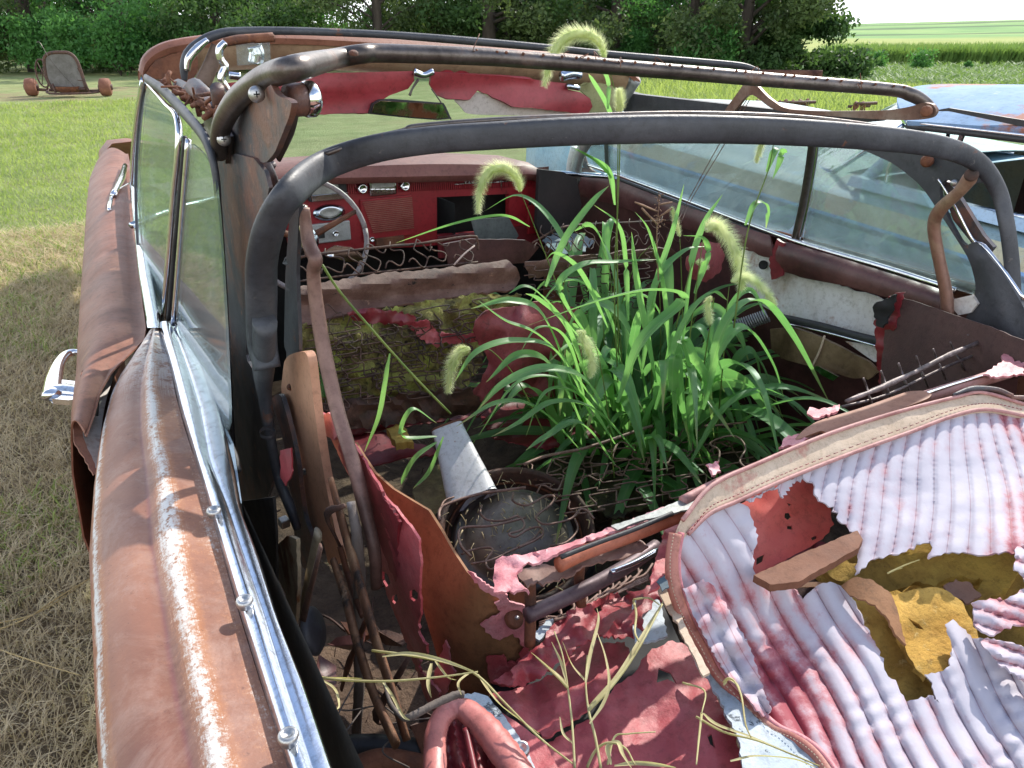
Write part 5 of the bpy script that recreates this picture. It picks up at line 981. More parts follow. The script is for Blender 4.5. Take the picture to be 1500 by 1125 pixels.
# well seen at the left: ribs, pipes, pale rusty strut
patch('inner_strut',[(405,800,1),(420,785,1),(434,790,1),(436,850,1),(434,900,1),(424,965,1),(418,930,1),(418,870,1),(408,850,1)],Surf(A('X',.215,(405,800),(436,850),(424,965))),m_cream,car,step=8,disp=lambda x,y:-.008*math.exp(-((x-418)/4)**2),thick=.006)
patch('inner_wall',[(348,735),(400,728),(404,780),(405,890),(400,905),(372,850),(352,790)],Surf(A('X',.19,(348,735),(405,890),(352,790))),m_rubber,car,step=14,thick=.004)
mcr=mat('rusty_rib',[(.06,.028,.015),(.17,.075,.035),(.32,.19,.10)],14,.75,0,1.0,80,[((.03,.018,.012),22,.54,.08),((.50,.42,.30),18,.64,.05)],stretch=(1,1,.6))
bow('inner_rib',[(484,700,'X',.27),(500,760,'X',.27),(514,810,'X',.27),(528,860,'X',.265),(548,930,'X',.26),(570,1000,'X',.26),(596,1085,'X',.26)],[.010,.014,.016,.016,.015,.014,.012],mcr,flat=.4)
bow('inner_rib',[(488,820,'X',.25),(505,870,'X',.25),(520,930,'X',.24),(545,1010,'X',.24),(580,1090,'X',.24)],[.010,.013,.012,.012,.012],mcr,flat=.5)
bow('inner_rib',[(466,780,'X',.24),(456,830,'X',.235),(446,880,'X',.23),(442,930,'X',.22)],[.010,.011,.010,.008],mat('dim_cream_rib',[(.22,.18,.12),(.38,.32,.22)],8,.6),flat=.5)
bow('inner_rib',[(498,800,'X',.28),(512,850,'X',.28),(530,900,'X',.27)],[.009,.010,.008],m_rust,flat=.5)
bow('drain_hose',[(470,1100,'Z',.55),(540,1095,'Z',.54),(600,1100,'Z',.53),(660,1112,'Z',.52)],[.02],m_rubber)
bow('pipe',[(510,1135,'Z',.6),(560,1118,'Z',.6),(630,1130,'Z',.6)],[.02],m_rust)
for k,(x0,y0,x1,y1,v) in enumerate(((470,800,430,990,.2),(540,900,500,1010,.26),(600,960,560,1060,.3),(446,1010,470,1090,.2),(505,740,498,800,.27))):
    q0,q1=P(x0,y0,'X',v),P(x1,y1,'X',v); mb=MB(); tube(mb,[q0,(q0+q1)/2+rng.normal(size=3)*.02,q1],[.004,.007,.004],7,4,.5,wob=.5); mb.build('rusty_strip',m_rust if k%2 else m_drust,car)
for i in range(14):
    q=np.array([.16+.25*r1.random(),.55+.8*r1.random(),.34+.2*r1.random()]); n_=6; ang=np.sort(r1.random(n_)*6.28)
    V=[q+[math.cos(a)*.035*(.5+r1.random()),math.sin(a)*.05*(.5+r1.random()),.03*r1.random()] for a in ang]+[q]
    mb=MB().add(V,[(k,(k+1)%n_,n_) for k in range(n_)]); mb.build('rust_flake',[m_rust,m_drust,m_maroon][i%3],car,thick=.002)
c=P(455,925,'X',.2); mb=MB(); lathe(mb,c,(1,-.6,.3),[(.035,0),(.037,.006),(.03,.012),(.012,.014),(0,.018)],24); mb.build('pulley',m_blk if False else mat('dim_grey',[(.03,.03,.035),(.07,.07,.08)],20,.5),car)
# hinge arms beside the tan bracket
patch('hinge_arm',[(395,585),(410,575),(418,600),(428,640),(436,680),(440,720),(446,760),(458,790),(462,812),(452,826),(446,836),(438,820),(436,800),(430,780),(434,765),(438,755),(428,730),(420,700),(418,660),(408,620)],Surf(A('X',.278,(395,585),(436,680),(452,826))),m_blackrust,car,step=9,disp=lambda x,y:.004*math.sin(x*.2),thick=.008)
mb=MB(); lathe(mb,P(462,806,'X',.30),(.6,-.7,.1),[(.012,-.02),(.012,.01),(.009,.013),(0,.013)],18); mb.build('pivot_bolt',m_bright,car)
mb=MB(); M3=Matrix.Rotation(.2,3,'Z')@Matrix.Rotation(.15,3,'X'); boxm(mb,P(416,765,'X',.25),(.018,.018,.018),M3); mb.build('square_bolt',m_zinc,car,bevel=.002,smooth=False)
patch('red_trim',[(410,660,1),(426,656,1),(428,690,2),(418,712,2),(411,700,1)],Surf(A('X',.20,(410,660),(426,656),(418,712))),m_dredv,car,step=7)
tb=[(414,548),(416,530),(422,521),(434,516),(447,515),(452,525),(457,570),(463,620),(472,680),(482,735),(493,785),(499,808),(498,822),(490,829),(481,827),(477,808),(472,788),(456,776),(450,755),(444,725),(440,700),(438,676),(440,668),(434,640),(432,625),(418,603),(413,590),(412,565)]
BS=Surf(A('X',.295,(414,548),(463,620),(490,829))); brk=patch('bracket',tb,BS,m_tan,car,step=10,thick=.014,disp=lambda x,y:.0)
for x,y in ((425,567),(447,691)):
    c=BS(x,y,.001); n=(CP-c); n/=np.linalg.norm(n); mb=MB(); lathe(mb,c,n,[(0,.006),(.004,.0055),(.0058,.003),(.0065,-.002)],14); s=mb.build('screw',m_rust if x==425 else m_zinc,brk)
    u,w,_=basis(n); mb=MB(); q=c+n*.0063
    for dd in (u,w): tube(mb,[q-dd*.003,q+dd*.003],.0007,5,1)
    mb.build('screw_slot',m_blk,s)
# long linkage rod
bow('link_rod',[(446,305,'X',.31),(448,330,'X',.31),(453,358,'X',.31),(462,380,'X',.31),(459,400,'X',.31),(464,450,'X',.31),(476,520,'X',.31),(494,600,'X',.31),(512,660,'X',.31),(526,710,'X',.31),(538,760,'X',.31),(549,810,'X',.31),(551,860,'X',.31)],[.008,.0095,.011,.011,.0105,.0115,.012,.012,.0115,.0115,.0105,.0100,.009],mat('brown_link_rod',[(.09,.05,.04),(.18,.10,.08),(.25,.15,.12)],12,.5,.2,.4,110,[((.5,.48,.45),190,.70,.02)]),flat=.8)
bow('link_knob',[(444,302,'X',.31),(444,318,'X',.31),(449,345,'X',.31),(452,362,'X',.31)],[.007,.0095,.0090,.0105],mat('brassy_chrome',[(.45,.33,.16),(.62,.58,.52)],6,.2,.9,.1),flat=.7)
# ---- rear seat cover: binding, pleats, foam
m_pl_name='pleated_vinyl'
def m_pleat():
    T=NT(m_pl_name); uv=T.n('ShaderNodeUVMap').outputs[0]; sp=T.n('ShaderNodeSeparateXYZ'); T.l(uv,sp.inputs[0]); co=T.coords()
    fr=T.math('FRACT',sp.outputs[0]); d=T.math('ABSOLUTE',T.math('SUBTRACT',fr,.5))     # .5 at the seam
    n1=T.noise(co,9,7,.7); n2=T.noise(co,45,6,.75); n3=T.noise(co,3.2,4)
    seam=T.math('ADD',T.math('MULTIPLY',d,.62),T.math('MULTIPLY',T.math('SUBTRACT',n1,.5),1.5)); seam=T.math('ADD',seam,T.math('MULTIPLY',T.math('SUBTRACT',n2,.5),.6))
    seam=T.math('ADD',seam,T.math('MULTIPLY',T.math('SUBTRACT',sp.outputs[1],.42),1.3))
    c=T.ramp(seam,[(.12,(.48,.45,.50)),(.34,(.46,.40,.45)),(.48,(.48,.34,.37)),(.62,(.43,.18,.20)),(.82,(.31,.06,.08))])
    c=T.mix(T.ramp(n2,[(.62,0.),(.75,.35)]),c,(.35,.12,.13))
    c=T.mix(T.ramp(d,[(.465,0.),(.495,.55)]),c,(.22,.09,.10))
    return T.done(T.bsdf(c,.6,0,T.noise(co,60,6,.7),.35,.002,.18))
MPL=m_pleat()
def seat_surf(dz): return Surf(A('Z',.905+dz,(985,775),(1500,600),(1180,692))+A('Z',.80+dz,(1000,900),(1300,830),(1500,860))+A('Z',.72+dz,(1220,1122),(1500,1120),(1080,1010)))
SS=seat_surf(0)
def uU(x,y): # upper flap: narrow pleats fanning out as they go down
    xt=x
    for _ in range(7): xt=.5*xt+.5*(x-float(np.interp(xt,[1200,1290,1400,1460,1530],[-.34,-.28,-.02,.20,.30]))*(y-630)-(y-630)**2*.0006*max(0,(1380-xt)/150))
    return (xt+2.5*math.sin(y*.03+x*.01))/20.5
def uL(x,y): return (x-.575*(y-780)+.00006*(y-780)**2+5*math.sin(y*.021+x*.012))/36.0
def pl(u,h): f=u-math.floor(u); return h*(1-abs(2*f-1)**3.2)
def dU(x,y): return pl(uU(x,y),.0072)+.005*nz((x*.012,y*.02),1,3)+.0016*nz((x*.03,y*.07),1,9)+.030*sm((y-690)/110)*(.5+.5*nz((x*.01,0),1,2))
def dL(x,y): return pl(uL(x,y),.0098)+.012*nz((x*.010,y*.010),1,3)+.0012*nz((x*.02,y*.03),1,9)+.004*math.sin((y+.35*x)*.22)*max(0,nz((x*.02,y*.01),1,6))
up=[(1178,690,0),(1255,662,0),(1333,634,0),(1385,614,0),(1430,603,0),(1470,603,0),(1690,614,0),(1690,820,4),(1494,812,4),(1478,808,3),(1432,813,3),(1395,808,4),(1358,818,3),(1366,802,5),(1354,795,5),(1332,803,4),(1310,812,3),(1282,818,4),(1262,832,3),(1252,842,3),(1258,808,4),(1253,784,6),(1240,768,6),(1228,762,5),(1222,742,5),(1200,734,5),(1194,712,5),(1176,698,3)]
cov=patch('pleated_cover',up,SS,MPL,car,step=4,estep=5,disp=dU,thick=.003,uvf=lambda x,y:(uU(x,y),.40+.16*sm((y-720)/90)+.22*sm((x-1430)/60)))
lo=[(985,800,0),(1000,778,0),(1040,752,0),(1080,735,0),(1096,742,4),(1104,770,4),(1111,784,5),(1104,806,4),(1104,826,4),(1108,843,3),(1118,852,2),(1128,868,3),(1136,862,4),(1150,858,3),(1162,862,2),(1176,878,3),(1188,866,3),(1200,856,2),(1216,852,1),(1240,860,1),(1248,872,2),(1262,905,3),(1275,930,3),(1290,955,4),(1298,985,4),(1312,996,3),(1328,1028,4),(1345,1024,4),(1360,1018,4),(1376,1030,4),(1366,1000,3),(1354,988,2),(1375,984,3),(1392,975,4),(1394,955,4),(1384,915,1),(1396,907,1),(1410,920,3),(1424,935,2),(1436,934,3),(1450,935,3),(1480,955,3),(1690,985,0),(1690,1260,0),(1230,1260,0),(1212,1118,0),(1180,1090,0),(1130,1068,0),(1085,1022,0),(1055,985,0),(1030,945,0),(1004,905,0),(990,850,0)]
patch('pleated_cover',lo,SS,MPL,car,step=5.5,estep=5,disp=dL,thick=.003,uvf=lambda x,y:(uL(x,y),.50+.62*sm((y-800)/280)*sm((1330-x)/260)-.10*sm((x-1150)/200)))
patch('pleated_cover',[(1092,733,2),(1120,722,2),(1150,706,2),(1178,694,2),(1172,706,5),(1160,708,4),(1148,730,4),(1142,720,5),(1130,710,4),(1118,722,5),(1104,735,4)],SS,MPL,car,step=5,disp=lambda x,y:.008*math.sin(x*.15),thick=.003,uvf=lambda x,y:(uU(x,y),.42))
# folded second layer on the left and torn pieces on the right
patch('pleated_cover',[(1000,862,2),(1030,848,3),(1048,862,3),(1075,905,2),(1100,950,2),(1116,1000,3),(1130,1040,2),(1118,1050,2),(1085,1012,2),(1050,965,2),(1020,910,2)],SS,MPL,car,step=6,disp=lambda x,y:.03+dL(x,y)*1.4+.008*math.sin((y+x*.5)*.12),thick=.003,uvf=lambda x,y:(uL(x,y)+.4,.62))
for k,pg in enumerate(([(1422,884,3),(1450,876,3),(1475,878,3),(1500,862,3),(1690,858,0),(1690,905,0),(1490,915,4),(1450,930,4),(1430,918,4)],[(1490,800,3),(1690,790,0),(1690,850,3),(1500,850,4),(1486,835,4)],[(1436,940,3),(1446,934,2),(1500,948,3),(1690,960,0),(1690,1010,0),(1500,1000,3),(1460,968,3)])):
    patch('pleated_cover',pg,SS,MPL,car,step=6,estep=5,disp=lambda x,y:.03+pl((y-.3*x)/22,.010)+.008*nz((x*.05,y*.05),1,3),thick=.003,uvf=lambda x,y:((y-.3*x)/22,.62))
bnd=[(990,790),(1000,762),(1018,735),(1043,712),(1075,694),(1110,680),(1160,658),(1213,637),(1262,621),(1313,605),(1360,592),(1403,582),(1440,577),(1470,582),(1500,594),(1690,602),(1690,622),(1495,610),(1460,602),(1428,602),(1385,614),(1333,634),(1255,662),(1180,691),(1130,712),(1080,735),(1040,753),(1014,770),(1002,790)]
patch('canvas_binding',bnd,SS,m_bind,car,step=8,disp=lambda x,y:.014+.003*nz((x*.05,y*.05),1,3),thick=.006)
mb=MB()
inn=[(1008,782),(1040,752),(1080,734),(1130,711),(1180,690),(1255,661),(1333,633),(1385,613),(1428,601),(1460,601),(1500,609)]
oc=crom([SS(x,y-9 if x>1010 else y,.019) for x,y in inn],14)
for i in range(0,len(oc)-1,2): tube(mb,[oc[i],oc[i+1]],.0009,4,1)
mb.build('stitching',m_dredv,car)
mb=MB(); tube(mb,[SS(x,y,.016) for x,y in inn],.0035,8,5); tube(mb,[SS(x,y,.018) for x,y in ((1000,762),(1043,711),(1110,679),(1213,636),(1313,604),(1403,581),(1440,575),(1500,592))],.0035,8,5); mb.build('piping',bpy.data.materials['pink_brown_rail'],car)
# piping and bare canvas down the left edge
le=[(990,782),(985,815),(986,850),(996,885),(1010,915),(1028,945),(1050,985),(1082,1020),(1128,1064),(1165,1082),(1195,1104),(1222,1140)]
mb=MB(); tube(mb,[SS(x,y,.020) for x,y in le],[.012,.012,.013,.013,.012,.011,.010,.009,.010,.011,.011,.011],10,6,.8); mb.build('piping',mat('red_orange_piping',[(.36,.10,.08),(.48,.20,.15),(.55,.38,.30)],9,.6,0,.5,80),car)
mb=MB(); tube(mb,[SS(x+8,y-2,.026) for x,y in le],.0045,8,6); mb.build('piping',m_pinkv,car)
mb=MB(); sc=crom([SS(x-3,y,.033) for x,y in le],14)
for i in range(0,len(sc)-1,2): tube(mb,[sc[i],sc[i+1]],.0008,4,1)
mb.build('stitching',m_bind,car)
patch('edge_trim',[(963,860,2),(975,815,1),(982,812,1),(984,850,1),(992,885,2),(1002,912,1),(1018,945,1),(1040,985,1),(1030,990,2),(1016,960,2),(1002,935,3),(985,900,3),(972,880,2)],Surf(A('Z',.82,(963,860),(984,812),(1040,985))),m_bind,car,step=8,thick=.004)
patch('red_trim',[(975,770,1),(992,752,1),(1000,756,1),(986,790,1),(978,830,2),(966,858,3),(950,868,3),(955,840,2)],Surf(A('Z',.86,(975,770),(1000,756),(950,868))),m_redv,car,step=7,disp=wr,thick=.004)
patch('blue_scrap',[(962,852,2),(974,842,2),(980,860,2),(970,866,2)],Surf(A('Z',.87,(962,852),(980,860),(974,842))),mat('teal_cloth',[(.03,.06,.08),(.08,.13,.16)],9,.7),car,step=6)
patch('peeling_panel',[(1012,948,2),(1026,955,1),(1048,988,1),(1078,1022,1),(1120,1062,1),(1150,1074,1),(1190,1104,1),(1225,1150,0),(1090,1150,0),(1086,1108,3),(1078,1070,3),(1056,1030,3),(1040,998,3),(1020,970,2)],Surf(A('Z',.735,(1012,948),(1225,1150),(1120,1062),(1090,1150))),m_peel,car,step=9,disp=lambda x,y:.003*nz((x*.05,y*.05),1,2),thick=.005)
patch('peeling_panel',[(928,880,2),(950,872,2),(966,880,2),(978,930,2),(960,938,2),(930,940,2),(926,905,2)],Surf(A('Z',.74,(928,880),(978,930),(930,940))),m_peel,car,step=8,thick=.004)
# under layers
US=seat_surf(-.05)
patch('red_backing',[(1080,742,1),(1110,722,1),(1160,696,0),(1200,700,1),(1216,742,3),(1222,768,3),(1205,790,1),(1160,815,1),(1108,842,1),(1090,838,1)],US,mat('bright_red_backing',[(.42,.05,.04),(.55,.09,.075),(.60,.14,.11)],6,.5,0,.3,50),car,step=8,disp=lambda x,y:.008*nz((x*.03,y*.03),1,3),thick=.003,holes=[[(1150,752),(1157,751),(1160,757),(1154,762),(1149,758)],[(1153,770),(1160,770),(1161,776),(1153,775)],[(1152,736),(1160,738),(1157,743)],[(1188,788),(1196,784),(1198,788),(1190,792)],[(1108,818),(1120,812),(1118,822),(1108,828)]])
patch('frame_rail',[(1104,842,1),(1150,822,1),(1200,800,1),(1256,777,1),(1264,790,1),(1258,802,1),(1205,832,1),(1170,852,1),(1128,856,1)],Surf(A('Z',.845,(1104,842),(1256,777),(1170,852))),mat('shiny_rust_rail',[(.14,.06,.035),(.24,.11,.065)],7,.72,0,.6,60,spec=.2),car,step=8,thick=.012)
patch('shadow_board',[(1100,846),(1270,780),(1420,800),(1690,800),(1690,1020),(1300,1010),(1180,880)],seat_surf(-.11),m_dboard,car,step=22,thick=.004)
fo=[(1205,800,4),(1240,820,4),(1262,830,3),(1310,812,2),(1430,806,2),(1500,805,3),(1496,830,4),(1486,848,4),(1476,862,4),(1448,876,4),(1430,880,5),(1440,850,4),(1400,845,4),(1386,848,4),(1370,860,3),(1340,852,4),(1300,868,3),(1250,856,3),(1225,850,3),(1200,830,3)]
patch('foam_padding',[(1190,830,0),(1260,800,3),(1400,790,0),(1690,790,0),(1690,1060,0),(1330,1060,0),(1262,960,2),(1230,890,2)],seat_surf(-.085),m_dfoam,car,step=9,disp=lambda x,y:.018*nz((x*.015,y*.015),1,3)+.006*nz((x*.06,y*.06),1,3),thick=.014)
patch('foam_padding',fo,seat_surf(-.055),m_dfoam,car,step=8,disp=lambda x,y:.012*nz((x*.02,y*.02),1,3)+.004*nz((x*.1,y*.1),1,3),thick=.014)
fo2=[(1302,872,2),(1345,862,2),(1368,860,2),(1392,868,2),(1408,880,3),(1416,896,3),(1425,912,3),(1432,928,3),(1440,945,3),(1430,960,2),(1398,960,2),(1392,975,4),(1375,986,2),(1356,992,2),(1342,980,2),(1330,960,2),(1322,935,2),(1316,905,3),(1308,885,2)]
patch('foam_padding',fo2,seat_surf(-.012),m_foam,car,step=8,disp=lambda x,y:.010*nz((x*.02,y*.02),1,3)+.018*sm((1330-x)/30)+.003*nz((x*.1,y*.1),1,3),thick=.012,holes=[[(1330,905),(1346,914),(1353,922),(1342,920)]])
patch('foam_padding',[(1242,870,2),(1275,878,2),(1296,905,2),(1325,938,2),(1340,975,3),(1360,1000,2),(1372,1030,2),(1330,1032,1),(1296,990,1),(1270,935,1)],seat_surf(-.04),m_foam,car,step=8,disp=lambda x,y:.010*nz((x*.02,y*.02),1,3)+.003*nz((x*.1,y*.1),1,3),thick=.012)
patch('brown_flap',[(1232,858,1),(1250,846,2),(1275,848,1),(1304,868,1),(1314,890,1),(1322,925,1),(1328,945,1),(1312,930,2),(1300,905,2),(1282,886,2),(1262,878,2),(1245,872,1)],seat_surf(.015),m_board,car,step=7,disp=lambda x,y:.02*math.sin((x-1232)*.03),thick=.004)
patch('brown_flap',[(1382,858,3),(1400,848,3),(1424,856,3),(1438,872,3),(1420,884,3),(1400,876,3),(1388,868,2)],seat_surf(-.03),mat('pink_board',[(.30,.16,.11),(.42,.25,.18)],8,.8),car,step=7,thick=.004)
patch('brown_flap',[(1125,857,1),(1170,853,1),(1210,853,1),(1215,858,1),(1160,862,1),(1130,866,1)],seat_surf(-.01),mat('tan_edge',[(.35,.18,.10),(.48,.30,.18)],8,.7),car,step=7,thick=.004)
# black hook seam at top right of binding
mb=MB(); tube(mb,[SS(x,y,.024) for x,y in ((1396,578),(1425,569),(1460,571),(1482,580),(1500,583),(1690,582))],[.002,.005,.005,.005,.005,.004],8,5); mb.build('cable',m_blackrust,car)
# ---- red vinyl spread at the bottom
RV=Surf(A('Z',.66,(800,900),(960,880),(780,1000))+A('Z',.62,(1080,1130),(820,1130),(1000,960)))
def dr(x,y): return .03*nz((x*.010,y*.012),1,21)+.018*nz((x*.03,y*.03),1,4)+.004*nz((x*.1,y*.1),1,9)
patch('spread_vinyl',[(740,985,3),(770,960,4),(790,945,4),(810,915,5),(830,896,5),(870,880,5),(905,868,4),(945,862,4),(965,850,3),(975,880,3),(940,900,5),(945,925,5),(915,935,4),(880,930,4),(850,945,5),(830,965,5),(800,985,4),(770,1005,3),(745,1005,2),(722,998,2)],Surf(A('Z',.74,(740,985),(965,850),(800,985))),mat('deep_red_vinyl',[(.20,.02,.03),(.32,.045,.055),(.40,.09,.10)],7,.45,0,.5,60,bd=.004),car,step=6,disp=lambda x,y:.03*nz((x*.03,y*.03),1,4)+.012*nz((x*.08,y*.08),1,9),thick=.003,holes=[[(905,868),(915,862),(920,870),(910,876)],[(870,892),(880,886),(882,894),(874,898)],[(925,915),(934,912),(932,922)]])
patch('spread_vinyl',[(812,985,4),(835,955,4),(865,935,4),(895,942,3),(915,940,3),(925,960,3),(905,985,3),(890,1000,2),(870,1030,2),(835,1060,2),(800,1080,2),(768,1060,1),(740,1035,1),(716,1015,1),(745,1012,1),(790,998,3)],Surf(A('Z',.70,(812,985),(915,940),(768,1060))),m_redv,car,step=7,disp=dr,thick=.003)
patch('spread_vinyl',[(955,950,3),(985,938,2),(1005,945,2),(1020,968,1),(1040,1000,1),(1056,1035,2),(1076,1075,2),(1086,1110,2),(1092,1150,0),(830,1150,0),(806,1118,2),(800,1090,2),(830,1072,3),(870,1050,3),(885,1030,3),(900,1005,2),(930,985,4),(945,962,4)],Surf(A('Z',.69,(955,950),(1086,1110),(800,1090))),m_redv,car,step=8,disp=lambda x,y:.018*nz((x*.012,y*.012),1,4)+.004*nz((x*.06,y*.06),1,4),thick=.003,holes=[[(965,978),(982,985),(992,1002),(978,995),(962,1000)],[(1036,1078),(1042,1074),(1048,1096),(1040,1090)]])
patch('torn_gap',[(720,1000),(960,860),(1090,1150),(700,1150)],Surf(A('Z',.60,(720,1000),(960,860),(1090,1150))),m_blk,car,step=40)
patch('spread_vinyl',[(690,1030,1),(720,1035,1),(760,1060,1),(800,1090,1),(830,1150,0),(780,1150,0),(745,1085,1),(715,1050,1)],Surf(A('Z',.72,(690,1030),(830,1150),(745,1085))),m_redv,car,step=8,disp=lambda x,y:.006*nz((x*.03,y*.03),1,4),thick=.003)
patch('peeling_panel',[(676,1020,2),(695,1014,1),(715,1020,1),(738,1048,1),(760,1078,1),(782,1120,1),(790,1150,0),(760,1150,0),(736,1108,2),(716,1080,2),(700,1050,2),(684,1036,2)],Surf(A('Z',.745,(676,1020),(790,1150),(716,1080))),m_peel,car,step=7,disp=lambda x,y:.006*math.sin((x-y*.5)*.05),thick=.006)
c=P(764,1098,'Z',.765); mb=MB(); lathe(mb,c,(-.1,-.3,1),[(.0,.001),(.004,.001),(.0055,.004),(.0085,.005),(.0095,.002),(.0098,-.004)],22); mb.build('snap_stud',m_zinc,car)
# arm rest: rolled red vinyl
mb=MB(); pts=[(634,1170),(633,1110),(636,1064),(652,1040),(674,1036),(700,1056),(728,1090),(752,1125),(768,1160)]
tube(mb,[P(x+4,y+3,'Z',.775) for x,y in pts],[.009,.010,.010,.010,.011,.013,.014,.014,.014],12,8,[1.35],wob=.10)
ar=mb.build('armrest',mat('armrest_red',[(.36,.08,.07),(.50,.17,.15),(.58,.30,.27)],6,.45,0,.4,70),car)
patch('armrest_fill',[(634,1060),(655,1045),(680,1052),(710,1085),(738,1125),(755,1160),(632,1170)],Surf(A('Z',.735,(634,1060),(710,1085),(632,1170))),m_dredv,ar,step=6,disp=lambda x,y:-.012*math.sin((x-634)*.03)+.010*math.sin(x*.22-y*.03)+.004*nz((x*.05,y*.02),1,3),thick=.004)
mb=MB(); tube(mb,[P(682,1068,'Z',.775),P(688,1095,'Z',.772),P(700,1150,'Z',.77)],.004,8,4); tube(mb,[P(646,1068,'Z',.772),P(648,1110,'Z',.77),P(650,1160,'Z',.77)],.003,8,4); mb.build('armrest_seam',m_dredv,ar)
# ---- right: dark board, springs
patch('side_board',[(1296,452,3),(1318,436,2),(1336,440,1),(1400,462,1),(1450,478,1),(1530,512,0),(1530,552,0),(1500,548,3),(1480,556,3),(1420,562,2),(1360,574,2),(1320,582,2),(1296,590,2),(1290,560,2),(1294,500,2)],Surf([(1296,452,'X',1.70),(1500,500,'X',1.66),(1296,590,'X',1.66),(1420,562,'X',1.62)]),m_dboard,car,step=14,thick=.006)
patch('torn_trim',[(1280,470,3),(1292,448,4),(1310,430,3),(1326,428,3),(1320,450,3),(1312,480,3),(1306,520,3),(1298,556,3),(1288,562,3),(1284,520,3)],Surf(A('X',1.69,(1280,470),(1326,428),(1298,556))),m_dredv,car,step=6,disp=wr,thick=.005)
patch('torn_trim',[(1278,450,3),(1296,438,3),(1312,432,3),(1306,460,3),(1292,480,3),(1284,478,3)],Surf(A('X',1.66,(1278,450),(1312,432),(1292,480))),m_blk,car,step=6,disp=wr,thick=.005)
mb=MB(); tube(mb,[P(x,y,'Z',.93) for x,y in ((1240,588),(1290,568),(1340,545),(1390,520),(1430,503),(1452,492))],[.004,.0055,.005,.006,.005,.004],7,5,wob=.5)
tube(mb,[P(x,y,'Z',.90) for x,y in ((1234,596),(1300,578),(1380,540),(1440,515))],.003,6,4,wob=.3)
for i in range(7):
    x=1268+i*26; sinu(mb,P(x,566-i*11,'Z',.93),P(x+12,600-i*12,'Z',.86),np.array([0,-.6,.8]),.02,2,.0022,.4)
mb.build('spring_row',mat('dark_wire',[(.04,.03,.03),(.12,.09,.085),(.25,.2,.2)],40,.5,.3,.5,120),car)
# ================================================================= blue car alongside
m_blue=mat('dusty_pale_blue_paint',[(.19,.38,.54),(.30,.50,.63),(.42,.58,.66)],3.5,.6,0,.2,80,[((.42,.28,.22),4,.68,.05),((.10,.14,.16),60,.66,.03)],spec=.3)
m_bluetop=mat('lichen_speckled_blue_paint',[(.22,.36,.42),(.32,.44,.45),(.40,.48,.40)],3,.65,0,.2,80,[((.06,.08,.08),38,.66,.03),((.24,.42,.55),2.5,.58,.1)])
m_yel=mat('cream_side_band',[(.50,.48,.30),(.60,.58,.40)],3,.5,0,.2,80,[((.30,.44,.50),5,.55,.1)])
m_roofb=mat('chalky_blue_roof',[(.17,.29,.47),(.26,.38,.53)],2.5,.8,0,.3,60,[((.34,.16,.12),1.8,.54,.05),((.45,.50,.52),14,.62,.1)],spec=.15)
bc=empty('blue_sedan',(3.5,1.5,0),'dusty pale blue sedan parked alongside on the right','car')
dzc=lambda y:.057*(y-1.4)
def band(name,m,xs,y0=-1.6,y1=4.9,thick=.004,par=bc):
    rows=[]
    for y in np.linspace(y0,y1,46):
        e=max(0,(y-4.0)/.9); rows.append([(x+.25*e*e*(1 if x<3.6 else -1),y,z+(dzc(y) if z>.5 else 0)-.10*e*e) for x,z in xs])
    mb=MB(); loft(mb,rows); return mb.build(name,m,par,thick=thick)
band('body_side',m_blue,[(2.66,.28),(2.60,.42),(2.575,.6),(2.58,.75),(2.60,.82)])
band('side_trim',mat('light_blue_trim',[(.22,.42,.66),(.32,.52,.74)],8,.3,.2,.1),[(2.599,.815),(2.588,.825),(2.588,.838),(2.600,.846)])
band('side_band',m_yel,[(2.600,.846),(2.612,.875),(2.65,.905)])
band('fender_top',m_bluetop,[(2.65,.905),(2.70,.918),(2.73,.912),(2.80,.925),(2.92,.935)])
band('hood',m_bluetop,[(2.92,.935),(3.2,.955),(3.6,.965),(4.0,.955),(4.4,.93),(4.55,.88),(4.6,.7),(4.6,.3)],y0=2.35)
band('trunk_side',m_blue,[(4.3,.93),(4.55,.88),(4.6,.7),(4.6,.3)],y1=2.36)
mb=MB(); loft(mb,[[(x,4.88,z) for z in (.3,.6,.95)] for x in np.linspace(2.85,4.4,8)]); mb.build('grille_panel',m_blue,bc,thick=.004)
# roof
def rfx(y,x):  # roof height
    s=(x-3.5)/.72; return 1.335-.09*s*s-.02*abs(s)**6-.03*((y-1.0)/1.3)**2
rows=[]
for x in np.linspace(2.80,4.20,26):
    s=(x-3.5)/.70; yf=2.02+.40*(1-abs(s)**2.2); rows.append([(x,y,rfx(y,x)) for y in np.linspace(-.6,yf,18)])
mb=MB(); loft(mb,rows); rf=mb.build('roof',m_roofb,bc,thick=.02)
mb=MB(); tube(mb,[(2.79,-.5,1.200),(2.79,1.0,1.210),(2.795,1.7,1.214),(2.81,2.03,1.214)],.011,8,5); mb.build('drip_rail',m_rubber,rf); mb=MB(); tube(mb,[(2.785,-.5,1.214),(2.785,1.0,1.224),(2.79,1.7,1.228),(2.805,2.03,1.228)],.006,8,5); mb.build('drip_chrome',m_bright,rf)
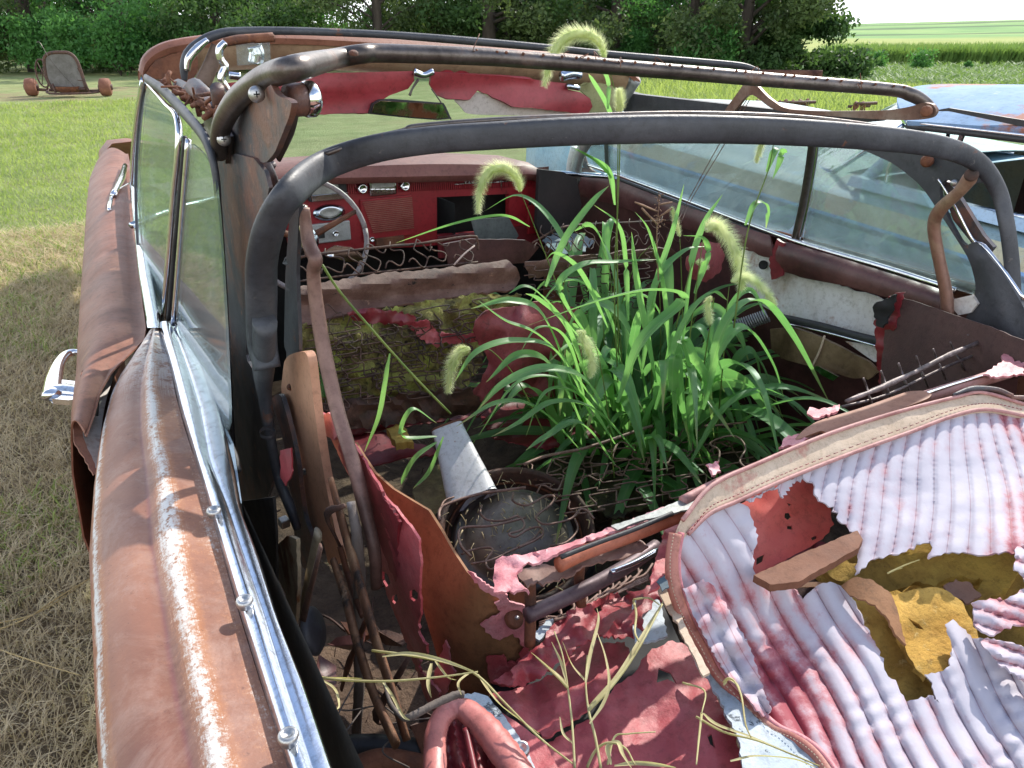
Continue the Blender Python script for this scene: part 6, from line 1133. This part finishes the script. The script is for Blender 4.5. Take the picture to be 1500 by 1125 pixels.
# greenhouse side
def pil(name,a,b,r,m,par=bc,flat=1): mb=MB(); tube(mb,[a,tuple((np.array(a)+b)/2+[.0,0,.0]),b],r,10,4,flat); return mb.build(name,m,par)
mlb=mat('pillar_light_blue',[(.34,.50,.66),(.45,.60,.72)],6,.35,.1,.1)
for xs in ((2.82,2.80),(4.18,4.2)):
    pil('pillar',(xs[0]+.04,1.98,1.235),(xs[1]+.04,2.22,.96),[.020,.022,.028],mlb)
    pil('pillar',(xs[0],1.36,1.235),(xs[1],1.36,.95),[.035,.035,.035],m_rubber,flat=.5)
    pil('pillar',(xs[0],.1,1.23),(xs[1],-.3,.93),[.06,.08,.1],mlb)
patch('window_frame',[(1362,163),(1390,163),(1500,186),(1500,176),(1390,158)],Surf(A('X',2.81,(1362,163),(1500,186),(1390,158))),m_rubber,bc,step=14,thick=.01) 
# windshield
def wt(s): x=2.86+1.28*s; q=(x-3.5)/.70; return np.array([x,2.02+.40*(1-abs(q)**2.2)-.01,rfx(2.2,x)-.02])
def wb(s): x=2.86+1.28*s; q=(x-3.5)/.70; return np.array([x,2.22+.62*(1-abs(q)**3.2),.985+.02*(1-q*q)])
rows=[[wt(s)+(wb(s)-wt(s))*t+[0,.03*math.sin(math.pi*t),0] for t in np.linspace(0,1,10)] for s in np.linspace(0,1,30)]
mb=MB(); loft(mb,rows); bw=mb.build('windshield',m_tint,bc)
mb=MB(); tube(mb,[wb(s)+[0,0,-.004] for s in np.linspace(0,1,30)],.012,8,0); tube(mb,[wt(0),wt(0)*.5+wb(0)*.5,wb(0)],.010,8,3); mb.build('windshield_seal',m_chrome,bw)
mb=MB(); loft(mb,[[(x,y,.945+dzc(y)*.4) for y in (2.3,2.6,2.9)] for x in np.linspace(2.9,4.2,6)]); mb.build('cowl',m_blue,bc,thick=.003)
# vent frame
mb=MB(); tube(mb,[(2.80,2.02,1.20),(2.79,2.06,1.0),(2.80,1.86,.965),(2.81,1.86,1.21)],.007,8,3); mb.build('vent_frame',m_chrome,bc)
mb=MB(); tube(mb,[(2.80,1.80,1.205),(2.79,1.80,.98),(2.80,1.46,.96),(2.81,1.46,1.20)],.010,8,3); mb.build('door_frame',m_blackrust,bc)
# sill, interior
band('belt_trim',mlb,[(2.74,.93),(2.76,.965),(2.80,.965),(2.83,.93)],y0=-.3,y1=2.2)
mb=MB(); loft(mb,[[(2.86,y,.93),(3.0,y,.80),(3.0,y,.4),(4.1,y,.4),(4.15,y,.93)] for y in (-.4,2.3)]); mb.build('interior',m_dboard,bc,thick=.003)
for y,x0 in ((1.15,3.0),(.2,3.0)):
    mb=MB(); loft(mb,[[(x,y-.12,1.0-.02*abs(x-3.5)),(x,y-.02,1.03),(x,y+.06,1.0),(x,y+.14,.6)] for x in np.linspace(x0,4.1,8)]); mb.build('seat',m_blk,bc,thick=.02)
mb=MB(); tube(mb,[(2.795,1.36,1.19),(2.79,1.38,1.02),(2.79,1.46,.975),(2.79,1.7,.97)],.012,8,6); mb.build('window_edge',m_bright,bc)
for wx in (2.72,4.48):
    for wy in (4.0,.2):
        mb=MB(); lathe(mb,(wx,wy,.30),(1,0,0),[(.1,-.1),(.25,-.11),(.33,-.09),(.34,0),(.33,.09),(.25,.11),(.1,.1)],28); w=mb.build('wheel',m_rubber,bc); mb=MB(); lathe(mb,(wx,wy,.30),(1,0,0),[(0,-.125),(.12,-.12),(.19,-.105),(.19,.105),(0,.12)],24); mb.build('hubcap',m_chrome,w)
# own car wheels (near side, mostly hidden)
for wx in (.33,1.8):
    for wy in (4.4,):
        mb=MB(); lathe(mb,(wx,wy,.28),(1,0,0),[(.1,-.09),(.25,-.1),(.32,-.08),(.33,0),(.32,.08),(.25,.1),(.1,.09)],28); w=mb.build('wheel',m_rubber,car); mb=MB(); lathe(mb,(wx,wy,.28),(1,0,0),[(0,-.105),(.12,-.1),(.19,-.095),(.19,.095),(0,.1)],24); mb.build('hubcap',m_rust,w)
# ================================================================= weeds growing in the car
def leaf(mb,pts,w,n=7,fold=.25,twist=0,side=None):
    c=np.array(crom(pts,n)); N=len(c); T=np.gradient(c,axis=0); T/=np.linalg.norm(T,axis=1)[:,None]+1e-9
    V=[]
    for i in range(N):
        s=i/(N-1); ww=w*min(1,.35+s*3.2)*(1-max(0,(s-.45)/.55)**1.7)+.0004
        b=np.cross(T[i],side if side is not None else np.array([0,0,1.])); nb=np.linalg.norm(b)
        b=b/nb if nb>.15 else np.array([1.,0,0]); 
        nn=np.cross(b,T[i]); a=twist*s; bb=b*math.cos(a)+nn*math.sin(a); n2=np.cross(bb,T[i])
        V+= [c[i]-bb*ww+n2*ww*fold, c[i]-bb*ww*.5+n2*ww*fold*.35, c[i]-n2*ww*.08, c[i]+bb*ww*.5+n2*ww*fold*.35, c[i]+bb*ww+n2*ww*fold]
    mb.add(V,[(i*5+j,i*5+j+1,(i+1)*5+j+1,(i+1)*5+j) for i in range(N-1) for j in range(4)])
    if not hasattr(mb,'u'): mb.u=[]
    mb.u+=[(j/4.,i/(N-1)) for i in range(N) for j in range(5)]
def uparc(b,az,L,h,droop,n=4):
    d=np.array([math.cos(az),math.sin(az),0]); out=[]
    for i in range(n+1):
        s=i/n; out.append(b+d*L*(s**1.25)+np.array([0,0,h*(1-(1-s)**1.8)-droop*s**3]))
    return out
# the mass of leaves at the base: nobody could count it
mb=MB(); r2=np.random.default_rng(21)
def base_pt():
    a=r2.random()*6.28; r=r2.random()**.6; return np.array([1.40+.26*r*math.cos(a),1.78+.27*r*math.sin(a),.32])
for i in range(190):
    b=base_pt(); az=math.atan2(b[1]-1.78,b[0]-1.40)+r2.normal()*.9; h=.20+.52*r2.random(); L=(.14+.36*r2.random())*(1.3-h*.5)
    pts=uparc(b+[0,0,(.0+.30*r2.random()) if i%2 else 0],az,L,h*.8,h*(.15+.55*r2.random()),4)
    leaf(mb,pts,.012+.012*r2.random()**1.1,6,.3,r2.normal()*.8)
tg=mb.build('grass_tuft',m_blade,uv=mb.u); tag(tg,'thick tuft of arching green grass leaves growing up through the car floor','grass',kind='stuff')
mb=MB()
for i in range(34):
    b=base_pt(); az=r2.random()*6.28; tube(mb,uparc(b,az,.05+.12*r2.random(),.3+.4*r2.random(),.02,3),[.0022,.0016,.001],5,3)
tg2=mb.build('grass_stalks',m_stem); tag(tg2,'slender upright green stalks inside the grass tuft','grass',kind='stuff')
def foxtail(label,stem,head,rad,leaves=(),nb=1500,sw=.0016,m=None):
    """stem/head: list of (px,py,k,v). leaves: list of (pts,width)"""
    b=P(*stem[0]); root=empty('foxtail_plant',b,label,'grass plant','foxtail grass heads around the car')
    mb=MB(); tube(mb,[P(*p) for p in stem],[sw*1.3,sw,sw*.6],6,8); mb.build('stem',m_stem,root)
    c=np.array(crom([P(*p) for p in head],14)); N=len(c); T=np.gradient(c,axis=0); T/=np.linalg.norm(T,axis=1)[:,None]+1e-9
    mb=MB(); pr=[math.sin(math.pi*min(1,.10+.86*(i/(N-1))))**.45 for i in range(N)]
    tube(mb,c,[rad*.46*p for p in pr],10,0,wob=.7)
    V=[];Fc=[]; k=0
    for i in range(nb):
        s=r2.random(); j=min(N-1,int(s*(N-1))); d=r2.normal(size=3); d-=T[j]*d.dot(T[j]); d/=np.linalg.norm(d)+1e-9
        rr=rad*pr[j]; q=c[j]+(c[min(N-1,j+1)]-c[j])*r2.random()+d*rr*.45; L=rr*(.8+.95*r2.random()); dr=d*.85+T[j]*(.45+.3*r2.random()); dr/=np.linalg.norm(dr)
        sd=np.cross(dr,T[j]); sd/=np.linalg.norm(sd)+1e-9; w=.00045
        V+=[q-sd*w,q+sd*w,q+dr*L]; Fc.append((k,k+1,k+2)); k+=3
    for i in range(nb//4):
        j=r2.integers(0,N); d=r2.normal(size=3); d-=T[j]*d.dot(T[j]); d/=np.linalg.norm(d)+1e-9; q=c[j]+d*rad*pr[j]*.5; e=T[j]*.0022; sd=np.cross(d,T[j])*.0011
        V+=[q-e,q+sd,q+e]; Fc.append((k,k+1,k+2)); k+=3
    mb.add(V,Fc); mb.build('seed_head',m or m_seed,root)
    for pts,w in leaves:
        mb=MB(); leaf(mb,[P(*p) for p in pts],w,8,.3,.5*r2.normal()); mb.build('leaf',m_blade,root,uv=mb.u)
    return root
Yv=lambda v,*pts:[(x,y,'Y',v) for x,y in pts]
foxtail('tall arching foxtail head rising above the top bows',Yv(1.55,(905,560),(900,420),(905,300),(908,210),(904,150),(892,100)),Yv(1.55,(886,84),(878,62),(858,50),(836,52),(818,66),(806,92),(797,126)),.0155,[(Yv(1.55,(905,210),(890,160),(868,120),(862,108)),.010),(Yv(1.5,(890,160),(890,120),(878,95),(872,88)),.006)],2600)
foxtail('short upright foxtail head just under the tall arching one',Yv(1.52,(906,520),(904,350),(905,240),(906,170)),Yv(1.52,(907,166),(908,150),(907,130)),.0125,(),1300)
foxtail('arching foxtail head hanging in front of the dashboard',Yv(1.75,(845,520),(820,430),(790,350),(764,284)),Yv(1.75,(762,280),(758,262),(740,247),(716,252),(703,278),(700,312)),.0165,[(Yv(1.7,(775,332),(745,318),(715,318),(660,330),(580,356)),.011)],2600)
foxtail('bushy foxtail head arching over the right side of the tuft',Yv(1.45,(1000,620),(1010,500),(1020,420),(1030,350)),Yv(1.45,(1034,338),(1046,328),(1062,340),(1078,370),(1086,400),(1086,424)),.0185,[(Yv(1.45,(1018,430),(1035,380),(1030,350),(1000,345)),.010)],3000)
foxtail('foxtail head drooping down to the right beside the rusted inner panel',Yv(1.42,(1050,640),(1060,520),(1064,460),(1068,420)),Yv(1.42,(1072,412),(1092,404),(1116,420),(1136,448)),.0130,(),1800)
foxtail('shaded foxtail head hanging over the bare front springs',Yv(1.6,(800,640),(760,560),(725,518),(700,506)),Yv(1.6,(688,510),(672,518),(660,540),(656,575)),.0150,(),2000)
foxtail('pale foxtail head hanging in the middle of the tuft',Yv(1.4,(900,700),(890,600),(876,520),(862,490)),Yv(1.4,(856,484),(852,492),(862,510),(868,535),(864,552)),.0135,(),1700)
foxtail('small foxtail head low in front of the right part of the tuft',Yv(1.45,(1010,640),(1030,540),(1044,450),(1046,436)),Yv(1.45,(1042,434),(1036,445),(1038,462),(1040,474)),.0105,(),1000)
foxtail('slender upright foxtail head behind the bushy one',Yv(1.75,(1000,480),(998,400),(996,350)),Yv(1.75,(996,346),(990,325),(984,304)),.0095,(),900)
foxtail('foxtail head hanging in front of the blue car window',Yv(1.25,(1075,480),(1095,340),(1125,250),(1134,205)),Yv(1.25,(1120,196),(1116,208),(1112,222),(1108,238)),.0085,[(Yv(1.25,(1124,252),(1136,222),(1146,222),(1142,240),(1132,262)),.010),(Yv(1.25,(1092,330),(1106,300),(1120,298),(1125,312),(1122,335)),.008)],900)
foxtail('tiny green foxtail head among leaves beside the broken latch hole',Yv(1.5,(990,480),(1010,400),(1015,385)),Yv(1.5,(1020,384),(1028,385),(1036,392)),.008,(),600)
# large hand-placed leaves
big=[(Yv(1.35,(905,590),(940,500),(1000,440),(960,425),(880,440),(770,478)),.016),(Yv(1.45,(880,520),(820,430),(850,390),(905,384),(962,380)),.011),(Yv(1.55,(800,420),(830,350),(870,295),(892,272)),.014),(Yv(1.5,(895,260),(870,235),(845,218)),.011),
(Yv(1.5,(900,300),(890,250),(862,230),(838,216)),.010),(Yv(1.35,(1010,660),(1010,560),(1000,500),(1012,520),(1036,560),(1046,640)),.016),(Yv(1.3,(1030,600),(1060,480),(1110,440),(1160,490),(1215,590)),.016),(Yv(1.35,(1020,620),(1050,520),(1090,480),(1130,530),(1150,590)),.016),
(Yv(1.35,(900,640),(860,560),(800,540),(740,560),(700,600)),.012),(Yv(1.4,(870,620),(820,520),(760,500),(700,515),(665,560)),.013),(Yv(1.45,(880,600),(800,500),(740,470),(700,440)),.011),(Yv(1.35,(930,660),(870,600),(810,590),(760,620),(720,640)),.012),
(Yv(1.45,(960,560),(940,460),(930,400),(925,340)),.013),(Yv(1.5,(980,520),(970,420),(950,340),(930,310)),.012),(Yv(1.5,(940,540),(960,420),(1000,370),(1040,360)),.013),(Yv(1.4,(960,600),(1000,480),(1040,430),(1066,440)),.013),
(Yv(1.35,(990,640),(985,560),(990,520),(1000,600),(1030,680)),.014),(Yv(1.3,(1010,680),(1060,600),(1110,570),(1150,580)),.010),(Yv(1.4,(860,560),(830,480),(790,440),(770,430)),.010),(Yv(1.5,(890,480),(850,400),(815,372),(800,380)),.011),
(Yv(1.6,(920,470),(915,380),(905,330),(870,300)),.009),(Yv(1.55,(1000,500),(1010,400),(1030,330),(1058,285)),.009),(Yv(1.3,(900,680),(850,620),(800,640),(770,660)),.010),(Yv(1.55,(950,500),(960,420),(985,340),(1002,270)),.008),
(Yv(1.5,(850,600),(800,470),(750,440),(690,452)),.010),(Yv(1.45,(860,640),(810,540),(760,520),(712,560)),.013),(Yv(1.5,(880,620),(830,560),(760,560),(700,640)),.011),(Yv(1.4,(850,660),(790,600),(730,590),(668,625)),.011),(Yv(1.55,(870,520),(800,440),(770,420),(745,430)),.009),(Yv(1.5,(860,600),(830,500),(790,480),(760,520)),.010),(Yv(1.4,(900,650),(850,580),(800,575),(770,640)),.012),(Yv(1.25,(640,640),(590,640),(604,600),(640,620)),.008)]
rt=empty('grass_plant',(1.45,1.55,.3),'broad arching grass leaves spreading over the tuft and the front seat','grass plant')
for pts,w in big:
    mb=MB(); leaf(mb,[P(*p) for p in pts],w*.95,9,.3,.6*r2.normal()); mb.build('leaf',m_blade,rt,uv=mb.u)
mb=MB()
for pts in (Yv(1.2,(472,388),(500,430),(560,500),(610,555),(660,606)),): tube(mb,[P(*p) for p in pts],[.0022,.002,.002],6,6)
r3=mb.build('long_grass_stalk',m_stem); tag(r3,'long thin green stem crossing diagonally over the bare front springs','grass stem')
mb=MB(); leaf(mb,[P(*p) for p in Yv(1.25,(572,518),(566,560),(556,610),(534,662))],.0085,8,.3,.2); r3=mb.build('hanging_leaf',m_blade,uv=mb.u); tag(r3,'pale green leaf hanging beside the long brown link rod','leaf')
mb=MB(); leaf(mb,[P(*p) for p in Yv(1.3,(640,648),(610,670),(592,700),(588,710))],.007,8,.3,.2); leaf(mb,[P(*p) for p in Yv(1.3,(650,640),(630,690),(605,716))],.006,8,.3,.2); r3=mb.build('hanging_leaf',m_blade,uv=mb.u); tag(r3,'dark green leaves drooping left of the white enamel cone','leaf')
# green grass spears at the left door opening and between the springs
mb=MB()
for i in range(26):
    x=455+random.random()*22; y=575; leaf(mb,[P(x,y+6,'Y',1.85),P(x+random.uniform(-6,6),y-20,'Y',1.85),P(x+random.uniform(-14,14),y-45*random.random()-16,'Y',1.85)],.0022,3,.2)
o=mb.build('grass_sprigs',m_blade,uv=mb.u); tag(o,'short green sprigs poking through the springs beside the link rod','grass',kind='stuff')
# brown dried head in the tuft
mb=MB(); tube(mb,[P(*p) for p in Yv(1.5,(965,420),(962,350),(965,300),(965,285))],[.002,.0015,.001],6,5)
for i in range(60):
    t=r2.random(); q=P(965+r2.normal()*3,285+50*t,'Y',1.5); d=r2.normal(size=3)*.008; lathe(mb,q+d*.5,d,[(0,-.002),(.002,0),(0,.002)],5); 
for a,b in (((964,310),(930,296)),((964,330),(940,305)),((965,318),(985,305)),((964,300),(985,296))): tube(mb,[P(*a,'Y',1.5),P(*b,'Y',1.48)],[.0015,.003,.002],6,3,wob=.8)
o=mb.build('dried_weed',mat('brown_dry_seed',[(.18,.10,.07),(.33,.21,.13)],30,.9)); tag(o,'brown dried weed head standing in the middle of the tuft','weed')
# ---- dead stalks in the foreground
def stalk(label,parts_,leafy=(),m=m_straw2,cat='dry grass stalk'):
    mb=MB()
    for pts,z,r in parts_: tube(mb,[P(x,y,'Z',z+(0.0 if i==0 else .01*i)) for i,(x,y) in enumerate(pts)],[r,r*.8,r*.5],6,6)
    for pts,z,w in leafy: leaf(mb,[P(x,y,'Z',z+.008*i) for i,(x,y) in enumerate(pts)],w*.62,7,.4,r2.normal()*1.2)
    o=mb.build('dead_stalk',m); tag(o,label,cat,'dead grass stalks in the foreground')
stalk('yellow green stalk lying across the dark well to the red armrest',[([(436,984),(480,994),(560,998),(640,992),(700,984)],.84,.0018)],[([(436,982),(470,992),(530,994)],.84,.0035),([(560,998),(575,1020),(590,1048),(600,1055)],.83,.0022),([(472,996),(490,1010),(496,1032),(492,1040)],.83,.0028)])
stalk('pale stalk running down right over the red armrest and vinyl',[([(545,953),(600,960),(660,972),(700,990),(740,1030),(790,1080),(838,1118)],.85,.0017)],[([(560,962),(600,958),(650,968),(700,986)],.86,.0035),([(700,988),(730,1030),(790,1075)],.84,.0030),([(690,984),(672,1000),(676,1018)],.85,.0022),([(636,966),(655,990),(668,996)],.86,.0018),([(632,972),(628,1000),(632,1022)],.83,.0040)])
stalk('branched stalk standing on the red vinyl near the centre bottom',[([(842,1125),(838,1060),(832,1010),(824,960),(812,925)],.80,.0016),([(832,1008),(815,990),(785,962)],.84,.0016)],[([(832,1006),(812,985),(778,956)],.84,.0038),([(830,1000),(822,970),(808,940)],.83,.0022),([(840,1090),(825,1075),(820,1050)],.80,.0020)])
stalk('tall green stalk leaning right across the torn vinyl',[([(862,1040),(900,1000),(935,950),(970,885)],.82,.0024),([(880,1125),(872,1080),(862,1040),(858,1000),(860,960)],.80,.0018)],[([(862,1036),(905,990),(945,925),(972,880)],.82,.0036),([(858,998),(838,975),(824,940)],.83,.0030),([(858,1000),(864,960),(876,910),(874,890)],.84,.0030),([(864,1060),(884,1030),(892,1000),(886,960),(872,920)],.83,.0024)])
stalk('curly pale stalk at the bottom centre right of the stalk base',[([(860,1124),(872,1100),(890,1088),(915,1095),(930,1120)],.79,.0018),([(890,1120),(900,1080),(920,1075),(960,1072)],.80,.0014)],[([(895,1120),(890,1095),(905,1088),(912,1105),(925,1125)],.80,.0038),([(900,1122),(930,1118),(965,1120),(990,1124)],.80,.0030)])
stalk('straw bent over the canvas edge of the pleated cover',[([(1060,1000),(1066,994),(1076,998),(1086,1020),(1092,1060),(1100,1080)],.80,.0016)],[([(1060,1004),(1068,996),(1080,1004),(1086,1022)],.80,.0026)])
stalk('long straw lying over the peeling pale blue panel',[([(1020,1050),(1060,1072),(1110,1085),(1160,1105),(1200,1122)],.78,.0016),([(1028,1045),(1024,1080),(1020,1120)],.78,.0018),([(1000,1000),(1032,1012),(1028,1045)],.80,.0014)],[([(1030,1045),(1050,1062),(1100,1080),(1150,1100)],.79,.0034),([(1070,1115),(1110,1108),(1160,1112),(1195,1124)],.78,.0034)])
stalk('short pale straw lying on the yellow foam',[([(1300,840),(1325,828),(1347,820)],.885,.0012),([(1306,836),(1322,832)],.885,.0010)])
stalk('thin bent straws left of the peeled scrap near the seat rail',[([(928,880),(932,900),(930,925),(936,940)],.82,.0020),([(928,878),(950,876),(966,886)],.83,.0016)])
stalk('long yellow straws lying on the shaded ground left of the car',[([(-10,925),(40,905),(90,872),(133,846)],.03,.0030),([(-10,915),(60,895),(132,848)],.03,.0022),([(-10,948),(30,962),(70,975),(120,990)],.03,.0020)],m=mat('yellow_straw',[(.40,.29,.12),(.55,.42,.2)],20,.8))
mb=MB(); tube(mb,[P(x,y,k,v) for x,y,k,v in ((514,735,'X',.285),(523,790,'X',.28),(526,850,'X',.28),(524,920,'X',.275),(526,1000,'X',.27),(522,1080,'X',.265),(522,1150,'X',.26))],[.0065,.0085,.0095,.0085,.0085,.009,.009],9,8,wob=.22)
st=mb.build('weathered_stick',m_wood); tag(st,'grey weathered stick standing upright in the dark well','stick')
mb=MB(); tube(mb,[P(x,y,'Z',.82) for x,y in ((592,1052),(606,1048),(640,1030),(668,1018),(680,1018))],[.003,.0045,.0048,.0048,.004],8,6,wob=.2); tube(mb,[P(x,y,'Z',.80) for x,y in ((562,998),(572,1030),(590,1052),(600,1052))],[.002,.003,.003],6,5)
tw=mb.build('bent_twig',m_wood); tag(tw,'bent twig lying from the well onto the red armrest','twig')
mb=MB()
for pts in (((560,1062),(640,1052),(700,1064)),((530,1040),(500,1080),(470,1120)),((590,1070),(560,1100),(600,1125)),((440,1010),(500,1040),(560,1035),(600,1070)),((520,1000),(490,1060),(480,1125))): tube(mb,[P(x,y,'Z',.68) for x,y in pts],.0012,5,6)
o=mb.build('fine_twigs',m_wood); tag(o,'tangle of fine dead twigs in the dark well','twigs',kind='stuff')
# ================================================================= camera, light
cam=bpy.data.cameras.new('camera'); co=bpy.data.objects.new('camera',cam); COL.objects.link(co); S.camera=co
cam.sensor_width=36; cam.lens=F_/1500*36; cam.clip_start=.02; cam.clip_end=6000
co.location=CP; co.rotation_euler=(math.pi/2-_p,0,-_a)
SUND=np.array([.87,.49,.80]); SUND/=np.linalg.norm(SUND)
sl=bpy.data.lights.new('sun','SUN'); sl.energy=3.1; sl.angle=math.radians(.53); sl.color=(1,.95,.86); so=bpy.data.objects.new('sun',sl); COL.objects.link(so)
so.rotation_euler=Vector(SUND).to_track_quat('Z','Y').to_euler()
w=bpy.data.worlds.new('World'); S.world=w; w.use_nodes=True; nt=w.node_tree; bg=nt.nodes['Background']; sky=nt.nodes.new('ShaderNodeTexSky'); sky.sky_type='NISHITA'; sky.sun_disc=False
sky.sun_elevation=math.asin(SUND[2]); sky.sun_rotation=math.atan2(SUND[0],SUND[1]); sky.air_density=1.0; sky.dust_density=.8; sky.ozone_density=1.5
# pale haze and thin cloud whitening the lower sky
tc=nt.nodes.new('ShaderNodeTexCoord'); sx=nt.nodes.new('ShaderNodeSeparateXYZ'); nt.links.new(tc.outputs['Generated'],sx.inputs[0])
no=nt.nodes.new('ShaderNodeTexNoise'); no.inputs['Scale'].default_value=2.2; no.inputs['Detail'].default_value=7; nt.links.new(tc.outputs['Generated'],no.inputs['Vector'])
ma=nt.nodes.new('ShaderNodeMath'); ma.operation='MULTIPLY_ADD'; nt.links.new(no.outputs['Fac'],ma.inputs[0]); ma.inputs[1].default_value=-.7; nt.links.new(sx.outputs[2],ma.inputs[2])
rp_=nt.nodes.new('ShaderNodeValToRGB'); e=rp_.color_ramp.elements; e[0].position=0; e[0].color=(1,1,1,1); e[1].position=.2; e[1].color=(.05,.05,.05,1); nt.links.new(ma.outputs[0],rp_.inputs[0])
mxw=nt.nodes.new('ShaderNodeMix'); mxw.data_type='RGBA'; nt.links.new(rp_.outputs[0],mxw.inputs[0]); nt.links.new(sky.outputs[0],mxw.inputs[6]); mxw.inputs[7].default_value=(8.5,8.8,9.2,1)
nt.links.new(mxw.outputs[2],bg.inputs[0]); bg.inputs[1].default_value=.15
S.view_settings.view_transform='Standard'; S.view_settings.look='None'; S.view_settings.exposure=.92; S.view_settings.gamma=1
S.cycles.max_bounces=8; S.cycles.transparent_max_bounces=24; S.cycles.use_denoising=True
